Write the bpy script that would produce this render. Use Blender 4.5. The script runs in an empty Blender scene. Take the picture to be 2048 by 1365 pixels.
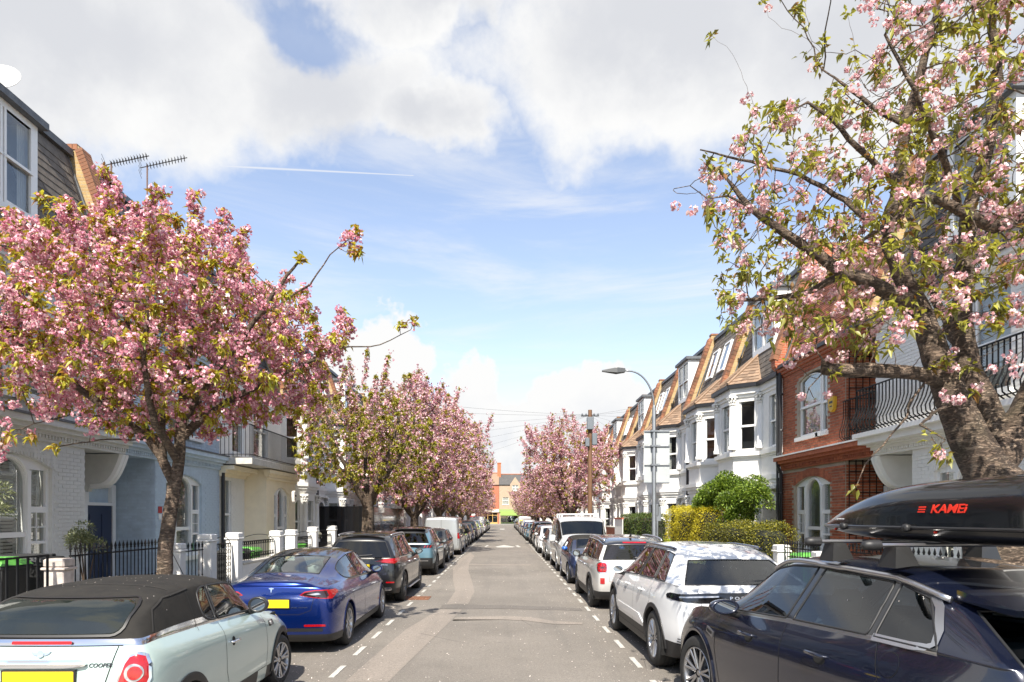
import bpy, bmesh, math, random
import numpy as np
from mathutils import Vector, Matrix
from mathutils.bvhtree import BVHTree
from mathutils.geometry import tessellate_polygon, delaunay_2d_cdt

PI = math.pi
C = bpy.context.scene
COL = C.collection

# ------------------------------------------------------------------ camera
CAM_H = 2.0
FPX = 1365.0          # focal length in pixels of a 2048 px wide frame (24 mm)
cd = bpy.data.cameras.new('camera')
cam = bpy.data.objects.new('camera', cd)
COL.objects.link(cam)
cam.location = (0, 0, CAM_H)
cam.rotation_euler = (PI / 2, 0, 0)
cd.sensor_width = 36.0
cd.lens = 24.0
cd.shift_x = (1024 - 1008) / 2048
cd.shift_y = (1033 - 682.5) / 2048
cd.clip_start = 0.1
cd.clip_end = 3000
C.camera = cam

# ------------------------------------------------------------------ light
SUN_EL, SUN_AZ = math.radians(48), math.radians(-6)   # behind the viewer, a little to the left
sd = bpy.data.lights.new('sun', 'SUN')
sd.energy = 4.5
sd.angle = math.radians(0.55)
sd.color = (1.0, 0.93, 0.82)
sun = bpy.data.objects.new('sun', sd)
COL.objects.link(sun)
_d = Vector((-math.sin(SUN_AZ) * math.cos(SUN_EL), math.cos(SUN_AZ) * math.cos(SUN_EL), -math.sin(SUN_EL)))
sun.rotation_euler = _d.to_track_quat('-Z', 'Y').to_euler()
sun.location = (10, -40, 40)
C.view_settings.view_transform = 'Standard'
C.view_settings.look = 'None'
C.view_settings.gamma = 1.0
C.view_settings.exposure = 1.08
C.view_settings.use_curve_mapping = False
C.render.engine = 'CYCLES'
C.cycles.max_bounces = 8
C.cycles.transparent_max_bounces = 16
C.cycles.caustics_reflective = False
C.cycles.caustics_refractive = False
C.cycles.sample_clamp_indirect = 6.0
C.cycles.use_denoising = True


class NT:
    """small helper for node trees"""
    def __init__(s, nt):
        s.nt = nt; s.N = nt.nodes; s.L = nt.links

    def n(s, t, **k):
        x = s.N.new(t)
        for a, b in k.items():
            setattr(x, a, b)
        return x

    def put(s, sock, v):
        if hasattr(v, 'is_linked') or isinstance(v, bpy.types.NodeSocket):
            s.L.new(v, sock)
        elif v is not None:
            sock.default_value = v

    def math(s, op, a, b=0.0, c=0.0, clamp=False):
        x = s.n('ShaderNodeMath', operation=op, use_clamp=clamp)
        s.put(x.inputs[0], a); s.put(x.inputs[1], b); s.put(x.inputs[2], c)
        return x.outputs[0]

    def vmath(s, op, a, b=(0, 0, 0)):
        x = s.n('ShaderNodeVectorMath', operation=op)
        s.put(x.inputs[0], a); s.put(x.inputs[1], b)
        return x.outputs['Value'] if op in ('DOT_PRODUCT', 'LENGTH', 'DISTANCE') else x.outputs[0]

    def noise(s, vec, scale, detail=4, rough=0.55, dist=0.0):
        x = s.n('ShaderNodeTexNoise')
        s.put(x.inputs['Vector'], vec)
        x.inputs['Scale'].default_value = scale; x.inputs['Detail'].default_value = detail
        x.inputs['Roughness'].default_value = rough; x.inputs['Distortion'].default_value = dist
        return x.outputs['Fac']

    def maprange(s, v, a, b, c=0.0, d=1.0, smooth=False):
        x = s.n('ShaderNodeMapRange')
        if smooth: x.interpolation_type = 'SMOOTHSTEP'
        s.put(x.inputs['Value'], v)
        for i, q in zip(range(1, 5), (a, b, c, d)): s.put(x.inputs[i], q)
        return x.outputs[0]

    def mixc(s, f, a, b, mode='MIX'):
        x = s.n('ShaderNodeMix', data_type='RGBA', blend_type=mode)
        s.put(x.inputs[0], f); s.put(x.inputs[6], a); s.put(x.inputs[7], b)
        return x.outputs[2]

    def ramp(s, f, stops):
        x = s.n('ShaderNodeValToRGB')
        s.put(x.inputs[0], f)
        e = x.color_ramp.elements
        while len(e) < len(stops): e.new(0.5)
        for q, (p, c) in zip(e, stops):
            q.position = p; q.color = c if len(c) == 4 else (*c, 1)
        return x.outputs[0]


# ------------------------------------------------------------------ sky
def build_world():
    w = bpy.data.worlds.new('World'); C.world = w; w.use_nodes = True
    t = NT(w.node_tree); t.N.clear()
    out = t.n('ShaderNodeOutputWorld')
    sky = t.n('ShaderNodeTexSky', sky_type='NISHITA')
    sky.sun_disc = False
    sky.sun_elevation = SUN_EL
    sky.sun_rotation = PI - SUN_AZ
    sky.air_density = 1.0; sky.dust_density = 0.3; sky.ozone_density = 1.2
    bg = t.n('ShaderNodeBackground'); bg.inputs['Strength'].default_value = 0.12
    d = t.n('ShaderNodeTexCoord').outputs['Generated']
    sep = t.n('ShaderNodeSeparateXYZ'); t.put(sep.inputs[0], d)
    z = sep.outputs[2]
    # clouds live in the direction of view: a soft warped field of banks over a thin noise sheet
    wn = t.n('ShaderNodeTexNoise'); t.put(wn.inputs['Vector'], d)
    wn.inputs['Scale'].default_value = 3.2; wn.inputs['Detail'].default_value = 6; wn.inputs['Roughness'].default_value = 0.6
    off = t.vmath('SUBTRACT', wn.outputs['Color'], (0.5, 0.5, 0.5))
    o2 = t.n('ShaderNodeVectorMath', operation='SCALE'); t.put(o2.inputs[0], off); o2.inputs['Scale'].default_value = 0.30
    dw = t.vmath('ADD', d, o2.outputs[0])

    def bank(px, py, rx, rz):
        a, e = (px - 1008) / FPX, (1033 - py) / FPX
        c = Vector((a, 1, e)).normalized()
        k = math.sqrt(1 + a * a + e * e)
        s1, s2 = rx / FPX / k, rz / FPX / k
        v = t.vmath('SUBTRACT', dw, tuple(c))
        v = t.vmath('MULTIPLY', v, (1 / s1, 1 / s1, 1 / s2))
        l = t.vmath('LENGTH', v)
        return t.math('SUBTRACT', 1.0, l)

    def union(bs):
        r = bs[0]
        for b in bs[1:]: r = t.math('MAXIMUM', r, b)
        return r
    high = union([bank(120, 10, 700, 240), bank(660, 170, 330, 175), bank(880, 250, 170, 100), bank(900, -60, 330, 110),
                  bank(1330, 60, 480, 190), bank(1750, 20, 560, 260), bank(200, -500, 1400, 420),
                  bank(1500, -500, 900, 300), bank(-60, 290, 260, 130)])
    low = union([bank(1150, 860, 150, 150), bank(1010, 890, 170, 140), bank(890, 840, 170, 140), bank(740, 760, 140, 120), bank(1225, 850, 95, 85),
                 bank(560, 900, 230, 130), bank(1420, 950, 260, 80), bank(150, 960, 330, 150), bank(1900, 960, 300, 110)])
    n1 = t.noise(d, 5.0, 9, 0.62)
    n2 = t.noise(d, 14.0, 7, 0.6)
    dh = t.math('ADD', high, t.math('MULTIPLY', t.math('SUBTRACT', n1, 0.5), 1.25))
    mh = t.maprange(dh, -0.12, 0.52, 0, 1, True)
    hole = t.math('ADD', bank(615, 45, 150, 75), t.math('MULTIPLY', t.math('SUBTRACT', n2, 0.5), 0.8))
    mh = t.math('MULTIPLY', mh, t.maprange(hole, -0.1, 0.5, 1, 0.25, True))
    dl = t.math('ADD', low, t.math('MULTIPLY', t.math('SUBTRACT', n2, 0.5), 1.1))
    ml = t.maprange(dl, 0.0, 0.22, 0, 1, True)
    # the rest of the sky carries broken cloud too
    n3 = t.noise(d, 2.2, 8, 0.6)
    beh = t.maprange(sep.outputs[1], 0.25, -0.15, 0, 1)
    mo = t.math('MULTIPLY', t.maprange(n3, 0.5, 0.64, 0, 1, True), beh)
    # cirrus
    mp = t.n('ShaderNodeMapping'); t.put(mp.inputs[0], d)
    mp.inputs['Rotation'].default_value = (0.0, math.radians(42), 0.0); mp.inputs['Scale'].default_value = (1.6, 2.0, 11.0)
    n4 = t.noise(mp.outputs[0], 1.3, 8, 0.62, 0.6)
    ci = t.math('MULTIPLY', t.maprange(n4, 0.46, 0.80, 0, 0.55, True), t.maprange(z, 0.0, 0.10, 0.4, 1))
    veil = t.maprange(z, 0.0, 0.50, 0.30, 0.12)
    ci = t.math('ADD', ci, veil, clamp=True)
    # vapour trail: part of a great circle
    def dirpx(px, py): return Vector(((px - 1008) / FPX, 1, (1033 - py) / FPX)).normalized()
    A, B = dirpx(150, 318), dirpx(832, 352)
    nrm = A.cross(B).normalized()
    tang = (B - A).normalized()
    dist = t.math('ABSOLUTE', t.vmath('DOT_PRODUCT', d, tuple(nrm)))
    along = t.vmath('DOT_PRODUCT', d, tuple(tang))
    a0, a1 = A.dot(tang), B.dot(tang)
    wid = t.maprange(along, a0, a1, 0.0042, 0.0009)
    line = t.math('SUBTRACT', 1.0, t.math('DIVIDE', dist, wid), clamp=True)
    gate = t.math('MULTIPLY', t.maprange(along, a0, a0 + 0.14, 0, 1), t.maprange(along, a1 - 0.004, a1, 1, 0))
    gate = t.math('MULTIPLY', gate, t.maprange(sep.outputs[1], 0.2, 0.3, 0, 1))
    trail = t.math('MULTIPLY', t.math('MULTIPLY', line, gate), 0.8)
    cov = t.math('MAXIMUM', t.math('MAXIMUM', mh, ml), t.math('MAXIMUM', mo, trail))
    cov = t.math('MAXIMUM', cov, ci)
    # cloud colour: bright heads, grey bases where the bank is thick
    grey = t.maprange(t.math('ADD', t.math('MULTIPLY', high, 0.9), t.math('MULTIPLY', t.math('SUBTRACT', n1, 0.5), -0.9)), 0.10, 0.80, 0, 1, True)
    colr = t.mixc(grey, (0.955, 0.955, 0.95, 1), (0.71, 0.725, 0.765, 1))
    gl = t.math('MULTIPLY', t.maprange(z, 0.20, 0.02, 0, 0.85), t.maprange(n2, 0.38, 0.58, 1, 0.0))
    colr = t.mixc(gl, colr, (0.66, 0.71, 0.80, 1))
    bc = t.n('ShaderNodeBackground'); t.put(bc.inputs['Color'], colr); bc.inputs['Strength'].default_value = 0.49
    hs = t.mixc(1.0, sky.outputs[0], (1.06, 0.99, 0.98, 1), 'MULTIPLY')
    t.put(bg.inputs['Color'], hs)
    mx = t.n('ShaderNodeMixShader'); t.put(mx.inputs[0], cov)
    t.L.new(bg.outputs[0], mx.inputs[1]); t.L.new(bc.outputs[0], mx.inputs[2]); t.L.new(mx.outputs[0], out.inputs[0])


build_world()


# ------------------------------------------------------------------ objects
def tag(o, label=None, cat=None, group=None, kind=None):
    if label: o['label'] = label
    if cat: o['category'] = cat
    if group: o['group'] = group
    if kind: o['kind'] = kind
    return o


def link(name, data, parent=None, loc=None, rz=0.0):
    o = bpy.data.objects.new(name, data)
    COL.objects.link(o)
    if parent is not None: o.parent = parent
    if loc is not None: o.location = loc
    if rz: o.rotation_euler = (0, 0, rz)
    return o


def thing(name, label, cat, loc=(0, 0, 0), rz=0.0, group=None):
    return tag(link(name, None, None, loc, rz), label, cat, group)


def kids(o, cache={}):
    return list(o.children)


def copy_tree(o, parent=None):
    c = o.copy(); COL.objects.link(c); c.parent = parent
    for ch in kids(o): copy_tree(ch, c)
    return c


MATS = {}


def mat(name, col=(0.5, 0.5, 0.5), rough=0.6, metal=0.0, coat=0.0, var=0.0, vscale=3.0, bump=0.0, bscale=20.0, col2=None,
        spec=0.5, stretch=None, dirt=0.0, cr=0.04, isl=0.0):
    if name in MATS: return MATS[name]
    m = bpy.data.materials.new(name); m.use_nodes = True
    t = NT(m.node_tree)
    b = t.N['Principled BSDF']
    b.inputs['Roughness'].default_value = rough; b.inputs['Metallic'].default_value = metal
    b.inputs['Coat Weight'].default_value = coat; b.inputs['Coat Roughness'].default_value = cr
    b.inputs['Specular IOR Level'].default_value = spec
    tc = t.n('ShaderNodeTexCoord').outputs['Object']
    if stretch:
        mp = t.n('ShaderNodeMapping'); t.put(mp.inputs[0], tc); mp.inputs['Scale'].default_value = stretch; tc = mp.outputs[0]
    c = (*col, 1)
    if var or col2:
        c2 = (*(col2 if col2 else tuple(x * (1 - var) for x in col)), 1)
        f = t.noise(tc, vscale, 6, 0.62)
        c = t.mixc(t.maprange(f, 0.36, 0.64), c2, c)
    if isl:
        g = t.n('ShaderNodeNewGeometry').outputs['Random Per Island']
        if hasattr(c, 'is_linked') is False: pass
        k = t.maprange(g, 0, 1, 1 - isl, 1 + isl * .5)
        cc = t.n('ShaderNodeCombineColor')
        for i_ in range(3): t.put(cc.inputs[i_], k)
        c = t.mixc(1.0, c, cc.outputs[0], 'MULTIPLY')
    if dirt:
        f2 = t.noise(tc, 1.7, 8, 0.7)
        c = t.mixc(t.maprange(f2, 0.52, 0.78, 0, dirt), c, (0.16, 0.14, 0.11, 1))
        t.put(b.inputs['Roughness'], t.maprange(f2, 0.3, 0.8, rough, min(1, rough + 0.25)))
    t.put(b.inputs['Base Color'], c)
    if bump:
        bn = t.n('ShaderNodeBump'); bn.inputs['Strength'].default_value = bump; bn.inputs['Distance'].default_value = 0.02
        t.put(bn.inputs['Height'], t.noise(tc, bscale, 5, 0.6)); t.L.new(bn.outputs[0], b.inputs['Normal'])
    MATS[name] = m
    return m


def glass_mat(name, tint=(0.5, 0.55, 0.52), refl=1.0, ior=1.55, rough=0.0):
    if name in MATS: return MATS[name]
    m = bpy.data.materials.new(name); m.use_nodes = True
    t = NT(m.node_tree); t.N.clear()
    out = t.n('ShaderNodeOutputMaterial')
    tr = t.n('ShaderNodeBsdfTransparent'); tr.inputs[0].default_value = (*tint, 1)
    gl = t.n('ShaderNodeBsdfGlossy'); gl.inputs['Roughness'].default_value = rough; gl.inputs['Color'].default_value = (refl, refl, refl, 1)
    lw = t.n('ShaderNodeLayerWeight'); lw.inputs[0].default_value = 0.5
    r0 = ((ior - 1) / (ior + 1)) ** 2 * 1.6
    f = t.math('ADD', t.math('MULTIPLY', t.math('POWER', lw.outputs['Facing'], 4.2), 1 - r0), r0, clamp=True)
    mx = t.n('ShaderNodeMixShader'); t.put(mx.inputs[0], f)
    t.L.new(tr.outputs[0], mx.inputs[1]); t.L.new(gl.outputs[0], mx.inputs[2]); t.L.new(mx.outputs[0], out.inputs[0])
    MATS[name] = m
    return m


def leaf_mat(name, stops, trans=0.5, rough=0.5):
    """every separate leaf or petal takes its own colour from the ramp"""
    if name in MATS: return MATS[name]
    m = bpy.data.materials.new(name); m.use_nodes = True
    t = NT(m.node_tree); t.N.clear()
    out = t.n('ShaderNodeOutputMaterial')
    g = t.n('ShaderNodeNewGeometry')
    c = t.ramp(g.outputs['Random Per Island'], stops)
    df = t.n('ShaderNodeBsdfDiffuse'); t.put(df.inputs[0], c)
    tl = t.n('ShaderNodeBsdfTranslucent'); t.put(tl.inputs[0], t.mixc(1.0, c, (1.0, 0.97, 0.8, 1), 'MULTIPLY'))
    mx = t.n('ShaderNodeMixShader'); mx.inputs[0].default_value = trans
    t.L.new(df.outputs[0], mx.inputs[1]); t.L.new(tl.outputs[0], mx.inputs[2])
    gs = t.n('ShaderNodeBsdfGlossy'); gs.inputs['Roughness'].default_value = rough
    m2 = t.n('ShaderNodeMixShader'); m2.inputs[0].default_value = 0.05
    t.L.new(mx.outputs[0], m2.inputs[1]); t.L.new(gs.outputs[0], m2.inputs[2])
    t.L.new(m2.outputs[0], out.inputs[0])
    MATS[name] = m
    return m


# ------------------------------------------------------------------ mesh building
class MB:
    def __init__(s): s.v = []; s.f = []; s.m = []

    def add(s, vs, fs, mi=0):
        b = len(s.v); s.v.extend([tuple(p) for p in vs]); s.f.extend([tuple(i + b for i in f) for f in fs]); s.m.extend([mi] * len(fs))
        return s

    def box(s, x0, x1, y0, y1, z0, z1, mi=0, M=None):
        if x0 > x1: x0, x1 = x1, x0
        if y0 > y1: y0, y1 = y1, y0
        vs = [(x, y, z) for z in (z0, z1) for (x, y) in ((x0, y0), (x1, y0), (x1, y1), (x0, y1))]
        if M is not None: vs = [M @ Vector(p) for p in vs]
        return s.add(vs, [(3, 2, 1, 0), (4, 5, 6, 7), (0, 1, 5, 4), (1, 2, 6, 5), (2, 3, 7, 6), (3, 0, 4, 7)], mi)

    def rbox(s, x0, x1, y0, y1, z0, z1, r=0.02, mi=0, M=None):
        """box with chamfered edges"""
        r = min(r, (x1 - x0) * .45, (y1 - y0) * .45, (z1 - z0) * .45)
        P = lambda a, b: [(a + r, b), ]
        rings = []
        for (z, i) in ((z0, r), (z0 + r, 0), (z1 - r, 0), (z1, r)):
            a0, a1, b0, b1 = x0 + i, x1 - i, y0 + i, y1 - i
            rings.append([(a0 + r, b0, z), (a1 - r, b0, z), (a1, b0 + r, z), (a1, b1 - r, z), (a1 - r, b1, z), (a0 + r, b1, z), (a0, b1 - r, z), (a0, b0 + r, z)])
        vs = [p for g in rings for p in g]
        if M is not None: vs = [M @ Vector(p) for p in vs]
        fs = [tuple(reversed(range(8))), tuple(range(24, 32))]
        for k in range(3):
            for j in range(8):
                a, b = k * 8 + j, k * 8 + (j + 1) % 8
                fs.append((a, b, b + 8, a + 8))
        return s.add(vs, fs, mi)

    def tube(s, pts, r, n=8, mi=0, cap=True, close=False):
        pts = [Vector(p) for p in pts]
        rs = r if isinstance(r, (list, tuple)) else [r] * len(pts)
        N = len(pts)
        u = None; vs = []
        for i, p in enumerate(pts):
            if close: d = (pts[(i + 1) % N] - pts[i - 1])
            else: d = pts[min(i + 1, N - 1)] - pts[max(i - 1, 0)]
            if d.length < 1e-9: d = Vector((0, 0, 1))
            d.normalize()
            if u is None:
                u = d.cross(Vector((0.13, 0.27, 0.95)));
                if u.length < 0.1: u = d.cross(Vector((1, 0, 0)))
            u = (u - d * u.dot(d)).normalized()
            w = d.cross(u)
            for k in range(n):
                a = 2 * PI * k / n
                vs.append(p + (u * math.cos(a) + w * math.sin(a)) * rs[i])
        fs = []
        for i in range(N if close else N - 1):
            for k in range(n):
                a, b = i * n + k, i * n + (k + 1) % n
                j = (i + 1) % N
                fs.append((a, b, j * n + (k + 1) % n, j * n + k))
        if cap and not close:
            fs.append(tuple(reversed(range(n)))); fs.append(tuple(range((N - 1) * n, N * n)))
        return s.add(vs, fs, mi)

    def lathe(s, prof, n=24, M=None, mi=0, close=False):
        """prof: (r, h) pairs about local Z"""
        vs = []
        for (r, h) in prof:
            for k in range(n):
                a = 2 * PI * k / n
                vs.append(Vector((r * math.cos(a), r * math.sin(a), h)))
        if M is not None: vs = [M @ p for p in vs]
        fs = []
        P = len(prof)
        for i in range(P if close else P - 1):
            j = (i + 1) % P
            for k in range(n):
                fs.append((i * n + k, i * n + (k + 1) % n, j * n + (k + 1) % n, j * n + k))
        return s.add(vs, fs, mi)

    def slab(s, outer, holes, o, U, V, N, depth, mi=0, back=True):
        """plate with holes: 2D outline in (U, V), thickness depth along N"""
        o, U, V, N = Vector(o), Vector(U), Vector(V), Vector(N)
        loops = [list(outer)] + [list(h) for h in holes]
        tris = tessellate_polygon([[Vector((a, b, 0)) for a, b in L] for L in loops])
        flat = [p for L in loops for p in L]
        n = len(flat)
        vs = [o + U * a + V * b for a, b in flat] + [o + U * a + V * b + N * depth for a, b in flat]
        fs = [tuple(x + n for x in t) for t in tris]
        if back: fs += [tuple(reversed(t)) for t in tris]
        b = 0
        for L in loops:
            m = len(L)
            for k in range(m):
                a0, a1 = b + k, b + (k + 1) % m
                fs.append((a0, a1, a1 + n, a0 + n))
            b += m
        return s.add(vs, fs, mi)

    def mesh(s, name, mats, smooth=False, fix=True, auto=None):
        me = bpy.data.meshes.new(name)
        me.from_pydata(s.v, [], s.f)
        if not isinstance(mats, (list, tuple)): mats = [mats]
        for m in mats: me.materials.append(m)
        if len(mats) > 1: me.polygons.foreach_set('material_index', s.m)
        if fix:
            bm = bmesh.new(); bm.from_mesh(me); bmesh.ops.recalc_face_normals(bm, faces=bm.faces); bm.to_mesh(me); bm.free()
        if smooth or auto:
            me.polygons.foreach_set('use_smooth', [True] * len(me.polygons))
            if auto: me.set_sharp_from_angle(angle=math.radians(auto))
        me.update()
        return me

    def build(s, name, mats, parent=None, smooth=False, fix=True, auto=None, loc=None, rz=0.0):
        return link(name, s.mesh(name, mats, smooth, fix, auto), parent, loc, rz)


def np_mesh(name, verts, faces, material, nper, smooth=False):
    """fast mesh from numpy: verts (n,3), faces (m, nper)"""
    me = bpy.data.meshes.new(name)
    nv, nf = len(verts), len(faces)
    me.vertices.add(nv); me.loops.add(nf * nper); me.polygons.add(nf)
    me.vertices.foreach_set('co', np.asarray(verts, dtype=np.float32).ravel())
    me.loops.foreach_set('vertex_index', np.asarray(faces, dtype=np.int32).ravel())
    me.polygons.foreach_set('loop_start', np.arange(0, nf * nper, nper, dtype=np.int32))
    if smooth: me.polygons.foreach_set('use_smooth', np.ones(nf, dtype=bool))
    me.materials.append(material)
    me.update(calc_edges=True)
    return me


def ground(px, py, z=0.0):
    """the point of the level z under a spot of the photograph (2048 px wide)"""
    Y = (CAM_H - z) * FPX / (py - 1033.0)
    return ((px - 1008.0) * Y / FPX, Y)


def spot(px, py, Y):
    return ((px - 1008.0) * Y / FPX, Y, CAM_H + (1033.0 - py) * Y / FPX)


def text_mesh(txt, size, depth, material, bold=0.0, shear=0.0, name='lettering'):
    cu = bpy.data.curves.new('t', 'FONT')
    cu.body = txt; cu.size = size; cu.extrude = depth; cu.offset = bold; cu.shear = shear
    cu.align_x = 'CENTER'; cu.align_y = 'CENTER'; cu.resolution_u = 3
    o = bpy.data.objects.new('t', cu); COL.objects.link(o)
    dg = bpy.context.evaluated_depsgraph_get()
    me = bpy.data.meshes.new_from_object(o.evaluated_get(dg))
    bpy.data.objects.remove(o); bpy.data.curves.remove(cu)
    me.name = name
    me.materials.clear(); me.materials.append(material)
    return me


# ------------------------------------------------------------------ shared materials
M_WHITE = mat('white_paint', (0.82, 0.81, 0.78), 0.55, var=0.05, vscale=5, bump=0.06, bscale=60, dirt=0.07)
M_FRAME = mat('white_gloss_paint', (0.82, 0.82, 0.80), 0.35, var=0.03)
M_BLACKIRON = mat('black_iron', (0.010, 0.010, 0.011), 0.6, var=0.2, spec=0.25)
M_GUTTER = mat('black_gutter', (0.02, 0.02, 0.022), 0.45)
M_RUBBER = mat('tyre_rubber', (0.022, 0.022, 0.022), 0.75, var=0.3, vscale=9)
M_BLACKPL = mat('black_plastic', (0.016, 0.016, 0.017), 0.5, bump=0.04, bscale=200)
M_GLOSSBL = mat('gloss_black', (0.006, 0.006, 0.007), 0.12, coat=0.8)
M_CHROME = mat('chrome', (0.78, 0.78, 0.80), 0.10, metal=1.0)
M_SATIN = mat('satin_aluminium', (0.60, 0.60, 0.61), 0.32, metal=1.0)
M_ALLOY = mat('alloy_rim', (0.42, 0.42, 0.43), 0.28, metal=0.9)
M_DARKALLOY = mat('dark_alloy_rim', (0.10, 0.10, 0.105), 0.3, metal=0.8)
M_RED = mat('red_lens', (0.42, 0.004, 0.008), 0.12, coat=1.0, var=0.35, vscale=40)
M_CLEAR = mat('clear_lens', (0.55, 0.56, 0.58), 0.08, metal=0.5, coat=1.0, var=0.5, vscale=25)
M_PLATEY = mat('yellow_plate', (0.84, 0.60, 0.012), 0.4)
M_PLATEW = mat('white_plate', (0.78, 0.78, 0.74), 0.4)
M_GREEN = mat('green_flash', (0.01, 0.35, 0.05), 0.4)
M_SEAT = mat('seat_fabric', (0.035, 0.035, 0.037), 0.8)
M_SEATL = mat('pale_seat_leather', (0.34, 0.34, 0.33), 0.6)
M_WELL = mat('wheel_well', (0.008, 0.008, 0.008), 0.9)
M_CABIN = mat('cabin_trim', (0.02, 0.021, 0.022), 0.8)
M_MIRROR = mat('mirror_glass', (0.42, 0.44, 0.46), 0.04, metal=1.0)
G_CAR = glass_mat('car_glass', (0.38, 0.46, 0.43))
G_PRIV = glass_mat('privacy_glass', (0.05, 0.055, 0.06))
G_HOUSE = glass_mat('window_glass', (0.86, 0.88, 0.88), ior=1.55)
# ================================================================== street surfaces
ROAD_L, ROAD_R = -4.35, 4.25
END_Y = 158.0            # where the cross street begins


def asphalt(name, base, speck=0.5, patchy=0.25):
    m = bpy.data.materials.new(name); m.use_nodes = True
    t = NT(m.node_tree); b = t.N['Principled BSDF']
    tc = t.n('ShaderNodeTexCoord').outputs['Object']
    f = t.noise(tc, 0.35, 8, 0.6); g = t.noise(tc, 75, 3, 0.7); h = t.noise(tc, 2.2, 6, 0.7)
    mp = t.n('ShaderNodeMapping'); t.put(mp.inputs[0], tc); mp.inputs['Scale'].default_value = (2.4, 0.12, 1)
    tr = t.noise(mp.outputs[0], 1.0, 4, 0.5)
    c = t.mixc(t.maprange(f, 0.3, 0.7), tuple(x * (1 - patchy) for x in base) + (1,), tuple(x * (1 + patchy * .4) for x in base) + (1,))
    c = t.mixc(t.maprange(tr, 0.5, 0.72, 0, 0.30), c, (0.075, 0.072, 0.068, 1))
    c = t.mixc(t.maprange(h, 0.5, 0.75, 0, 0.25), c, tuple(x * 1.35 for x in base) + (1,))
    g2 = t.noise(tc, 24, 4, 0.75)
    c = t.mixc(t.maprange(g2, 0.35, 0.5, 0.5, 0), c, tuple(x * .5 for x in base) + (1,))
    c = t.mixc(t.maprange(g2, 0.55, 0.7, 0, 0.45), c, tuple(min(1, x * 1.7) for x in base) + (1,))
    c = t.mixc(t.maprange(g, 0.30, 0.48, 0.8, 0), c, tuple(x * .35 for x in base) + (1,))
    c = t.mixc(t.maprange(g, 0.56, 0.74, 0, speck), c, (0.42, 0.40, 0.37, 1))
    vo = t.n('ShaderNodeTexVoronoi', feature='DISTANCE_TO_EDGE'); t.put(vo.inputs['Vector'], t.vmath('ADD', tc, (0, 0, 0)))
    vo.inputs['Scale'].default_value = 0.45
    crk = t.math('MULTIPLY', t.maprange(vo.outputs[0], 0.0, 0.004, 1, 0), t.maprange(t.noise(tc, 0.6, 4), 0.55, 0.6))
    c = t.mixc(t.math('MULTIPLY', crk, 0.75), c, (0.02, 0.02, 0.02, 1))
    t.put(b.inputs['Base Color'], c); b.inputs['Roughness'].default_value = 0.85
    bn = t.n('ShaderNodeBump'); bn.inputs['Strength'].default_value = 0.8; bn.inputs['Distance'].default_value = 0.008
    t.put(bn.inputs['Height'], g); t.L.new(bn.outputs[0], b.inputs['Normal'])
    return m


A_ROAD = asphalt('road_asphalt', (0.205, 0.184, 0.160), 0.75, 0.32)
A_LIGHT = asphalt('patched_asphalt', (0.262, 0.228, 0.196), 0.45, 0.12)
A_DARK = asphalt('trench_asphalt', (0.15, 0.135, 0.12), 0.3, 0.1)
M_LINE = mat('road_paint', (0.60, 0.585, 0.54), 0.75, var=0.5, vscale=30)
M_SLAB = mat('paving_concrete', (0.34, 0.32, 0.29), 0.85, var=0.25, vscale=1.5, bump=0.2, bscale=60)
M_KERB = mat('kerb_granite', (0.33, 0.32, 0.31), 0.8, var=0.3, vscale=6)


def sheet(name, polys, z, m, parent=None, kind=None):
    mb = MB()
    for P in polys:
        tris = tessellate_polygon([[Vector((a, b, 0)) for a, b in P]])
        mb.add([(a, b, z) for a, b in P], [tuple(t) for t in tris])
    o = mb.build(name, m, parent)
    for p in o.data.polygons:
        if p.normal.z < 0: o.data.flip_normals(); break
    if kind: o['kind'] = kind
    return o


gm = mat('far_ground', (0.20, 0.19, 0.17), 0.9, var=0.3, vscale=0.05)
sheet('ground', [[(-1500, -300), (1500, -300), (1500, 2500), (-1500, 2500)]], -0.05, gm, kind='structure')
road = sheet('road', [[(ROAD_L, -40), (ROAD_R, -40), (ROAD_R, END_Y), (60, END_Y), (60, END_Y + 8), (-60, END_Y + 8), (-60, END_Y), (ROAD_L, END_Y)]], 0.0, A_ROAD, kind='structure')


def gp(pts): return [ground(*p) for p in pts]


sheet('asphalt_patch', [gp([(776, 1365), (925, 1219.4), (879, 1219.4), (812, 1260), (742, 1318), (690, 1365)])], 0.004, A_LIGHT, road)
sheet('asphalt_patch', [gp([(893, 1209), (936, 1209), (949, 1184), (946, 1170), (937, 1142), (938, 1128), (949, 1113), (941, 1105), (920, 1118), (906, 1137), (906, 1160), (911, 1183)])], 0.004, A_LIGHT, road)
sheet('asphalt_patch', [gp([(905, 1242), (912, 1235), (1010, 1233), (1060, 1235), (1110, 1243), (1166, 1246), (1163, 1250), (1105, 1249), (1050, 1242), (1005, 1240), (905, 1240)])], 0.006, A_LIGHT, road)
sheet('trench_patch', [gp([(925, 1218.5), (880, 1218), (884, 1210), (1010, 1211), (1100, 1214), (1160, 1217), (1166, 1222), (1080, 1220), (1000, 1218)])], 0.004, A_DARK, road)
sheet('asphalt_patch', [gp([(938, 1130.5), (938, 1128.5), (1062, 1129.5), (1062, 1131.5)])], 0.004, A_LIGHT, road)
# give-way style line and hump arrow further up
sheet('stop_line', [gp([(1000, 1059.5), (1000, 1058), (1009, 1058), (1009, 1059.5)])], 0.005, M_LINE, road)
for q in ([(990, 1094), (1008, 1090.5), (1030, 1094), (1024, 1095.5), (996, 1095.5)], [(968, 1094.5), (974, 1091), (978, 1091), (972, 1094.5)],
          [(1030, 1092), (1036, 1091), (1042, 1095), (1036, 1095)]):
    sheet('painted_arrow', [gp(q)], 0.005, M_LINE, road)


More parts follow.
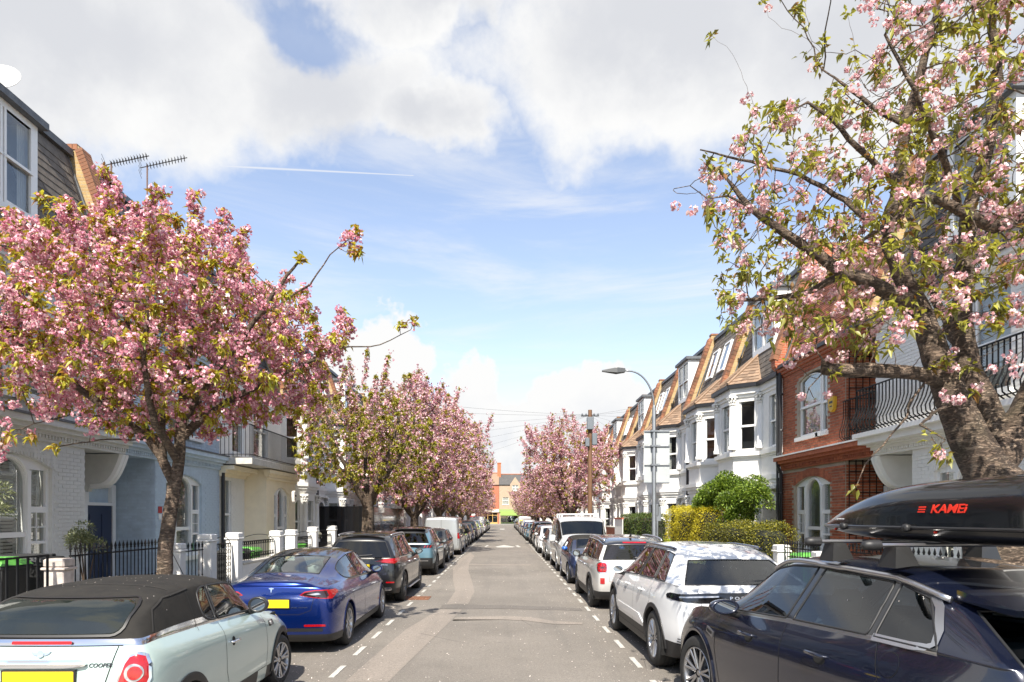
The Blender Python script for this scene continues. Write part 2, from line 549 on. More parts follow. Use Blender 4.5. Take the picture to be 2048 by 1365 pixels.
def dashes(x, ys, far_to):
    first = None
    for k in range(200):
        y = ys + k * 1.35
        if y > far_to: break
        if k < 44:
            if first is None:
                mb = MB(); rr = random.Random(5)
                n = 8; L = []
                for i in range(n + 1): L.append((-0.037 + rr.uniform(-.004, .004), i / n * 0.66))
                for i in range(n, -1, -1): L.append((0.037 + rr.uniform(-.004, .004), i / n * 0.66))
                mb.slab(L, [], (0, 0, 0), (1, 0, 0), (0, 1, 0), (0, 0, 1), 0.004, back=False)
                o = mb.build('bay_dash', M_LINE, road); first = o
            else:
                o = first.copy(); COL.objects.link(o)
            o.location = (x, y, 0.004)
    mb = MB()
    k = 44
    while ys + k * 1.35 < far_to:
        y = ys + k * 1.35
        mb.box(x - .045, x + .045, y, y + .66, 0.003, 0.008); k += 1
    o = mb.build('far_bay_dashes', M_LINE, road); o['kind'] = 'stuff'


dashes(-2.14, 3.05, 112)
dashes(1.80, 3.6, 108)
# cast iron cover set in the carriageway
gx, gy = ground(832, 1197)
cov = MB(); cov.box(-.34, .34, -.33, .33, 0.002, 0.012)
for i in range(9):
    for j in range(6):
        cov.box(-.30 + i * .07, -.26 + i * .07, -.28 + j * .095, -.215 + j * .095, .012, .016)
o = cov.build('utility_cover', mat('rusty_iron', (0.24, 0.105, 0.055), 0.75, var=0.5, vscale=9, bump=.2), None, loc=(gx, gy, 0))
tag(o, 'rusty iron utility cover set in the road beside the black estate car', 'utility cover')

# kerbs and pavements
for s, x0, nm in ((-1, ROAD_L, 'left'), (1, ROAD_R, 'right')):
    xk = x0 + s * 0.15
    sheet('pavement', [[(xk, -40), (xk, END_Y), (s * 6.28, END_Y), (s * 6.28, -40)]], 0.12, M_SLAB, kind='structure')
    kb = MB(); kb.box(x0, xk, -40, END_Y, -0.02, 0.125)
    k = kb.build('kerb', M_KERB); k['kind'] = 'structure'
    gd = sheet('front_gardens', [[(s * 6.28, -40), (s * 6.28, END_Y), (s * 9.7, END_Y), (s * 9.7, -40)]], 0.10,
               mat('garden_paving', (0.30, 0.28, 0.25), 0.85, var=0.35, vscale=1.0), kind='structure')
kb = MB(); kb.box(-60, 60, END_Y + 8, END_Y + 8.15, -0.02, 0.125)
kb.build('kerb', M_KERB)['kind'] = 'structure'
kb = MB(); kb.box(-8.5, -6.45, 4.5, 15.1, .1, .42); kb.build('raised_terrace', M_SLAB)['kind'] = 'structure'
sheet('pavement', [[(-60, END_Y + 8.15), (60, END_Y + 8.15), (60, END_Y + 11), (-60, END_Y + 11)]], 0.12, M_SLAB, kind='structure')

# fallen petals on the road and kerb
_r = np.random.default_rng(3)
n = 5200
px = np.where(_r.random(n) < .45, _r.uniform(-4.3, 4.0, n), np.where(_r.random(n) < .5, -2.6 + _r.normal(0, .5, n), 1.9 + _r.normal(0, .6, n)))
py = 3 + 42 * _r.random(n) ** 1.8
a = _r.uniform(0, 2 * PI, n); sz = _r.uniform(.005, .013, n)
c0 = np.stack([px, py, np.full(n, .014)], 1)
du = np.stack([np.cos(a), np.sin(a), _r.normal(0, .3, n)], 1) * sz[:, None]
dv = np.stack([-np.sin(a), np.cos(a), _r.normal(0, .3, n)], 1) * sz[:, None] * .7
V = np.stack([c0 - du, c0 - dv, c0 + du, c0 + dv], 1).reshape(-1, 3)
pm = np_mesh('fallen_petals', V, np.arange(n * 4).reshape(-1, 4), leaf_mat('petal_litter', [(0, (0.72, 0.62, 0.58)), (1, (0.85, 0.78, 0.72))], .2), 4)
tag(link('fallen_petals', pm), 'pale fallen blossom petals scattered over the road', 'petals', kind='stuff')
# ================================================================== houses
Z = Vector((0, 0, 1))


class Fr:
    """a wall plane: u runs along it, d stands out from it, z is up"""
    def __init__(s, o, U, N): s.o, s.U, s.N = Vector(o), Vector(U).normalized(), Vector(N).normalized()

    def p(s, u, d, z): return s.o + s.U * u + s.N * d + Z * z

    def box(s, mb, u0, u1, d0, d1, z0, z1, mi=0):
        vs = [s.p(u, d, z) for z in (z0, z1) for (u, d) in ((u0, d0), (u1, d0), (u1, d1), (u0, d1))]
        mb.add(vs, [(3, 2, 1, 0), (4, 5, 6, 7), (0, 1, 5, 4), (1, 2, 6, 5), (2, 3, 7, 6), (3, 0, 4, 7)], mi)

    def slab(s, mb, outer, holes, d, depth, mi=0):
        mb.slab(outer, holes, s.o + s.N * d, s.U, Z, s.N, depth, mi)


def rect(a, b, c, d): return [(a, c), (b, c), (b, d), (a, d)]


def arch(a, b, c, d, rise, n=10):
    """opening with a curved head: d is the springing"""
    m = (a + b) / 2; h = (b - a) / 2
    if rise <= 0: return rect(a, b, c, d)
    R = (h * h + rise * rise) / (2 * rise)
    th = math.asin(min(1, h / R)); cz = d + rise - R
    if rise >= h: th = PI / 2; R = h; cz = d
    return [(a, c), (b, c)] + [(m + R * math.sin(th * (1 - 2 * i / n)), cz + R * math.cos(th * (1 - 2 * i / n))) for i in range(n + 1)]


def inset_arch(a, b, c, d, rise, t, n=10):
    return arch(a + t, b - t, c + t, d, max(0, rise - t * (.5 if rise < (b - a) * .3 else 1)), n)


def brick_mat(name, c1, c2, mortar, scale=1.0, U=(0, 1, 0), var=.3):
    if name in MATS: return MATS[name]
    m = bpy.data.materials.new(name); m.use_nodes = True
    t = NT(m.node_tree); b = t.N['Principled BSDF']
    tc = t.n('ShaderNodeTexCoord').outputs['Object']
    sp = t.n('ShaderNodeSeparateXYZ'); t.put(sp.inputs[0], tc)
    cb = t.n('ShaderNodeCombineXYZ'); t.put(cb.inputs[0], t.math('ADD', sp.outputs[0], sp.outputs[1])); t.put(cb.inputs[1], sp.outputs[2])
    br = t.n('ShaderNodeTexBrick'); t.put(br.inputs['Vector'], cb.outputs[0])
    br.inputs['Scale'].default_value = 1.0; br.inputs['Brick Width'].default_value = .225 * scale; br.inputs['Row Height'].default_value = .075 * scale
    br.inputs['Mortar Size'].default_value = .006; br.inputs['Mortar Smooth'].default_value = .2; br.inputs['Bias'].default_value = -.2
    for i, c in zip(range(1, 4), (c1, c2, mortar)): br.inputs[i].default_value = (*c, 1)
    f = t.noise(tc, 2.5, 6, .65)
    c = t.mixc(t.maprange(f, .35, .7, 0, var), br.outputs[0], tuple(x * .45 for x in c1) + (1,))
    f2 = t.noise(tc, 30, 3, .6)
    c = t.mixc(t.maprange(f2, .4, .7, 0, .35), c, tuple(x * 1.3 for x in c2) + (1,))
    t.put(b.inputs['Base Color'], c); b.inputs['Roughness'].default_value = .85
    bn = t.n('ShaderNodeBump'); bn.inputs['Strength'].default_value = .6; bn.inputs['Distance'].default_value = .006
    t.put(bn.inputs['Height'], t.math('SUBTRACT', 1, br.outputs['Fac'])); t.L.new(bn.outputs[0], b.inputs['Normal'])
    MATS[name] = m
    return m


M_GREYW = mat('grey_painted_masonry', (0.68, 0.68, 0.645), .6, var=.10, vscale=4, bump=.25, bscale=45, dirt=.16, isl=.08)
M_BLUEW = mat('blue_painted_masonry', (0.51, 0.61, 0.70), .6, var=.12, vscale=4, bump=.25, bscale=45, dirt=.12, isl=.08)
M_CREAMW = mat('cream_painted_render', (0.88, 0.78, 0.58), .65, var=.07, vscale=3, bump=.1, bscale=40, dirt=.12)
M_WHITEW = mat('white_painted_masonry', (0.80, 0.79, 0.76), .6, var=.06, vscale=4, bump=.2, bscale=45, dirt=.07)
M_REDB = mat('red_facing_brick', (0.43, 0.135, 0.06), .8, col2=(0.32, 0.085, 0.04), vscale=9, bump=.3, bscale=70, isl=.35)
M_REDA = mat('weathered_red_brick', (0.30, 0.095, 0.05), .85, col2=(0.17, 0.06, 0.04), vscale=5, bump=.3, bscale=70, isl=.4)
M_MORTAR = mat('pale_mortar', (0.42, 0.35, 0.27), .9, var=.2)
M_REDM = brick_mat('red_brick_wall', (0.34, .085, .04), (.42, .13, .06), (.42, .34, .26))
M_STOCK = brick_mat('yellow_stock_brick', (0.40, .26, .11), (.50, .36, .17), (.42, .38, .30), var=.55)
M_ORANGE = mat('orange_coping_brick', (0.33, 0.135, 0.07), .85, col2=(0.17, .09, .055), vscale=4, bump=.3, bscale=60, dirt=.5, isl=.35)
M_SLATE = mat('grey_roof_slate', (0.105, 0.10, 0.095), .6, col2=(.06, .058, .058), vscale=5, bump=.3, bscale=25, dirt=.3, isl=.35)
M_SLATE2 = mat('brown_roof_slate', (0.17, 0.145, 0.12), .65, col2=(.10, .085, .07), vscale=6, bump=.3, bscale=25, dirt=.3, isl=.35)
M_TILE = mat('clay_roof_tile', (0.29, 0.20, 0.14), .75, col2=(.26, .17, .11), vscale=7, bump=.3, bscale=30, dirt=.35, isl=.4)
M_LEAD = mat('lead_flashing', (0.13, 0.14, 0.155), .55, var=.4, vscale=5, bump=.1)
M_STONE = mat('carved_stone', (0.60, 0.57, 0.51), .8, var=.2, vscale=7, bump=.35, bscale=35, dirt=.4)
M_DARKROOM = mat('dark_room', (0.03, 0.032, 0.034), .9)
M_CURT = mat('pale_curtain', (0.55, 0.54, 0.50), .9, var=.2, vscale=14, stretch=(8, 8, .4))
M_BLIND = mat('white_shutter', (0.66, 0.66, 0.64), .5)
M_WOODBL = mat('brown_wooden_blind', (0.42, 0.17, 0.06), .55, var=.3)
M_POT = mat('terracotta', (0.48, .17, .08), .8, var=.25)
DOORS = {'blue': (0.05, 0.085, 0.14), 'black': (.012, .012, .014), 'red': (.25, .02, .02), 'green': (.03, .09, .05), 'grey': (.10, .11, .12), 'navy': (.02, .03, .07)}
M_GLASSH = G_HOUSE


def window(fr, par, u0, u1, z0, z1, rise=0.0, d=-.12, back='curtain', mun=0, sash=True, detail=True, sill=True, name='window'):
    """sash window: frame, panes and what hangs behind them"""
    t = .055
    mb = MB()
    out = arch(u0, u1, z0, z1, rise)
    zm = z0 + (z1 + rise * .5 - z0) * .5
    holes = [rect(u0 + t, u1 - t, z0 + t * 1.3, zm - .02), inset_arch(u0, u1, zm - t + .045, z1, rise, t)]
    fr.slab(mb, out, holes, d, .06)
    if mun:
        for k in range(1, mun + 1):
            u = u0 + (u1 - u0) * k / (mun + 1)
            fr.box(mb, u - .011, u + .011, d + .01, d + .045, zm, z1 + rise * .4)
            if mun > 1: fr.box(mb, u - .011, u + .011, d + .01, d + .045, z0 + .06, zm)
    fr.box(mb, u0 + .02, u1 - .02, d + .055, d + .085, zm - .025, zm + .02)
    w = mb.build(name, M_FRAME, par)
    g = MB()
    fr.slab(g, rect(u0 + t * .5, u1 - t * .5, z0 + t, zm), [], d + .012, .004)
    g.build('pane', M_GLASSH, w)
    g = MB(); fr.slab(g, inset_arch(u0, u1, zm - t + .05, z1, rise, t * .6), [], d + .026, .004)
    g.build('pane', M_GLASSH, w)
    b = MB()
    if back == 'curtain':
        n = 14; wd = (u1 - u0)
        for (a0, a1) in ((u0, u0 + wd * .3), (u1 - wd * .3, u1)):
            vs = []; fs = []
            for i in range(n + 1):
                u = a0 + (a1 - a0) * i / n; dd = d - .09 + .02 * math.sin(i * 2.1)
                vs += [fr.p(u, dd, z0), fr.p(u, dd, z1 + rise)]
            for i in range(n): fs.append((2 * i, 2 * i + 2, 2 * i + 3, 2 * i + 1))
            b.add(vs, fs)
        b.build('curtain', M_CURT, w, smooth=True)
    elif back in ('shutter', 'wood'):
        st = .052 if back == 'shutter' else .045
        zz = z0 + .03; top = z1 + rise * .2
        while zz < top:
            vs = [fr.p(u0 + .03, d - .10, zz), fr.p(u1 - .03, d - .10, zz), fr.p(u1 - .03, d - .06, zz + st * .75), fr.p(u0 + .03, d - .06, zz + st * .75)]
            b.add(vs, [(0, 1, 2, 3)]); zz += st
        if back == 'shutter':
            m_ = (u0 + u1) / 2
            fr.box(b, m_ - .025, m_ + .025, d - .11, d - .055, z0, top)
        b.build('louvre_shutter' if back == 'shutter' else 'slatted_blind', M_BLIND if back == 'shutter' else M_WOODBL, w, fix=False)
    elif back == 'net':
        fr.slab(b, rect(u0 + .02, u1 - .02, z0, z1 + rise * .7), [], d - .08, .004)
        b.build('net_curtain', M_CURT, w)
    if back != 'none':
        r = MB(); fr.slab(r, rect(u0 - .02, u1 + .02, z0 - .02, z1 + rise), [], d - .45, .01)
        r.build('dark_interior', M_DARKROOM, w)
    if sill:
        s = MB(); fr.box(s, u0 - .09, u1 + .09, -.1, .09, z0 - .10, z0 + .002)
        s.build('window_sill', M_FRAME, w)
    return w


def tiles_on(par, P0, U, D, nu, nv, tw, th, m, nparts=0, thick=.012, name='roof_tile', N=None, keep=None):
    """rows of lapped tiles: P0 foot, U along the eaves, D up the slope"""
    U, D = Vector(U).normalized(), Vector(D).normalized()
    N = Vector(N).normalized() if N is not None else U.cross(D)
    rr = random.Random(int(abs(P0[1]) * 10) + nu)
    proto = None; cnt = 0
    mb = MB()
    for j in range(nv):
        for i in range(-1, nu + 1):
            u = (i + (.5 if j % 2 else 0)) * tw
            u0, u1 = max(0, u), min(nu * tw, u + tw - .006)
            if u1 - u0 < .04: continue
            if keep and not keep((u0 + u1) / 2, (j + .5) * th): continue
            lift = rr.uniform(0, .006)
            full = (u1 - u0) > tw * .9
            if proto is None and full or (full and cnt < nparts):
                q = MB()
                A = Vector((0, 0, 0))
                vs = []
                for (a, b, c) in ((0, 0, 0), (tw - .006, 0, 0), (tw - .006, th * 1.5, 0), (0, th * 1.5, 0)):
                    base = U * a + D * b
                    vs += [base + N * (.018 if b == 0 else .001), base + N * ((.018 if b == 0 else .001) + thick)]
                if proto is None and nparts:
                    q.add(vs, [(0, 2, 3, 1), (1, 3, 5, 7), (6, 7, 5, 4), (2, 4, 5, 3), (6, 0, 1, 7)])
                    proto = q.mesh(name, m)
            if full and cnt < nparts:
                o = link(name, proto, par); o.location = Vector(P0) + U * u0 + D * (j * th) + N * lift; cnt += 1
                continue
            base = Vector(P0) + U * u0 + D * (j * th) + N * lift
            w = u1 - u0; vs = []
            for (a, b) in ((0, 0), (w, 0), (w, th * 1.5), (0, th * 1.5)):
                q0 = base + U * a + D * b
                k = .018 if b == 0 else .001
                vs += [q0 + N * k, q0 + N * (k + thick)]
            mb.add(vs, [(0, 2, 3, 1), (1, 3, 5, 7), (2, 4, 5, 3), (6, 0, 1, 7)])
    if mb.v:
        o = mb.build('roof_tiling', m, par, fix=False); o['kind'] = 'stuff'


def brick_field(fr, par, u0, u1, z0, z1, m, hole=None, nparts=0, d=0.0, name='brick', order=None, proud=.011):
    L, H = .225, .075
    rr = random.Random(7)
    proto = None; cnt = 0; mb = MB()
    cells = []
    nrow = int((z1 - z0) / H)
    for j in range(nrow):
        z = z0 + j * H
        off = 0 if j % 2 == 0 else -L / 2
        u = u0 + off
        k = 0
        while u < u1:
            a, b = max(u, u0), min(u + L - .008, u1)
            if b - a > .03 and not (hole and any(hole(x, zz) for x in (a, (a + b) / 2, b) for zz in (z + .005, z + H - .015))):
                cells.append((a, b, z))
            elif b - a > .03 and hole and not hole((a + b) / 2, z + H * .5):
                pass
            u += L
    if order: cells.sort(key=order)
    for (a, b, z) in cells:
        pr = proud + rr.uniform(-.0015, .0015)
        if (b - a) > L - .02 and cnt < nparts:
            if proto is None:
                q = MB(); fq = Fr((0, 0, 0), fr.U, fr.N); fq.box(q, 0, L - .008, -.004, proud, 0, H - .015); proto = q.mesh(name, m)
            o = link(name, proto, par); o.location = fr.p(a, d + rr.uniform(-.0015, .0015), z); cnt += 1
        else:
            vs = [fr.p(uu, dd, zz) for zz in (z, z + H - .015) for (uu, dd) in ((a, d), (b, d), (b, d + pr), (a, d + pr))]
            mb.add(vs, [(3, 2, 1, 0), (4, 5, 6, 7), (1, 2, 6, 5), (2, 3, 7, 6), (3, 0, 4, 7)])
    if mb.v:
        o = mb.build('brickwork', m, par, fix=False); o['kind'] = 'stuff'


def in_rect(u, z, r, g=.01): return r[0] - g < u < r[1] + g and r[2] - g < z < r[3] + g


def in_arch(u, z, a, b, c, d, rise):
    if not (a - .01 < u < b + .01 and z > c - .01): return False
    m, h = (a + b) / 2, (b - a) / 2
    x = (u - m) / h
    return z < d + rise * max(0, 1 - x * x) ** (.5 if rise >= h * .9 else 1) + .012


def party_fin(fr, par, u, detail=1, near=False, top=10.2, body=M_STOCK, mcop=M_ORANGE):
    """brick party wall that climbs beside the mansard, coped with orange brick"""
    A, B = (.32, 6.75), (-.90, top)
    # polygon in (d, z) plane, extruded along u
    poly = [(.02, 6.2), (.30, 6.55), (.30, 6.75), (-.92, top), (-2.7, top), (-2.7, 6.2)]
    mb = MB()
    N = fr.U
    mb.slab([(a, b) for a, b in poly], [], fr.o + fr.U * (u - .15), fr.N, Z, N, .30)
    mb.build('party_wall', body, par)
    D = (fr.N * (B[0] - A[0]) + Z * (B[1] - A[1])); L = D.length; D.normalize()
    Nn = (fr.N * D.z - Z * D.dot(fr.N)).normalized()
    if Nn.dot(fr.N) < 0: Nn = -Nn
    st = .0815 if near else .16
    n = int(L / st)
    base = fr.o + fr.N * A[0] + Z * A[1]
    if near:
        q = MB()
        vs = [fr.U * a + D * b + Nn * c for c in (-.11, .055) for (a, b) in ((0, 0), (.345, 0), (.345, st - .008), (0, st - .008))]
        q.add(vs, [(3, 2, 1, 0), (4, 5, 6, 7), (0, 1, 5, 4), (1, 2, 6, 5), (2, 3, 7, 6), (3, 0, 4, 7)])
        pm_ = q.mesh('coping_brick', mcop)
        for k in range(n):
            o = link('coping_brick', pm_, par); o.location = base + fr.U * (u - .172 + random.uniform(-.004, .004)) + D * (k * st) + Nn * random.uniform(-.003, .003)
        q = MB(); fr.box(q, 0, .345, -.10, 0, 0, .12)
        pm2 = q.mesh('coping_brick', mcop)
        for k in range(14):
            o = link('coping_brick', pm2, par); o.location = fr.p(u - .172, -.92 - k * .112, top)
    else:
        q = MB()
        for k in range(n):
            b0 = base + fr.U * (u - .172) + D * (k * st)
            vs = [b0 + fr.U * a + D * b + Nn * c for c in (-.11, .05) for (a, b) in ((0, 0), (.345, 0), (.345, st - .012), (0, st - .012))]
            q.add(vs, [(3, 2, 1, 0), (4, 5, 6, 7), (0, 1, 5, 4), (1, 2, 6, 5), (2, 3, 7, 6), (3, 0, 4, 7)])
        fr.box(q, u - .172, u + .172, -2.7, -.9, top, top + .08)
        q.build('brick_coping', mcop, par)
    # lead and white flashing up the slope
    q = MB()
    for sgn in (-1, 1):
        b0 = base + fr.U * (u + sgn * .20 - .03) - Nn * .30
        vs = [b0 + fr.U * a + D * b + Nn * c for c in (0, .03) for (a, b) in ((0, 0), (.06, 0), (.06, L - .1), (0, L - .1))]
        q.add(vs, [(3, 2, 1, 0), (4, 5, 6, 7), (0, 1, 5, 4), (1, 2, 6, 5), (2, 3, 7, 6), (3, 0, 4, 7)])
    q.build('flashing', M_LEAD, par)


def chimney(fr, par, u, d, z0, z1, n=3):
    mb = MB(); fr.box(mb, u - .3, u + .3, d - .9, d, z0, z1); fr.box(mb, u - .36, u + .36, d - .96, d + .06, z1, z1 + .12)
    c = mb.build('chimney_stack', M_STOCK, par)
    for k in range(n):
        q = MB(); M = Matrix.Translation(fr.p(u, d - .18 - k * .27, z1 + .12))
        q.lathe([(.10, 0), (.085, .30), (.11, .32), (.11, .38), (.07, .38), (.06, .1)], 10, M)
        q.build('chimney_pot', M_POT, c, smooth=False)


def mansard(fr, par, u0, u1, m, dormer=None, sky=None, near=0, tw=.26, th=.20, z0=6.6, ztop=9.95, holes=()):
    dd, dz = -1.10, ztop - z0
    mb = MB()
    poly = [(0, z0), (dd, ztop), (-7.5, ztop), (-7.5, z0)]
    mb.slab(poly, [], fr.o + fr.U * u0, fr.N, Z, fr.U, u1 - u0)
    mb.build('roof', M_SLATE, par)
    D = fr.N * dd + Z * dz; L = D.length; D.normalize()
    Nn = (fr.N * D.z - Z * D.dot(fr.N)).normalized()
    if Nn.dot(fr.N) < 0: Nn = -Nn

    def keep(u, v):
        for (a, b, c, e) in holes:
            if a < u + u0 < b and c < v < e: return False
        return True
    tiles_on(par, fr.p(u0, 0, z0), fr.U, D, int((u1 - u0) / tw), int(L / th), tw, th, m, near, N=Nn, keep=keep)
    q = MB(); fr.box(q, u0, u1, dd - .25, dd + .10, ztop - .02, ztop + .13); q.build('roof_edge', M_LEAD, par)
    if dormer:
        a, b, c, e = dormer      # u0,u1,z0,z1
        q = MB()
        dz_ = lambda z: dd * (z - z0) / dz
        front = dz_(c) + .06
        fr.slab(q, rect(a, b, c, e), [rect(a + .12, b - .12, c + .12, e - .12)], front - .08, .08)
        fr.box(q, a, a + .08, -1.3, front - .08, c, e); fr.box(q, b - .08, b, -1.3, front - .08, c, e)
        o = q.build('dormer', M_FRAME, par)
        q = MB(); fr.box(q, a - .12, b + .12, -1.6, front + .14, e, e + .13); q.build('dormer_roof', M_LEAD, o)
        f2 = Fr(fr.p(0, front, 0), fr.U, fr.N)
        window(f2, par, a + .12, (a + b) / 2 - .02, c + .12, e - .12, d=-.06, back='none', sill=False)
        window(f2, par, (a + b) / 2 + .02, b - .12, c + .12, e - .12, d=-.06, back='curtain', sill=False)
    if sky:
        for (a, b, v0, v1) in sky:
            q = MB()
            f3 = Fr(fr.p(0, 0, z0), fr.U, Nn)
            P = fr.p(0, 0, z0) + Nn * .03
            q.slab(rect(a, b, v0, v1), [rect(a + .08, b - .08, v0 + .08, v1 - .08)], P, fr.U, D, Nn, .09)
            o = q.build('roof_light', M_FRAME, par)
            q = MB(); q.slab(rect(a + .06, b - .06, v0 + .06, v1 - .06), [], P + Nn * .05, fr.U, D, Nn, .006)
            q.build('pane', M_GLASSH, o)
            q = MB(); q.slab(rect(a + .06, b - .06, v0 + .06, v1 - .06), [], P + Nn * .01, fr.U, D, Nn, .006)
            q.build('glass_backing', M_DARKROOM, o)  # near-black sheet in place of the dark room under the glass


def moulding(mb, fr, u0, u1, z, prof, returns=(True, True)):
    """run a stepped profile [(d, dz0, dz1)] along the wall"""
    for (d, a, b) in prof: fr.box(mb, u0 - (d if returns[0] else 0), u1 + (d if returns[1] else 0), -.02, d, z + a, z + b)


def railing(par_frame, par, u0, u1, d, z0, z1, step=.11, belly=0.0, parts=True, name='baluster', spear=False, r=.009, ends=True, m=None, along='u'):
    """iron railing; each bar a part of its own"""
    m = m or M_BLACKIRON
    fr = par_frame
    n = max(1, int(round((u1 - u0) / step)))
    q = MB()
    prof = [(0, z0), (0, z0 + (z1 - z0) * .12)]
    if belly:
        prof = [(0, z0), (belly * .9, z0 + (z1 - z0) * .10), (belly, z0 + (z1 - z0) * .22), (belly * .35, z0 + (z1 - z0) * .42), (0, z0 + (z1 - z0) * .6), (0, z1)]
    else: prof = [(0, z0), (0, z1 + (.10 if spear else 0))]
    q.tube([fr.N * a + Z * b for a, b in prof], r, 5)
    if spear:
        q.lathe([(.004, -.055), (.022, -.035), (.014, -.02), (.026, .0), (.001, .085)], 4, Matrix.Translation(Z * (z1 + .10)))
        q.lathe([(.015, -.01), (.019, 0), (.015, .01)], 6, Matrix.Translation(Z * (z0 + (z1 - z0) * .55)))
    me = q.mesh(name, m)
    for k in range(n + 1):
        o = link(name, me, par); o.location = fr.p(u0 + (u1 - u0) * k / n, d, 0)
    q = MB()
    fr.box(q, u0 - .01, u1 + .01, d - .018, d + .018, z1 - .012, z1 + .012); fr.box(q, u0, u1, d - .012, d + .012, z0 + .06, z0 + .08)
    q.build('rail', m, par)


def capital(mb, P, w=.15):
    """leafy capital"""
    x, y, z = P
    for k in range(8):
        a = 2 * PI * k / 8
        for (rr_, zz, s) in ((.62, -.04, .05), (.8, .05, .055), (1.0, .13, .05)):
            c = Vector((x + math.cos(a + zz * 3) * w * rr_, y + math.sin(a + zz * 3) * w * rr_, z + zz))
            mb.lathe([(.001, -s), (s * .8, -s * .2), (s * .9, s * .5), (.001, s)], 5, Matrix.Translation(c))
    mb.box(x - w * 1.15, x + w * 1.15, y - w * 1.15, y + w * 1.15, z + .18, z + .25)


def big_window(fr, par, u0, u1, z0, z1, rise, back='shutter'):
    """three lights: a round-headed one between two narrow ones"""
    d = -.16
    W = u1 - u0; a, b = u0 + W * .27, u1 - W * .27
    mb = MB()
    zt = z0 + (z1 - z0) * .60
    holes = []
    for (x0, x1) in ((u0 + .07, a - .05), (b + .05, u1 - .07)):
        m_ = z0 + (zt - z0) * .47
        holes += [rect(x0, x1, z0 + .09, m_), rect(x0, x1, m_ + .05, zt - .04), rect(x0, x1, zt + .07, z1 - .03)]
    hw = (b - a) / 2 - .05
    mid = z0 + (zt - z0) * .62
    holes += [rect(a + .05, b - .05, z0 + .09, mid - .04), arch(a + .05, b - .05, mid + .05, z1 + rise - hw - .09, hw, 16)]
    fr.slab(mb, arch(u0, u1, z0, z1, rise, 12), holes, d, .09)
    # glazing bars
    for (x0, x1) in ((u0 + .07, a - .05), (b + .05, u1 - .07)):
        xm = (x0 + x1) / 2; m_ = z0 + (zt - z0) * .47
        fr.box(mb, xm - .01, xm + .01, d + .03, d + .07, m_ + .05, zt - .04)
        zz = (m_ + zt) / 2; fr.box(mb, x0, x1, d + .03, d + .07, zz - .01, zz + .01)
    ring = arch(a + .005, b - .005, mid, z1 + rise - hw - .09, hw + .045, 20)[2:]
    for p, q in zip(ring[:-1], ring[1:]): mb.tube([fr.p(p[0], d + .10, p[1]), fr.p(q[0], d + .10, q[1])], .028, 6)
    for x in (a, b): fr.box(mb, x - .045, x + .045, d + .085, d + .125, z0, z1 + rise * .2 - .1)
    w = mb.build('window', M_FRAME, par)
    for h in holes:
        g = MB(); fr.slab(g, h, [], d + .035, .004); g.build('pane', M_GLASSH, w)
    q = MB()
    if back == 'shutter':
        for (x0, x1, top) in ((u0 + .05, a - .03, z1 - .05), (a + .03, (a + b) / 2 - .02, z1 + rise * .3), ((a + b) / 2 + .02, b - .03, z1 + rise * .3), (b + .03, u1 - .05, z1 - .05)):
            zz = z0 + .04
            while zz < top:
                vs = [fr.p(x0 + .03, d - .14, zz), fr.p(x1 - .03, d - .14, zz), fr.p(x1 - .03, d - .08, zz + .048), fr.p(x0 + .03, d - .08, zz + .048)]
                q.add(vs, [(0, 1, 2, 3)]); zz += .062
            for x in (x0, x1 - .04): fr.box(q, x, x + .04, d - .13, d - .09, z0 + .03, top)
        q.build('louvre_shutter', M_BLIND, w, fix=False)
    else:
        fr.slab(q, rect(u0 + .05, u1 - .05, z0 + .05, z0 + (z1 - z0) * .5), [], d - .12, .006); q.build('net_curtain', M_CURT, w)
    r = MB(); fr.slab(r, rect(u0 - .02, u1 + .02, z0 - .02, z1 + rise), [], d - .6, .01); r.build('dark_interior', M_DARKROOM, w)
    s = MB(); fr.box(s, u0 - .1, u1 + .1, -.12, .12, z0 - .12, z0 + .002); s.build('window_sill', M_FRAME, w)
    return w


XF = 8.5


def root_house(name, label, side, Y0, group=None):
    r = thing(name, label, 'house', (side * XF, Y0, 0.1), 0, group)
    return r, Fr((0, 0, -.1), (0, 1, 0), (-side, 0, 0))


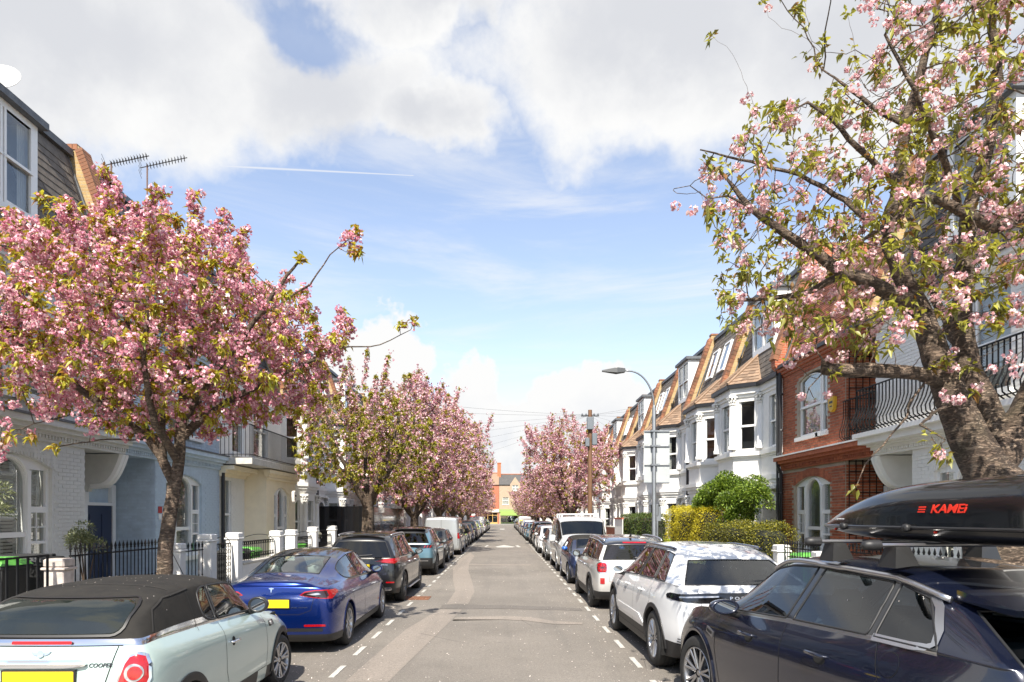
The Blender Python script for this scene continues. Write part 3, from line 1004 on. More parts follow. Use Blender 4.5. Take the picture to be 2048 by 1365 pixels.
def arch_house(label, side, Y0, W, porch, wall, trim, mans, door='blue', nbrick=0, bricks=False, balcony=False, brickmat=None, red=False,
               win=None, near=False, dorm=True, upper_back='shutter', roofparts=0, porch_recess_up=False):
    """flat-fronted terraced house: arched window, recessed porch, mansard"""
    r, fr = root_house('terraced_house', label, side, Y0)
    pw = 1.4
    pu = (0, pw) if porch == 'near' else (W - pw, W)
    wu = (pw, W) if porch == 'near' else (0, W - pw)
    win = win or ((wu[0] + wu[1]) / 2 - 1.02, (wu[0] + wu[1]) / 2 + 1.02)
    gz0, gz1, gr = .95, 2.88, .22
    Z1, Z2 = 3.50, 3.80           # string cornice between the floors
    TOPZ = 6.45
    # ground floor front and first floor front as one wall sheet with openings
    if red: f1 = (win[0] + .15, win[1] - .25, 4.25, 5.85)
    else: f1 = (win[0] + .1, win[1] - .1, 4.15, 5.9)
    mb = MB()
    up0, up1 = (wu if porch_recess_up else (0, W))
    fr.slab(mb, rect(wu[0], wu[1], 0, Z2), [arch(win[0], win[1], gz0, gz1, gr, 12)], -.24, .24)
    fholes = [arch(f1[0], f1[1], f1[2], f1[3], .16, 10)]
    fr.slab(mb, rect(up0, up1, Z2, TOPZ), fholes, -.24, .24)
    # recess walls
    rd = -1.0
    a, b = pu
    fr.box(mb, a + .02, b - .02, rd - .1, rd, 0, Z2)
    inner = b if porch == 'near' else a
    e0, e1 = (inner - .0, inner + .12) if porch == 'near' else (inner - .12, inner)
    fr.box(mb, e0, e1, rd, -.24, 0, Z2)
    fr.box(mb, a, b, rd, -.02, Z1 - .1, Z2 - .02)
    if porch_recess_up:
        fr.box(mb, a + .02, b - .02, rd - .1, rd, Z2, TOPZ)
        fr.box(mb, e0, e1, rd, -.24, Z2, TOPZ)
    # rest of the shell
    fr.box(mb, .02, W - .02, -8, -1.2, 0, 6.5)
    mb.build('wall', M_MORTAR if (red and bricks) else wall, r)
    if bricks:
        bm_ = brickmat or wall
        hole = lambda u, z: in_arch(u, z, win[0], win[1], gz0, gz1, gr) or in_arch(u, z, f1[0], f1[1], f1[2], f1[3], .16)
        cam_end = (lambda c: -(c[2] if c[2] < 3.4 else 99) + 0) if False else None
        order = (lambda c: (0 if (.6 < c[2] < 3.4) else 1, -c[0])) if near else None
        brick_field(fr, r, wu[0], wu[1], 0, Z1 - .15, bm_, hole, nbrick, order=order)
        brick_field(fr, r, up0, up1, Z2, TOPZ - .2, bm_, hole, 0)
        if red or near:
            # the recess side facing the street's near end
            f2 = Fr(fr.p(e0 if porch == 'near' else e1, 0, 0), fr.N, -fr.U if porch == 'near' else fr.U)
            ft = Fr(fr.p(inner, 0, 0), fr.N, -fr.U if porch == 'near' else fr.U)
            brick_field(ft, r, rd, -.02, 0, Z1 - .15, bm_, None, 0)
            if porch_recess_up: brick_field(ft, r, rd, -.02, Z2, TOPZ - .2, bm_, None, 0)
        # brick arch head
        q = MB()
        m_ = (win[0] + win[1]) / 2; h = (win[1] - win[0]) / 2
        nn = 26
        for k in range(nn):
            x = win[0] - .1 + (win[1] - win[0] + .2) * (k + .5) / nn
            zz = gz1 + gr * max(0, 1 - ((x - m_) / h) ** 2)
            fr.box(q, x - .034, x + .034, 0, .012, zz + .01, zz + .235)
        q.build('arch_bricks', bm_, r)
    big_window(fr, r, win[0], win[1], gz0, gz1, gr)
    w1 = (f1[0] + f1[1]) / 2
    if red:
        window(fr, r, f1[0], f1[0] + .42, f1[2], f1[3], 0, back='net', mun=1)
        window(fr, r, f1[0] + .46, f1[1], f1[2], f1[3], .12, back='net')
    else:
        window(fr, r, f1[0], w1 - .03, f1[2], f1[3], .05, back=upper_back)
        window(fr, r, w1 + .03, f1[1], f1[2], f1[3], .05, back=upper_back)
    # cornice with dentils and its lead top
    q = MB()
    moulding(q, fr, wu[0] if porch_recess_up and False else 0, W, Z1, [(.06, -.12, 0), (.13, 0, .07), (.22, .07, .15), (.30, .15, .26)], (False, False))
    for k in range(int(W / .09)): fr.box(q, k * .09 + .02, k * .09 + .065, .06, .105, Z1 - .07, Z1)
    q.build('cornice', trim, r)
    q = MB(); fr.box(q, 0, W, -.02, .33, Z1 + .262, Z1 + .30); q.build('cornice_lead', M_LEAD if not red else M_FRAME, r)
    # eaves
    q = MB(); moulding(q, fr, 0, W, TOPZ - .25, [(.05, 0, .08), (.12, .08, .16), (.18, .16, .25)], (False, False)); q.build('eaves_cornice', trim if not red else M_REDM, r)
    q = MB(); fr.box(q, 0, W, .0, .24, TOPZ, TOPZ + .10); q.build('gutter', M_GUTTER, r)
    # door in the recess
    fd = Fr(fr.p(0, rd, 0), fr.U, fr.N)
    dm = mat('door_' + door, DOORS[door], .35, coat=.3)
    q = MB(); fd.box(q, a + .2, b - .2, .01, .06, 0, 2.25)
    for (x0, x1, y0, y1) in ((.30, .62, .2, .9), (.78, 1.1, .2, .9), (.30, .62, 1.1, 2.05), (.78, 1.1, 1.1, 2.05)):
        fd.box(q, a + x0, a + x1, .06, .075, y0, y1)
    dr = q.build('door', dm, r)
    q = MB(); q.tube([fd.p(a + .26, .10, 1.0), fd.p(a + .26, .10, 1.18)], .014, 6); q.build('door_handle', M_CHROME, dr)
    q = MB(); fd.slab(q, rect(a + .08, b - .08, 0, 2.75), [rect(a + .2, b - .2, 0, 2.25), rect(a + .25, b - .25, 2.32, 2.68)], .002, .09); q.build('door_frame', M_FRAME, r)
    q = MB(); fr.box(q, a, b, -1, .35, .1, .25); fr.box(q, a, b, -1, .05, .25, .38); q.build('door_step', M_STONE, r)
    # curved bracket under the porch roof at the party line
    pl = 0 if porch == 'near' else W
    q = MB()
    pts = [(-.96, Z1 - .12), (-.96, 2.55), (-.70, 2.55), (-.66, 2.68)]
    for k in range(9):
        t_ = k / 8; pts.append((-.66 + .66 * (t_ ** .55) + .02, 2.68 + (Z1 - .12 - 2.68) * (t_ ** 1.7)))
    s0, s1 = (pl, pl + .13) if porch == 'near' else (pl - .13, pl)
    q.slab(pts, [], fr.o + fr.U * s0, fr.N, Z, fr.U, .13)
    q.build('porch_bracket', trim if not red else M_WHITE, r)
    q = MB()
    edge = pts[3:]
    q.tube([fr.p((s0 + s1) / 2, p[0], p[1]) for p in edge], .075, 6)
    q.build('bracket_moulding', M_FRAME, r)
    # roof
    if red:
        q = MB(); q.slab([(-.02, TOPZ + .02), (-.75, 8.6), (-5, 8.62), (-5, TOPZ)], [], fr.o, fr.N, Z, fr.U, W)
        q.build('brick_attic', M_MORTAR, r)
        Dv = Z * 2.13 - fr.N * .73
        tiles_on(r, fr.p(0, 0, TOPZ + .02), fr.U, Dv, 23, 30, .225, .0745, M_REDA, 0, thick=.008, N=fr.N * 2.13 + Z * .73)
        q = MB()
        for u in (.1, W * .5, W - .1): q.slab([(.06, TOPZ + .1), (-.67, 8.68), (-.80, 8.6), (-.06, TOPZ)], [], fr.o + fr.U * (u - .09), fr.N, Z, fr.U, .18)
        q.build('attic_pilasters', M_ORANGE, r)
        party_fin(fr, r, W, near=False, body=M_REDM)
    else:
        hol = []
        dw = None
        if dorm:
            dw = (win[0] + .25, win[1] - .1, 7.35, 9.25)
            hol = [(dw[0] + .05, dw[1] - .05, .85, 2.75)]
        mansard(fr, r, .17, W - .17, mans, dormer=dw, near=roofparts, z0=TOPZ + .08, holes=hol)
        party_fin(fr, r, W, near=near)
    if balcony:
        q = MB(); fr.box(q, 0, W, -.02, .55, Z1 + .26, Z1 + .36); fr.box(q, 0, W, -.02, .42, Z1 + .12, Z1 + .26)
        q.build('balcony_floor', M_WHITE, r)
        bf = Fr(fr.p(0, 0, 0), fr.U, fr.N)
        railing(bf, r, .05, W - .05, .46, Z1 + .38, Z1 + 1.35, step=.13, belly=.14, r=.014)
        for uu in (.05, W - .05):
            fq = Fr(fr.p(uu, 0, 0), fr.N, fr.U)
            railing(fq, r, .05, .46, 0, Z1 + .38, Z1 + 1.35, step=.13)
    return r, fr


# ---- left: grey, blue ; right: white with balcony, red brick
L1, fL1 = arch_house('grey painted terraced house with slate mansard and arched window at the left edge', -1, 9.98, 5.25, 'far', M_GREYW, M_GREYW, M_SLATE2,
                     door='grey', nbrick=290, bricks=True, near=True, win=(.78, 2.86), roofparts=280)
L2, fL2 = arch_house('pale blue painted terraced house with deep blue porch behind the near cherry tree', -1, 15.23, 5.12, 'near', M_BLUEW, M_BLUEW, M_SLATE,
                     door='navy', nbrick=290, bricks=True, near=True, win=(1.95, 3.98))
R0, fR0 = arch_house('white painted brick house with wavy iron balcony behind the large right cherry tree', 1, 10.4, 5.2, 'far', M_WHITEW, M_WHITE, M_SLATE,
                     door='blue', nbrick=0, bricks=True, balcony=True, win=(.95, 3.1), near=False)
R1, fR1 = arch_house('red brick terraced house with arched white window and brick attic', 1, 15.6, 5.2, 'near', M_REDM, M_REDB, M_SLATE2,
                     door='black', bricks=True, brickmat=M_REDB, red=True, win=(2.2, 4.35), porch_recess_up=True)
# iron balcony over the red porch and its trellis
railing(fR1, R1, .0, 1.4, .05, 3.86, 4.85, step=.12, belly=.10)
q = MB()
for k in range(6): fR1.box(q, 1.38, 1.40, -.95 + k * .17, -.93 + k * .17, .3, 6.2)
for k in range(22): fR1.box(q, 1.36, 1.38, -.95, -.08, .5 + k * .26, .52 + k * .26)
q.build('trellis', M_BLACKIRON, R1)
# downpipe between red and white houses, yellow alarm boxes
q = MB(); q.tube([fR1.p(5.1, .12, 6.5), fR1.p(5.1, .12, 3.95), fR1.p(5.1, .2, 3.8), fR1.p(5.1, .2, 3.5), fR1.p(5.1, .10, 3.3), fR1.p(5.1, .10, .1)], .05, 8)
for z_ in (1.6, 2.7, 4.6, 5.7): q.lathe([(.06, -.03), (.07, 0), (.06, .03)], 8, Matrix.Translation(fR1.p(5.1, .10, z_)))
q.build('downpipe', M_GUTTER, R1, smooth=False)


def alarm(fr, root, u, z, col, label):
    q = MB()
    fr.slab(q, [(-.14, -.02), (-.11, -.16), (0, -.22), (.11, -.16), (.14, -.02), (.14, .16), (0, .20), (-.14, .16)], [], 0, .09)
    m = mat('alarm_' + label[:6].strip().replace(' ', '_'), col, .5)
    o = q.build('alarm_box', m, None, loc=root.location + fr.p(u, .01, z) - Vector((0, 0, 0)))
    tag(o, label, 'alarm box')
    # printed panel
    q = MB(); fr.slab(q, rect(-.09, .09, .0, .06), [], .091, .003); fr.slab(q, rect(-.06, .06, -.09, -.06), [], .091, .003)
    q.build('printed_panel', mat('dark_print', (.05, .05, .05), .6), o)


alarm(fR1, R1, 1.95, 5.0, (.62, .38, .03), 'yellow burglar alarm box on the red brick first floor')

# ---- cream house with balcony (left)
def cream_house():
    Y0 = 20.35; W = 5.1
    r, fr = root_house('terraced_house', 'cream rendered terraced house with iron balcony over an arched window', -1, Y0)
    mb = MB()
    fr.slab(mb, rect(0, W, 0, 6.45), [rect(.35, .95, 1.0, 3.1), rect(1.0, 2.0, 4.0, 5.9), rect(2.8, 4.2, 4.0, 5.9)], -.24, .24)
    fr.box(mb, .02, W - .02, -8, -1.0, 0, 6.5)
    mb.build('wall', M_WHITEW, r)
    brick_field(fr, r, 0, 1.95, 0, 3.5, M_WHITEW, lambda u, z: in_rect(u, z, (.35, .95, 1.0, 3.1)), 200)
    window(fr, r, .35, .95, 1.0, 3.1, 0, back='none')
    # projecting bay, cream
    q = MB(); pd = .72
    f2 = Fr(fr.p(0, pd, 0), fr.U, fr.N)
    f2.slab(q, rect(2.0, W, 0, 3.55), [arch(2.75, 4.35, .9, 2.75, .25)], -.24, .24)
    fr.box(q, 2.0, 2.24, 0, pd - .24, 0, 3.55); fr.box(q, W - .24, W, 0, pd - .24, 0, 3.55)
    q.build('bay_wall', M_CREAMW, r)
    q = MB(); moulding(q, f2, 2.0, W, 3.3, [(.05, -.1, 0), (.12, 0, .1), (.2, .1, .22)], (True, True)); moulding(q, fr, 0, 2.0, 3.3, [(.08, -.1, 0), (.2, 0, .1), (.45, .1, .22)], (False, False))
    for k in range(34): f2.box(q, 2.0 + k * .09, 2.045 + k * .09, .05, .10, 3.22, 3.29)
    q.build('cornice', M_CREAMW, r)
    q = MB(); fr.box(q, -.02, W, .002, pd + .28, 3.56, 3.74); q.build('balcony_floor', M_STONE, r)
    railing(fr, r, .0, W - .05, pd + .2, 3.78, 4.75, step=.105)
    fq = Fr(fr.p(0.0, 0, 0), fr.N, fr.U); railing(fq, r, .05, pd + .2, 0, 3.78, 4.75, step=.12)
    w = big_window(f2, r, 2.75, 4.35, .9, 2.75, .25, back='net')
    window(fr, r, 1.0, 2.0, 4.0, 5.9, 0, back='curtain', mun=1); window(fr, r, 2.8, 4.2, 4.0, 5.9, 0, back='curtain', mun=1)
    q = MB(); fr.box(q, 0, W, 0, .24, 6.45, 6.55); q.build('gutter', M_GUTTER, r)
    mansard(fr, r, .17, W - .17, M_SLATE, dormer=(1.3, 3.6, 7.3, 9.2), z0=6.53, holes=[(1.3, 3.6, .8, 2.8)])
    party_fin(fr, r, W)
    q = MB(); q.tube([fr.p(.06, .1, 3.4), fr.p(.06, .1, .1)], .055, 8); q.build('downpipe', M_GUTTER, r)
    alarm(f2, r, 2.45, 2.75, (.66, .62, .55), 'cream burglar alarm box on the cream house bay')
    return r


L3 = cream_house()


# ---- white canted bay house
def bay_house(label, side, Y0, flat, glass_backing=('curtain', 'curtain'), group=None, simple=False, doorc='black', upper=M_WHITEW, roof='dormer', chim=False, W=5.15):
    r, fr = root_house('terraced_house', label, side, Y0, group)
    PJ = .72
    # u positions for flat part at the low end; mirrored otherwise
    def mu(a, b): return (a, b) if flat == 'near' else (W - b, W - a)
    mb = MB()
    d0, d1 = mu(.30, 1.35)     # door
    s0, s1 = mu(.55, 1.10)     # window over it
    b0, b3 = mu(1.75, 4.6)
    c0, c1 = b0 + .62, b3 - .62
    fr.slab(mb, rect(0, W, 0, 6.3), [arch(d0, d1, .1, 2.35, .3), rect(s0, s1, 4.2, 5.85), rect(b0 + .1, b3 - .1, .3, 6.1)], -.24, .24)
    fr.box(mb, .02, W - .02, -8, -1.05, 0, 6.5)
    fr.box(mb, d0 - .1, d1 + .1, -1.0, -.9, 0, 3.0); fr.box(mb, d0 - .1, d0, -.9, -.24, 0, 3); fr.box(mb, d1, d1 + .1, -.9, -.24, 0, 3)
    mb.build('wall', upper, r)
    # bay panels
    A, B, Cc, D = fr.p(b0, 0, 0), fr.p(c0, PJ, 0), fr.p(c1, PJ, 0), fr.p(b3, 0, 0)
    panels = []
    for (P, Q) in ((A, B), (B, Cc), (Cc, D)):
        U = (Q - P).normalized(); N = Vector((U.y, -U.x, 0))
        if N.dot(fr.N) < 0: N = -N
        panels.append((Fr(P, U, N), (Q - P).length))
    wl = MB()
    for i, (f, L) in enumerate(panels):
        g = .20 if i != 1 else .36
        hs = [rect(g, L - g, .95, 2.62), rect(g, L - g, 4.2, 5.85)]
        f.slab(wl, rect(0, L, 0, 6.3), hs, -.16, .16)
    bw = wl.build('bay_wall', M_WHITEW, r)
    for i, (f, L) in enumerate(panels):
        g = .20 if i != 1 else .36
        window(f, r, g, L - g, .95, 2.62, 0, d=-.12, back=glass_backing[0], sill=False)
        window(f, r, g, L - g, 4.2, 5.85, 0, d=-.12, back=glass_backing[1], sill=False)
    window(fr, r, s0, s1, 4.2, 5.85, 0, back=glass_backing[1], sill=not simple)
    # string courses round the bay
    for z_, pr in ((.0, [(.05, 0, .75), (.09, .70, .85)]), (2.95, [(.05, 0, .12), (.12, .12, .22), (.17, .22, .36)]), (3.95, [(.05, 0, .07), (.13, .07, .2)]), (6.0, [(.05, 0, .1), (.12, .1, .3)])):
        q = MB()
        for (f, L) in panels:
            for (d, a, b) in pr: f.box(q, -d * .45, L + d * .45, -.02, d, z_ + a, z_ + b)
        if z_ > 0:
            for (e0, e1) in ((0, b0), (b3, W)):
                for (d, a, b) in pr: fr.box(q, e0, e1, -.02, d * .8, z_ + a, z_ + b)
        q.build('string_course', M_WHITE, r)
    # columns at the corners and beside the door
    if True:
        for (P, zz0, zz1) in [(B, .85, 2.70), (Cc, .85, 2.70), (A, .85, 2.7), (B, 4.15, 5.9), (Cc, 4.15, 5.9), (A if flat == 'near' else D, 4.15, 5.9)]:
            q = MB()
            cc = P + fr.N * .03
            q.lathe([(.15, zz0), (.15, zz0 + .1), (.115, zz0 + .14), (.10, zz1 - .28), (.12, zz1 - .26)], 10, Matrix.Translation((cc.x, cc.y, 0)))
            capital(q, (cc.x, cc.y, zz1 - .18), .14)
            q.build('column', M_WHITE, r, auto=40)
    # porch surround and door
    q = MB()
    fr.slab(q, arch(d0 - .16, d1 + .16, .1, 2.4, .42), [arch(d0, d1, .1, 2.35, .3)], .0, .10)
    fr.box(q, d0 - .2, d1 + .2, 0, .22, 2.86, 2.95)
    q.build('door_surround', M_WHITE, r)
    fd = Fr(fr.p(0, -.9, 0), fr.U, fr.N)
    q = MB(); fd.box(q, d0 + .05, d1 - .05, .02, .07, .3, 2.3)
    for (x0, x1, y0, y1) in ((.15, .45, .5, 1.1), (.6, .9, .5, 1.1), (.15, .45, 1.25, 2.1), (.6, .9, 1.25, 2.1)): fd.box(q, d0 + x0, d0 + x1, .07, .085, y0, y1)
    dr = q.build('door', mat('door_' + doorc, DOORS[doorc], .35, coat=.3), r)
    q = MB(); fr.box(q, d0 - .1, d1 + .1, -.9, .4, 0, .15); fr.box(q, d0 - .1, d1 + .1, -.9, .1, .15, .3); q.build('door_step', M_STONE, r)
    # gutter round the bay
    q = MB()
    for (f, L) in panels: f.box(q, -.07, L + .07, .10, .24, 6.3, 6.42)
    fr.box(q, 0, b0, .08, .22, 6.3, 6.42); fr.box(q, b3, W, .08, .22, 6.3, 6.42)
    q.build('gutter', M_GUTTER, r)
    # bay roof: three clay slopes meeting the mansard
    apexz = 7.55; e = .22
    Ae, Be, Ce, De = fr.p(b0 - .1, .1, 6.42), fr.p(c0 - .08, PJ + e, 6.42), fr.p(c1 + .08, PJ + e, 6.42), fr.p(b3 + .1, .1, 6.42)
    T0, T1 = fr.p(c0 + .55, -.33, apexz), fr.p(c1 - .55, -.33, apexz)
    q = MB(); q.add([Ae, Be, Ce, De, T0, T1, fr.p(b0 - .1, -.1, 6.42), fr.p(b3 + .1, -.1, 6.42)], [(0, 1, 4), (1, 2, 5, 4), (2, 3, 5), (6, 0, 4), (3, 7, 5)])
    q.build('bay_roof', M_TILE, r)
    # tile courses on the slopes
    q = MB()
    nC = 9
    for (P0, P1, Q0, Q1) in ((Ae, Be, T0, T0), (Be, Ce, T0, T1), (Ce, De, T1, T1)):
        nn = (P1 - P0).cross(Q0 - P0).normalized()
        if nn.z < 0: nn = -nn
        for k in range(nC):
            a_, b_ = k / nC, (k + 1.2) / nC; b_ = min(b_, 1)
            l0, l1 = P0.lerp(Q0, a_), P1.lerp(Q1, a_); m0, m1 = P0.lerp(Q0, b_), P1.lerp(Q1, b_)
            w_ = (l1 - l0).length; n_ = max(1, int(w_ / .2)); off = .5 if k % 2 else 0
            for j in range(-1, n_ + 1):
                x0, x1 = max(0, (j + off) / n_), min(1, (j + 1 + off) / n_ - .006)
                if x1 - x0 < .02: continue
                q.add([l0.lerp(l1, x0) + nn * .03, l0.lerp(l1, x1) + nn * .03, m0.lerp(m1, x1) + nn * .008, m0.lerp(m1, x0) + nn * .008,
                       l0.lerp(l1, x0), l0.lerp(l1, x1)], [(0, 1, 2, 3), (4, 5, 1, 0)])
    o = q.build('bay_roof_tiles', M_TILE, r, fix=False); o['kind'] = 'stuff'
    for (Pa, Pb) in ((Be, T0), (Ce, T1)):
        q = MB(); q.tube([Pa + Z * .05, Pb + Z * .05], .05, 6); q.build('hip_ridge', M_TILE if side > 0 else M_LEAD, r)
    m0_, m1_ = mu(1.2, 3.4)
    mt = M_SLATE2 if roof != 'tile' else M_TILE
    if roof == 'dormer':
        mansard(fr, r, .17, W - .17, mt, dormer=(m0_ + .3, m1_, 7.6, 9.5), z0=6.4, holes=[(m0_ + .3, m1_, 1.1, 3.1)])
    else:
        mansard(fr, r, .17, W - .17, mt, sky=[(m0_, m0_ + .85, 1.6, 2.9), (m1_ - .6, m1_ + .25, 1.6, 2.9)], z0=6.4)
    party_fin(fr, r, W)
    if chim: chimney(fr, r, W, -3.0, 9.8, 11.1)
    q = MB(); x = .06 if flat == 'near' else W - .06
    q.tube([fr.p(x, .14, 6.3), fr.p(x, .14, .1)], .045, 7); q.build('downpipe', M_GUTTER, r)
    return r


Wb = 5.15
names_r = ['first house past the red brick one, white with canted bay and big dormer', 'second house past the red brick one, white bay with brown wooden blinds',
           'third house past the red brick one, white bay with white curtains', 'fourth house past the red brick one, white bay with roof lights']
RB = []
for i, (fl, bl, rf, dc) in enumerate((('near', ('curtain', 'none'), 'dormer', 'blue'), ('far', ('wood', 'wood'), 'lights', 'grey'), ('near', ('curtain', 'curtain'), 'dormer', 'black'), ('far', ('net', 'net'), 'lights', 'red'))):
    RB.append(bay_house(names_r[i], 1, 20.8 + i * Wb, fl, bl, 'white bay fronted houses on the right', doorc=dc, roof=rf, chim=i == 3))
names_l = ['white bay house beside the cream balcony house', 'white bay house behind the second left cherry tree', 'white bay house behind the black hoarding', 'white bay house between the hoarding and the lamp column']
LB = []
for i, (fl, bl, rf, dc) in enumerate((('far', ('curtain', 'none'), 'dormer', 'blue'), ('near', ('net', 'net'), 'lights', 'grey'), ('far', ('curtain', 'curtain'), 'dormer', 'black'), ('near', ('net', 'net'), 'lights', 'red'))):
    LB.append(bay_house(names_l[i], -1, 25.45 + i * Wb, fl, bl, 'white bay fronted houses on the left', doorc=dc, roof=rf, chim=i in (1, 3)))


def far_copy(src, Y, label, group):
    c = src.copy(); COL.objects.link(c); c.location = (src.location.x, Y, src.location.z)
    c['label'] = label; c['group'] = group
    for ch in src.children:
        k = ch.name.split('.')[0]
        if k in ('column', 'door_step', 'flashing', 'hip_ridge', 'door_handle', 'downpipe', 'roof_light', 'pane') and Y > 70: continue
        d = ch.copy(); COL.objects.link(d); d.parent = c
        for g in ch.children:
            if Y > 60 and g.name.split('.')[0] in ('curtain', 'net_curtain', 'slatted_blind', 'window_sill'): continue
            e = g.copy(); COL.objects.link(e); e.parent = d
    return c


ORD = ('first second third fourth fifth sixth seventh eighth ninth tenth eleventh twelfth thirteenth fourteenth fifteenth sixteenth seventeenth eighteenth nineteenth twentieth '
       'twenty-first twenty-second twenty-third twenty-fourth twenty-fifth twenty-sixth').split()
for i in range(4, 25):
    Y = 20.8 + i * Wb
    if Y > 146: break
    far_copy(RB[i % 4], Y, 'white bay fronted house on the right side, ' + ORD[i] + ' past the red brick one', 'far terraced houses on the right')
for i in range(4, 24):
    Y = 25.45 + i * Wb
    if Y > 146: break
    far_copy(LB[i % 4], Y, 'white bay fronted house on the left side, ' + ORD[i] + ' past the cream balcony house', 'far terraced houses on the left')


# ---- buildings across the end of the street
def shop(x0, x1, label, wallm, roofm, H1, H2, front, fcol, gable=False, awning=None, roofz=12.6):
    Y = END_Y + 11.0
    r = thing('shop_building', label, 'shop', ((x0 + x1) / 2, Y, .1))
    W = x1 - x0
    fr = Fr((-W / 2, 0, -.1), (1, 0, 0), (0, -1, 0))
    wins = []
    nW = max(1, int(W / 3))
    for k in range(nW):
        u = W * (k + .5) / nW
        wins.append((u - .75, u + .75, 4.9, 6.7))
        if not gable: wins.append((u - .6, u + .6, 7.7, 9.2))
    q = MB(); fr.slab(q, rect(0, W, 3.7, 9.8), [rect(*w) for w in wins], -.25, .25); fr.box(q, 0, .35, -.25, 0, 0, 3.7); fr.box(q, W - .35, W, -.25, 0, 0, 3.7)
    fr.box(q, .0, W, -9, -1.5, 0, 9.8)
    q.build('wall', wallm, r)
    for w in wins: window(fr, r, *w, 0, back='net')
    q = MB(); q.slab([(.25, 9.8), (-3.2, roofz), (-7, 9.8)], [], fr.o, fr.N, Z, fr.U, W); q.build('roof', roofm, r)
    q = MB(); fr.box(q, 0, W, -3.3, -3.05, roofz - .05, roofz + .12); q.build('ridge_tiles', M_POT, r)
    q = MB(); fr.box(q, 0, W, .0, .2, 9.7, 9.85); q.build('gutter', M_GUTTER, r)
    # shop front
    q = MB(); fr.box(q, .0, W, -.02, .25, 3.0, 3.75); q.build('fascia', mat('fascia_' + front, fcol, .5), r)
    n = max(2, int(W / 1.3)); hs = []
    for k in range(n):
        a_, b_ = .35 + (W - .7) * k / n, .35 + (W - .7) * (k + 1) / n
        hs.append(rect(a_ + .06, b_ - .06, .5, 2.2)); hs.append(rect(a_ + .06, b_ - .06, 2.3, 2.9))
    q = MB(); fr.slab(q, rect(.35, W - .35, .1, 3.0), hs, -.3, .1)
    sf = q.build('shop_front', mat('joinery_' + front, (.55, .36, .12) if front == 'cream' else fcol, .5), r)
    for h in hs:
        g = MB(); fr.slab(g, h, [], -.26, .004); g.build('pane', M_GLASSH, sf)
    g = MB(); fr.slab(g, rect(.35, W - .35, .1, 3.0), [], -1.4, .02); g.build('dark_interior', M_DARKROOM, r)
    if gable:
        u = W * .62
        q = MB(); fr.slab(q, [(u - 1.25, 8.0), (u + 1.25, 8.0), (u + 1.25, 9.9), (u, 11.7), (u - 1.25, 9.9)], [rect(u - .75, u + .75, 7.99 + .3, 9.7)], -.05, .35)
        q.slab([(u - 1.25, 9.9), (u + 1.25, 9.9), (u, 11.7)], [], fr.o, fr.U, Z, -fr.N, 2.5)
        q.build('gable', wallm, r)
        f2 = Fr(fr.p(0, .3, 0), fr.U, fr.N)
        window(f2, r, u - .75, u - .02, 8.29, 9.7, 0, back='net'); window(f2, r, u + .02, u + .75, 8.29, 9.7, 0, back='net')
    if awning:
        q = MB(); q.slab([(.05, 3.3), (1.9, 2.35), (1.9, 2.15), (.05, 3.1)], [], fr.o + fr.U * .3, fr.N, Z, fr.U, W - .6)
        aw = q.build('awning', mat('awning_' + front, awning, .7), r)
        me = text_mesh('BUTCHERS' if False else 'CAFE', .35, .005, M_WHITE) if False else None
    return r


shop(-1.2, 5.2, 'green shop with wide green awning under a pale brick gable at the street end', brick_mat('buff_brick', (.38, .27, .18), (.44, .32, .22), (.42, .38, .32)), M_SLATE, 0, 0, 'green', (.26, .34, .12), True, (.20, .30, .07))
shop(-6.8, -1.25, 'red brick shop building with cream shopfront and tall chimney at the street end', M_REDM, M_TILE, 0, 0, 'cream', (.74, .68, .55), False, None, 12.9)
shop(5.25, 12, 'brick shop with small orange awning right of the green shop', M_STOCK, M_SLATE, 0, 0, 'orange', (.35, .2, .12), False, (.52, .16, .04))
shop(-14, -6.85, 'pale rendered building left of the red brick shop at the street end', M_WHITEW, M_SLATE, 0, 0, 'pale', (.5, .5, .48), False, None)
shop(12.05, 22, 'stock brick building at the far right corner of the junction', M_STOCK, M_SLATE, 0, 0, 'blue', (.1, .14, .2))
shop(-24, -14.05, 'red brick building at the far left corner of the junction', M_REDM, M_SLATE, 0, 0, 'brown', (.2, .12, .08))
fe = Fr((-1.22, END_Y + 11, 0), (1, 0, 0), (0, -1, 0))
q = MB(); fe.box(q, -.45, .45, -3.6, -2.2, 9.5, 15.2); fe.box(q, -.52, .52, -3.7, -2.1, 15.2, 15.45)
ch = q.build('chimney', M_POT); tag(ch, 'tall orange brick chimney between the two roofs at the street end', 'chimney')
# ================================================================== foliage helpers
def rand_unit(rng, n):
    v = rng.normal(size=(n, 3)); return v / np.linalg.norm(v, axis=1)[:, None]


def petals(centers, normals, size, rng, cup=.3):
    """one quad petal tuft per centre"""
    n = len(centers)
    r = rand_unit(rng, n)
    u = np.cross(normals, r); u /= (np.linalg.norm(u, axis=1)[:, None] + 1e-9)
    w = np.cross(normals, u)
    s = (size * rng.uniform(.7, 1.25, n))[:, None]
    k = (rng.uniform(-cup, cup, n))[:, None] * s
    V = np.stack([centers - u * s + normals * k, centers - w * s * .85 - normals * k * .4, centers + u * s + normals * k, centers + w * s * .85 - normals * k * .4], 1)
    return V.reshape(-1, 3), np.arange(n * 4).reshape(-1, 4)


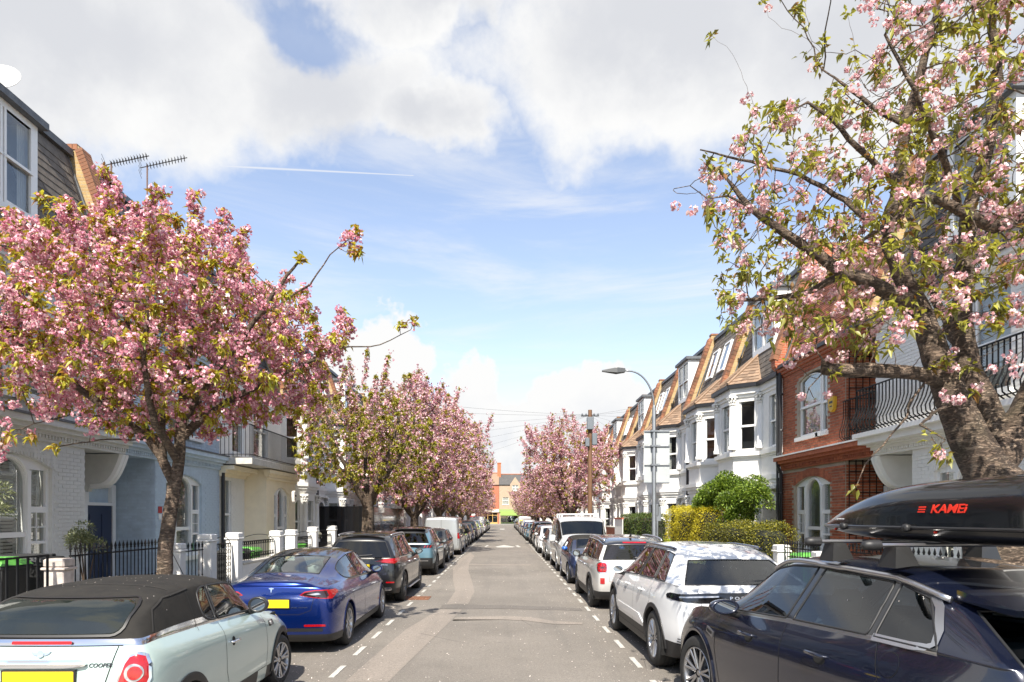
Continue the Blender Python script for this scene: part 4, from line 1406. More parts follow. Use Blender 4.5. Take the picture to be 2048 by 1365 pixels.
def leaves(base, dirs, length, width, rng, droop=.3):
    """folded pointed leaves: two quads each"""
    n = len(base)
    d = dirs / (np.linalg.norm(dirs, axis=1)[:, None] + 1e-9)
    r = rand_unit(rng, n) * .6 + np.array([0, 0, 1.0])
    side = np.cross(d, r); side /= (np.linalg.norm(side, axis=1)[:, None] + 1e-9)
    up = np.cross(side, d)
    L = (length * rng.uniform(.65, 1.2, n))[:, None]; W = (width * rng.uniform(.7, 1.2, n))[:, None]
    dn = np.array([0, 0, -1.0])
    B = base; Cn = base + d * L * .5 - up * W * .25
    T = base + d * L + dn * L * droop
    Lf = base + d * L * .42 - side * W * .5 + up * W * .12; Rt = base + d * L * .42 + side * W * .5 + up * W * .12
    V = np.stack([B, Cn, T, Lf, Rt], 1).reshape(-1, 3)
    i = np.arange(n)[:, None] * 5
    F = np.concatenate([i + np.array([[0, 1, 2, 3]]), i + np.array([[0, 4, 2, 1]])], 0)
    return V, F


L_OLIVE = leaf_mat('olive_leaf', [(0, (.10, .13, .06)), (.5, (.20, .23, .11)), (1, (.36, .38, .22))], .3)
L_HEDGE = leaf_mat('hedge_leaf', [(0, (.035, .06, .012)), (.6, (.09, .15, .025)), (.9, (.19, .26, .05)), (1, (.22, .10, .04))], .35)
L_GOLD = leaf_mat('golden_privet_leaf', [(0, (.42, .36, .015)), (.5, (.68, .58, .02)), (1, (.85, .76, .06))], .45)
L_MIXED = leaf_mat('mixed_hedge_leaf', [(0, (.04, .055, .012)), (.45, (.16, .17, .02)), (1, (.50, .44, .03))], .4)
L_SHRUB = leaf_mat('bright_shrub_leaf', [(0, (.045, .085, .012)), (.5, (.16, .26, .025)), (.85, (.32, .46, .05)), (1, (.45, .55, .10))], .45)
M_STEM = mat('thin_stem', (.09, .06, .04), .85, var=.3)


def hedge(label, name, cat, x0, x1, y0, y1, z0, z1, m, n, ls, seed, round_=.15, group=None):
    r = thing(name, label, cat, ((x0 + x1) / 2, (y0 + y1) / 2, z0), 0, group)
    rng = np.random.default_rng(seed)
    hx, hy, hz = (x1 - x0) / 2, (y1 - y0) / 2, (z1 - z0)
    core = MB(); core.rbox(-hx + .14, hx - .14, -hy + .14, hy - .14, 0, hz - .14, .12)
    core.build('shaded_core', mat('hedge_shadow', (.02, .022, .012), .95), r)  # solid near-black core: the shade between the leaves put in as colour
    A = np.array([hy * hz, hy * hz, hx * hz, hx * hz, hx * hy * 2]); A = A / A.sum()
    f = rng.choice(5, n, p=A)
    a, b = rng.uniform(-1, 1, n), rng.uniform(0, 1, n)
    depth = np.abs(rng.normal(0, .055, n))
    P = np.zeros((n, 3)); Nn = np.zeros((n, 3))
    for k, (ax, sg) in enumerate(((0, -1), (0, 1), (1, -1), (1, 1))):
        q = f == k
        P[q, ax] = sg * ((hx if ax == 0 else hy) - depth[q]); P[q, 1 - ax] = a[q] * (hy if ax == 0 else hx); P[q, 2] = b[q] * hz; Nn[q, ax] = sg
    q = f == 4
    P[q, 0] = a[q] * hx; P[q, 1] = (b[q] * 2 - 1) * hy; P[q, 2] = hz - depth[q]; Nn[q, 2] = 1
    lump = np.sin(P[:, 1] * 3.1 + seed) * .05 + np.sin(P[:, 2] * 4.3 + P[:, 1] * 2.1) * .045 + rng.normal(0, .03, n)
    P += Nn * lump[:, None]
    e = np.minimum(hz - P[:, 2], .25) / .25
    P[:, 0] *= 1 - (1 - e) ** 2 * round_; P[:, 1] *= 1 - (1 - e) ** 2 * round_ * .3
    D = Nn * .6 + rand_unit(rng, n) * .8 + np.array([0, 0, .25])
    V, F = leaves(P, D, ls, ls * .55, rng, .1)
    o = link('leaves', np_mesh('leaves', V, F, m, 4), r); o['kind'] = 'stuff'
    return r


def bush(label, name, cat, c, rad, n, ls, m, seed, stems=5, z0=.1, lobes=9, group=None, wl=.5):
    r = thing(name, label, cat, (c[0], c[1], z0), 0, group)
    rng = np.random.default_rng(seed); cz = c[2] - z0
    st = MB(); lc = []
    for k in range(lobes):
        v = rand_unit(rng, 1)[0]; v = v * np.array(rad) * rng.uniform(.35, .72); v[2] = v[2] * .9
        lc.append((v + np.array([0, 0, cz]), rng.uniform(.32, .55) * min(rad)))
        if k < stems * 2:
            e = lc[-1][0]
            st.tube([(rng.normal(0, .04), rng.normal(0, .04), 0), (e[0] * .3, e[1] * .3, cz * .55), tuple(e)], [.02, .015, .006], 5)
    if stems: st.build('stems', M_STEM, r)
    w = np.array([q[1] ** 2 for q in lc]); w /= w.sum()
    f = rng.choice(len(lc), n, p=w)
    U = rand_unit(rng, n); U[:, 2] = np.where(U[:, 2] < -.3, -U[:, 2], U[:, 2])
    C0 = np.array([q[0] for q in lc])[f]; R0 = np.array([q[1] for q in lc])[f]
    P = C0 + U * (R0 * rng.uniform(.5, 1.1, n) ** .6)[:, None] * np.array([1, 1, .95])
    V, F = leaves(P, U + rand_unit(rng, n) * .8, ls, ls * wl, rng, .15)
    o = link('leaves', np_mesh('leaves', V, F, m, 4), r); o['kind'] = 'stuff'
    return r


# right hand gardens
hedge('clipped golden yellow hedge behind the silver hatchback', 'golden_hedge', 'hedge', 6.15, 7.3, 21.3, 26.0, .1, 2.28, L_GOLD, 26000, .05, 1)
hedge('low yellow and dark green hedge under the big green shrub', 'mixed_hedge', 'hedge', 6.15, 7.0, 16.3, 21.2, .1, 1.78, L_MIXED, 22000, .05, 2, .2)
hedge('dark green clipped hedge with brown end beside the lamp post', 'green_hedge', 'hedge', 6.1, 7.1, 29.2, 36.2, .1, 2.05, L_HEDGE, 16000, .07, 3)
bush('large bright green leafy shrub in front of the first white bay house', 'leafy_shrub', 'shrub', (7.05, 21.3, 2.45), (.95, 2.9, 1.15), 26000, .085, L_SHRUB, 4, 7, lobes=34)
# left hand gardens
bush('small olive tree with grey green crown behind the spiked railing', 'olive_tree', 'tree', (-6.85, 11.2, 1.62), (.36, .36, .38), 1500, .07, L_OLIVE, 5, 3, lobes=8, wl=.28)
bush('sparse olive tree cut by the left edge of the view', 'olive_tree', 'tree', (-7.0, 9.25, 2.2), (.42, .35, .55), 700, .07, L_OLIVE, 6, 3, lobes=8, wl=.28)
bush('small white flowering bush beside the green bin', 'flowering_bush', 'bush', (-6.6, 23.9, 1.35), (.3, .35, .22), 900, .06, leaf_mat('white_flowers', [(0, (.5, .5, .4)), (.6, (.8, .76, .74)), (1, (.1, .2, .04))], .3), 7, 3)


# ================================================================== boundary walls, piers, railings, bins
def pier(x, y, h, w=.34, label='', m=M_WHITEW, d=.28, capm=None):
    w *= .84
    r = thing('gate_pier', label, 'gate pier', (x, y, .1), 0, 'white gate piers along the garden walls')
    q = MB(); q.rbox(-d / 2, d / 2, -w / 2, w / 2, 0, h - .16, .012); q.build('shaft', m, r)
    q = MB(); q.rbox(-d / 2 - .03, d / 2 + .03, -w / 2 - .03, w / 2 + .03, h - .16, h - .12, .01)
    q.rbox(-d / 2 - .01, d / 2 + .01, -w / 2 - .01, w / 2 + .01, h - .12, h, .02); q.build('cap', capm or m, r)
    return r


M_PINK = mat('weathered_render', (.56, .49, .45), .8, var=.35, vscale=6, bump=.2, bscale=30, dirt=.4)
pier(-6.32, 9.7, 1.30, .30, 'weathered pinkish gate pier between the thick black railing and the spiked railing', M_PINK)
pier(-6.32, 13.15, 1.38, .28, 'pale gate pier right beside the near cherry trunk')
pier(-6.32, 14.55, 1.52, .36, 'white gate pier left of the scrolled iron gate')
pier(-6.32, 16.0, 1.52, .36, 'white gate pier right of the scrolled iron gate')
pier(-6.32, 18.95, 1.50, .34, 'white gate pier at the far end of the ornate garden railing')
pier(-6.32, 20.3, 1.50, .34, 'white gate pier just past the open gateway of the cream house')
pier(-6.32, 22.6, 1.55, .34, 'white gate pier left of the white flowering bush')
pier(-6.32, 25.1, 1.55, .34, 'white gate pier right of the white flowering bush')
pier(6.32, 15.55, 1.25, .34, 'white gate pier beside the green wheeled bin')
pier(6.32, 13.6, 1.20, .30, 'white gate pier behind the roof box of the dark car')


def garden_wall(s, y0, y1, h, label, m=M_WHITEW, brick=True):
    r = thing('garden_wall', label, 'garden wall', (s * 6.32, y0, .1))
    q = MB(); q.box(-.11, .11, 0, y1 - y0, 0, h); q.build('wall', m, r)
    q = MB(); q.rbox(-.15, .15, -.0, y1 - y0, h, h + .07, .015); q.build('coping', M_STONE, r)
    if brick:
        f = Fr((-s * .11, 0, 0), (0, 1, 0), (-s, 0, 0))
        brick_field(f, r, 0, y1 - y0, 0, h, m, None, 0)
    return r


garden_wall(-1, 4.0, 9.5, .45, 'low garden wall under the thick black railing', M_PINK)
garden_wall(-1, 9.9, 13.0, .30, 'low plinth wall under the spiked railing', M_PINK)
garden_wall(-1, 16.2, 18.78, .75, 'white brick garden wall under the ornate railing')
garden_wall(-1, 20.5, 22.42, .75, 'low white wall in front of the cream house bay')
garden_wall(-1, 22.8, 24.9, .75, 'low white wall in front of the green bin')
garden_wall(1, 5, 13.4, .75, 'white garden wall behind the dark car')
garden_wall(1, 15.8, 21, .6, 'low white garden wall under the mixed hedge')
garden_wall(1, 21.0, 29.0, .5, 'low white garden wall under the golden hedge')
garden_wall(1, 37.0, 41.5, 1.25, 'brown brick garden wall past the dark green hedge', M_REDM, False)
rp = thing('garden_fence', 'white boarded garden screen with red coping past the brick wall', 'fence', (5.95, 34.2, .1))
for k in range(12):
    q = MB(); q.box(-.015, .015, 0, .19, 0, 1.75); o = q.build('board', M_WHITE, rp); o.location = (0, k * .2, 0)
q = MB(); q.box(-.05, .05, 0, 2.4, 1.75, 1.83); q.build('coping', mat('faded_red', (.4, .12, .08), .7), rp)


def fence(label, s, y0, y1, z0, z1, x=6.32, **k):
    r = thing('iron_railing', label, 'railing', (s * x, y0, 0))
    f = Fr((0, 0, 0), (0, 1, 0), (-s, 0, 0))
    railing(f, r, 0, y1 - y0, 0, z0, z1, **k)
    return r


fence('thick black flat railing at the left edge of the view', -1, 5.2, 9.45, .55, 1.46, step=.19, r=.018)
fence('tall black spear topped railing beside the near cherry tree', -1, 9.95, 12.95, .42, 1.42, step=.115, spear=True)
fence('black spear topped gate between two pale piers', -1, 13.35, 14.3, .15, 1.3, step=.16, spear=True)


def ornate(label, y0, y1, z0, z1, s=-1):
    r = thing('ornate_railing', label, 'railing', (s * 6.32, y0, 0))
    f = Fr((0, 0, 0), (0, 1, 0), (-s, 0, 0))
    railing(f, r, 0, y1 - y0, 0, z0, z1, step=.13, r=.007)
    me = None; n = int((y1 - y0) / .13); rows = max(2, int((z1 - z0 - .1) / .13))
    ring = MB(); ring.tube([(0, .045 * math.cos(a * PI / 4), .045 * math.sin(a * PI / 4)) for a in range(8)], .007, 4, close=True)
    me = ring.mesh('iron_ring', M_BLACKIRON)
    for k in range(n):
        for j in range(rows):
            o = link('iron_ring', me, r); o.location = (0, (k + .5) * (y1 - y0) / n, z0 + .12 + j * (z1 - z0 - .16) / (rows - 1 + 1e-6))
    q = MB(); pts = []
    for k in range(17):
        a = PI * k / 16; pts.append((0, (y1 - y0) / 2 - math.cos(a) * (y1 - y0) / 2 * .9, z1 + math.sin(a) * .16))
    q.tube(pts, .008, 5); q.build('hoop', M_BLACKIRON, r)
    return r


ornate('scrolled black iron gate between two white piers', 14.78, 15.78, .2, 1.38)
ornate('ornate black iron railing on the white brick garden wall', 16.22, 18.75, .92, 1.38)
ornate('ornate black railing in front of the cream house bay', 20.52, 22.4, .92, 1.36)
ornate('ornate black railing in front of the green bin and white flowers', 22.82, 24.9, .92, 1.36)
fence('black railing over the white wall behind the dark car', 1, 5.2, 13.4, .9, 1.35, step=.13, spear=True)
fence('black spiked railing beside the white pier on the right', 1, 13.8, 15.35, .3, 1.3, step=.13, spear=True)

M_BINB = mat('black_bin_plastic', (.02, .021, .022), .55, var=.2)
M_BING = mat('green_bin_plastic', (.10, .38, .05), .5, var=.2)


def bin_(x, y, rz, body, lid, label, num=None):
    r = thing('wheeled_bin', label, 'bin', (x, y, .1), rz)
    q = MB()
    lv = [(0.06, .20, .26), (.5, .24, .30), (.96, .28, .34)]
    vs = []
    for (z, a, b) in lv: vs += [(-a, -b, z), (a, -b, z), (a, b, z), (-a, b, z)]
    fs = [(3, 2, 1, 0)] + [(k * 4 + j, k * 4 + (j + 1) % 4, k * 4 + 4 + (j + 1) % 4, k * 4 + 4 + j) for k in range(2) for j in range(4)]
    q.add(vs, fs); q.rbox(-.30, .30, -.36, .36, .93, .98, .01)
    b_ = q.build('bin_body', body, r)
    q = MB()
    vs = [(-.31, -.37, .985), (.31, -.37, .985), (.31, .36, 1.03), (-.31, .36, 1.03), (-.27, -.32, 1.05), (.27, -.32, 1.05), (.27, .30, 1.09), (-.27, .30, 1.09)]
    q.add(vs, [(3, 2, 1, 0), (4, 5, 6, 7), (0, 1, 5, 4), (1, 2, 6, 5), (2, 3, 7, 6), (3, 0, 4, 7)])
    for k in range(3): q.rbox(-.2 + k * .15, -.1 + k * .15, -.25, .2, 1.05, 1.095, .01)
    q.tube([(-.24, .40, 1.0), (.24, .40, 1.0)], .018, 6); q.build('lid', lid, r)
    for s in (-1, 1):
        q = MB(); q.lathe([(.0, 0), (.10, 0), (.10, .05), (0, .05)], 14, Matrix.Translation((s * .24 - (.05 if s > 0 else 0), .24, .10)) @ Matrix.Rotation(PI / 2, 4, 'Y')); q.build('wheel', M_RUBBER, r)
    if y < 11 and x < 0: r.location.z = .32; r.location.x -= .25
    if num:
        me = text_mesh(num, .20, .002, M_WHITE, name='painted_number'); o = link('painted_number', me, b_)
        o.location = (0, -.315, .55); o.rotation_euler = (PI / 2 - .09, 0, 0)
    return r


bin_(-7.05, 9.75, PI / 2, M_BINB, M_BING, 'black wheeled bin with bright green lid at the left edge')
bin_(-7.05, 10.55, PI / 2, M_BINB, M_BINB, 'black wheeled bin painted with a white 2 behind the thick railing', '2')
bin_(-6.8, 17.1, -PI / 2, M_BINB, M_BINB, 'black wheeled bin behind the ornate railing')
bin_(-6.8, 17.85, -PI / 2, M_BING, M_BING, 'green wheeled bin behind the ornate railing')
bin_(-7.0, 23.2, -PI / 2, M_BING, M_BINB, 'green wheeled bin with dark lid beside the white flowers')
bin_(6.75, 15.0, PI / 2, M_BING, M_BING, 'green wheeled bin in front of the red brick house')
bin_(6.95, 28.0, PI / 2, M_BING, M_BINB, 'small green bin just past the golden hedge')
bin_(6.75, 9.6, PI / 2, M_BINB, M_BINB, 'black wheeled bin under the roof box side behind the railing')

# black hoarding round a front garden
hd = thing('site_hoarding', 'glossy black hoarding in front of a house behind the second cherry tree', 'hoarding', (-6.3, 30.6, .1))
for k in range(10):
    q = MB(); q.box(-.02, .02, .005, 1.215, 0, 2.35); o = q.build('hoarding_panel', M_GLOSSBL, hd); o.location = (0, k * 1.22, 0)
q = MB(); q.box(-2.2, -.02, 0, .04, 0, 2.35); q.build('return_panel', M_GLOSSBL, hd)

# lamp post with the backs of three signs
M_POST = mat('galvanised_grey', (.26, .28, .30), .42, metal=.6, var=.2, vscale=5)
lp = thing('street_lamp', 'grey street lamp with curved arm and backs of signs, in front of the white bays', 'street lamp', (4.22, 19.2, .12))
q = MB(); q.lathe([(.085, 0), (.085, 1.1), (.06, 1.2), (.055, 4.9), (.03, 5.0), (.001, 5.0)], 14); q.build('pole', M_POST, lp, auto=50)
arm = []
for k in range(13):
    a = PI / 2 * k / 12; arm.append((-(1 - math.cos(a)) * .72, 0, 4.95 + math.sin(a) * 1.02))
arm = [(0, 0, 4.6)] + arm + [(-.88, 0, 5.985)]
q = MB(); q.tube(arm, .026, 8); q.build('arm', M_POST, lp, smooth=True)
q = MB(); q.add([(-.82, -.09, 5.93), (-1.05, -.13, 5.90), (-1.46, -.05, 5.95), (-1.46, .05, 5.95), (-1.05, .13, 5.90), (-.82, .09, 5.93),
                 (-.82, -.07, 6.03), (-1.05, -.10, 6.05), (-1.46, -.04, 5.985), (-1.46, .04, 5.985), (-1.05, .10, 6.05), (-.82, .07, 6.03)],
                [(0, 1, 2, 3, 4, 5), (6, 7, 8, 9, 10, 11)] + [(k, (k + 1) % 6, (k + 1) % 6 + 6, k + 6) for k in range(6)])
lh = q.build('lamp_head', mat('dark_grey_metal', (.045, .05, .055), .6), lp)
q = MB(); q.lathe([(.03, 6.04), (.035, 6.10), (.02, 6.12), (.0, 6.12)], 10, Matrix.Translation((-1.05, 0, 0))); q.build('photocell', M_WHITE, lh)
sg = thing('sign_stack', 'backs of three pale grey sign plates clamped to the street lamp', 'sign', (4.22, 19.2, .12))
for k, (a, b) in enumerate(((2.80, 3.35), (3.36, 3.88), (3.89, 4.30))):
    q = MB(); q.rbox(-.27, .46, .075, .085, a, b, .003); q.build('sign_plate', mat('sign_back', (.44, .47, .48), .5, metal=.2, var=.08), sg)
    q = MB(); q.box(-.26, .45, .045, .075, b - .04, b - .012); q.box(-.09, .09, -.07, .08, b - .05, b - .0); q.build('clamp_bar', M_POST, sg)
q = MB(); q.box(-.26, .45, .045, .075, 2.81, 2.84); q.build('clamp_bar', M_POST, sg)
q = MB(); q.tube([(.09, .0, .2), (.09, .0, 2.2)], .03, 8); q.lathe([(.045, 1.9), (.05, 2.2), (.03, 2.22)], 8, Matrix.Translation((.09, 0, 0)))
q.box(.06, .19, -.03, .03, 1.75, 2.15); q.build('cable_box', M_POST, lp)

# telegraph pole and its wires
TPX, TPY = 4.35, 34.5
tp = thing('telegraph_pole', 'brown wooden telegraph pole with grey junction boxes behind the silver van', 'telegraph pole', (TPX, TPY, .12))
q = MB(); q.lathe([(.13, 0), (.115, 3.5), (.10, 7.25)], 12); q.build('pole', mat('creosoted_wood', (.20, .105, .055), .85, col2=(.11, .06, .035), vscale=4, stretch=(6, 6, .6), bump=.3), tp, auto=40)
for (x, z, w, h) in ((-.02, 6.55, .17, .32), (-.16, 5.6, .11, .22), (.2, 5.75, .13, .30)):
    q = MB(); q.rbox(x - w, x + w, -.28, -.10, z - h, z + h, .03); q.build('junction_box', mat('grey_box', (.16, .18, .20), .5, metal=.3), tp)
q = MB()
for k in range(3): q.tube([(-.45, 0, 6.95 - k * .0), (.45, 0, 6.95)], .03, 6)
for x in (-.4, -.2, .2, .4): q.lathe([(.03, 6.97), (.045, 7.02), (.03, 7.08)], 8, Matrix.Translation((x, 0, 0)))
q.build('crossarm', M_POST, tp)
wires = []
rr = random.Random(11)
for k, (x, y, z) in enumerate([(-8.3, 26, 6.4), (-8.3, 33, 6.3), (-8.3, 40, 6.3), (-8.3, 47, 6.3), (-8.3, 55, 6.3), (8.3, 24, 6.4), (8.3, 30, 6.4), (8.3, 42, 6.4), (8.3, 50, 6.4), (8.3, 21, 6.5), (-8.4, 22, 6.4), (8.3, 36, 6.4), (4.4, 86, 7.4), (-8.3, 64, 6.4)]):
    A = Vector((TPX, TPY, 7.12)); B = Vector((x, y, z)); L = (B - A).length
    pts = [A.lerp(B, i / 14) - Z * (4 * (i / 14) * (1 - i / 14) * L * .012) for i in range(15)]
    q = MB(); q.tube(pts, .0038, 4)
    o = q.build('telephone_wire', M_BLACKPL); tag(o, 'thin telephone wire from the wooden pole to the ' + ('left' if x < 0 else 'right') + ' side, ' + ORD[k] + ' of the fan', 'wire', 'telephone wires from the wooden pole')

# slim column with a small white sign, left; kiosk; cross-street bits
lc = thing('lamp_column', 'slim grey lamp column with small white plate behind the left trees', 'lamp column', (-4.75, 43.5, .12))
q = MB(); q.lathe([(.08, 0), (.08, 1.4), (.05, 1.5), (.045, 6.2)], 10); q.build('pole', M_POST, lc)
q = MB(); q.rbox(-.18, .18, -.07, -.055, 2.1, 2.55, .01); q.build('plate', M_WHITE, lc)
kk = thing('phone_kiosk', 'red kiosk with white roof band beside the left pavement far up the street', 'kiosk', (-5.3, 112, .12))
q = MB(); q.rbox(-.5, .5, -.5, .5, 0, 1.95, .03); q.build('body', mat('kiosk_red', (.50, .012, .012), .4), kk)
q = MB(); q.rbox(-.55, .55, -.55, .55, 1.95, 2.3, .06); q.build('roof_band', M_WHITE, kk)
q = MB()
for i in range(3): q.rbox(-.4 + i * .28, -.18 + i * .28, -.52, -.50, .5, 1.8, .005)
q.build('window_panels', M_GLOSSBL, kk)
# aerials and dish on the left roofs
M_AER = mat('aerial_metal', (.10, .10, .105), .45, metal=.8)


def aerial(P, h, yaw, L, label):
    r = thing('tv_aerial', label, 'aerial', P)
    q = MB(); q.tube([(0, 0, 0), (0, 0, h)], .022, 6); q.build('mast', mat('rusty_mast', (.16, .10, .08), .7), r)
    D = Vector((math.cos(yaw), math.sin(yaw), .42)).normalized(); S = Vector((-math.sin(yaw), math.cos(yaw), 0))
    A = Vector((0, 0, h - .05))
    q = MB(); q.tube([A - D * .2, A + D * L], .014, 5)
    n = 13
    for k in range(n):
        P0 = A + D * (L * k / n)
        q.tube([P0 - S * .22, P0 + S * .22], .006, 4)
        for sx in (-1, 1): q.tube([P0 - S * .05 * sx + Z * .05, P0 + S * .10 * sx - Z * .03], .013, 4)
    for k in range(4):
        P0 = A - D * .2 + Z * (.18 - k * .12); q.tube([P0 - S * .28, P0 + S * .28], .006, 4)
    q.build('aerial_rods', M_AER, r)
    return r


aerial((-10.4, 19.9, 9.9), 2.35, .35, 1.15, 'taller tv aerial on a rusty mast above the left roofs')
aerial((-10.7, 18.6, 9.9), 1.75, .35, 1.0, 'shorter tv aerial on a mast left of the taller one')
ds = thing('satellite_dish', 'pale satellite dish on the slate roof at the left edge', 'satellite dish', (-9.75, 13.25, 10.05))
q = MB(); M = Matrix.Translation((0, 0, .40)) @ Matrix.Rotation(math.radians(62), 4, 'X') @ Matrix.Rotation(.2, 4, 'Y')
q.lathe([(.001, 0), (.12, .01), (.25, .045), (.36, .095), (.365, .085), (.25, .03), (.001, -.015)], 28, M); q.build('dish', mat('dish_grey', (.62, .60, .57), .55, var=.1), ds, auto=40)
q = MB(); q.tube([(0, 0, -.25), (0, .08, .1), (0, .05, .38)], .02, 6); q.tube([(0, .0, .1), (0, -.38, .42)], .012, 5); q.build('bracket', M_POST, ds)

# gullies by the kerbs and an arched row of small street things
M_GRATE = mat('gully_iron', (.05, .045, .04), .7, var=.4)
for (x_, y_, lb_) in ((-4.15, 14.75, 'iron gully grate at the kerb between the blue saloon and the black estate'), (4.05, 13.4, 'iron gully grate at the kerb behind the white crossover')):
    r_ = thing('gully_grate', lb_, 'drain', (x_, y_, .004))
    for k in range(7):
        q = MB(); q.box(-.2, .2, k * .06, k * .06 + .03, 0, .012); q.build('grate_bar', M_GRATE, r_)
# red and white plates on the blue house, dark letter box beside its door
fp = Fr((-XF, 16.75, 0), (0, 1, 0), (1, 0, 0))
q = MB(); fp.slab(q, rect(0, .16, 2.08, 2.24), [], .014, .02); o = q.build('wall_plate', mat('plate_red', (.42, .03, .03), .5)); tag(o, 'small red and white number plate on the pale blue wall', 'wall plate')
q = MB(); fp.slab(q, rect(.02, .13, 1.92, 2.06), [], .014, .02); q.build('white_panel', M_WHITE, o)
# ================================================================== vehicles
def paint(name, col, metal=.35, rough=.32, dust=.12, flake=True):
    if name in MATS: return MATS[name]
    m = bpy.data.materials.new(name); m.use_nodes = True
    t = NT(m.node_tree); b = t.N['Principled BSDF']
    tc = t.n('ShaderNodeTexCoord').outputs['Object']
    f = t.noise(tc, 2.3, 7, .7)
    fine = t.noise(tc, 140, 2, .6)
    d = t.math('MULTIPLY', t.maprange(f, .45, .75, .15, 1), t.maprange(fine, .45, .7, .3, 1))
    c = t.mixc(t.math('MULTIPLY', d, dust), (*col, 1), (.36, .33, .28, 1))
    t.put(b.inputs['Base Color'], c)
    b.inputs['Metallic'].default_value = metal
    b.inputs['Roughness'].default_value = rough
    b.inputs['Coat Weight'].default_value = 1.0
    t.put(b.inputs['Coat Roughness'], t.maprange(f, .4, .8, .02, .09))
    b.inputs['Coat IOR'].default_value = 1.47
    MATS[name] = m
    return m


P_MINT = paint('pale_mint_paint', (.44, .55, .52), .15, .35, .10)
P_BLUE = paint('deep_blue_paint', (.003, .024, .18), .7, .22, .015)
P_BLACK = paint('black_paint', (.006, .006, .007), .1, .3, .015)
P_GREYBLUE = paint('grey_blue_paint', (.10, .20, .26), .4, .3, .12)
P_DARK = paint('dark_grey_paint', (.03, .032, .035), .4, .3, .06)
P_VANGREY = paint('grey_van_paint', (.42, .44, .45), .5, .3, .25)
P_SILVER = paint('silver_paint', (.58, .585, .58), .5, .3, .10)
P_SILVERW = paint('pale_silver_paint', (.62, .62, .60), .35, .3, .06)
P_WHITE = paint('white_car_paint', (.74, .75, .76), .0, .3, .05)
P_NAVY = paint('navy_black_paint', (.006, .009, .024), .3, .25, .015)
P_DBLUE = paint('dark_blue_paint', (.012, .022, .07), .4, .3, .08)
P_ROOFBL = paint('black_roof_paint', (.010, .013, .022), .3, .2, .12)
P_GREEN = paint('dark_green_paint', (.02, .05, .035), .4, .3, .1)
M_FABRIC = mat('dark_fabric_roof', (.031, .029, .026), .95, col2=(.022, .021, .020), vscale=5, bump=.25, bscale=260, spec=.2)


def lerp(a, b, t): return a + (b - a) * t


def ring_of(s, e=None):
    y, w, zb, zc, zm, zs, zt, wt, yu, zr, wr, bow = [s[k] for k in ('y', 'w', 'zb', 'zc', 'zm', 'zs', 'zt', 'wt', 'yu', 'zr', 'wr', 'bow')]
    off = s.get('off', [0] * 8)     # y offsets for rows 0..7
    P7 = (wt, y + off[7], zt); P10 = (wr, yu, zr - .05)

    def mid(t, bul):
        return (lerp(P7[0], P10[0], t) + bul, lerp(P7[1], P10[1], t), lerp(P7[2], P10[2], t))
    R = [(0, y + off[0] + s.get('lb', 0), zb), (.5 * w, y + off[1] + s.get('lb', 0) * .85, zb), (.84 * w, y + off[2] + s.get('lb', 0) * .4, zb), (.955 * w, y + off[3], zb + .02), (.99 * w, y + off[4], zc),
         (w, y + off[5], zm), (.985 * w, y + off[6], zs), P7, mid(s.get('t8', .05), .012), mid(.95, .008), P10,
         (.84 * wr, yu + .3 * bow, zr - .012), (.5 * wr, yu + .8 * bow, zr + .010), (0, yu + bow, zr + .016)]
    return R


CREASE = {3: .5, 6: .25, 7: .5, 8: .85, 9: .85}


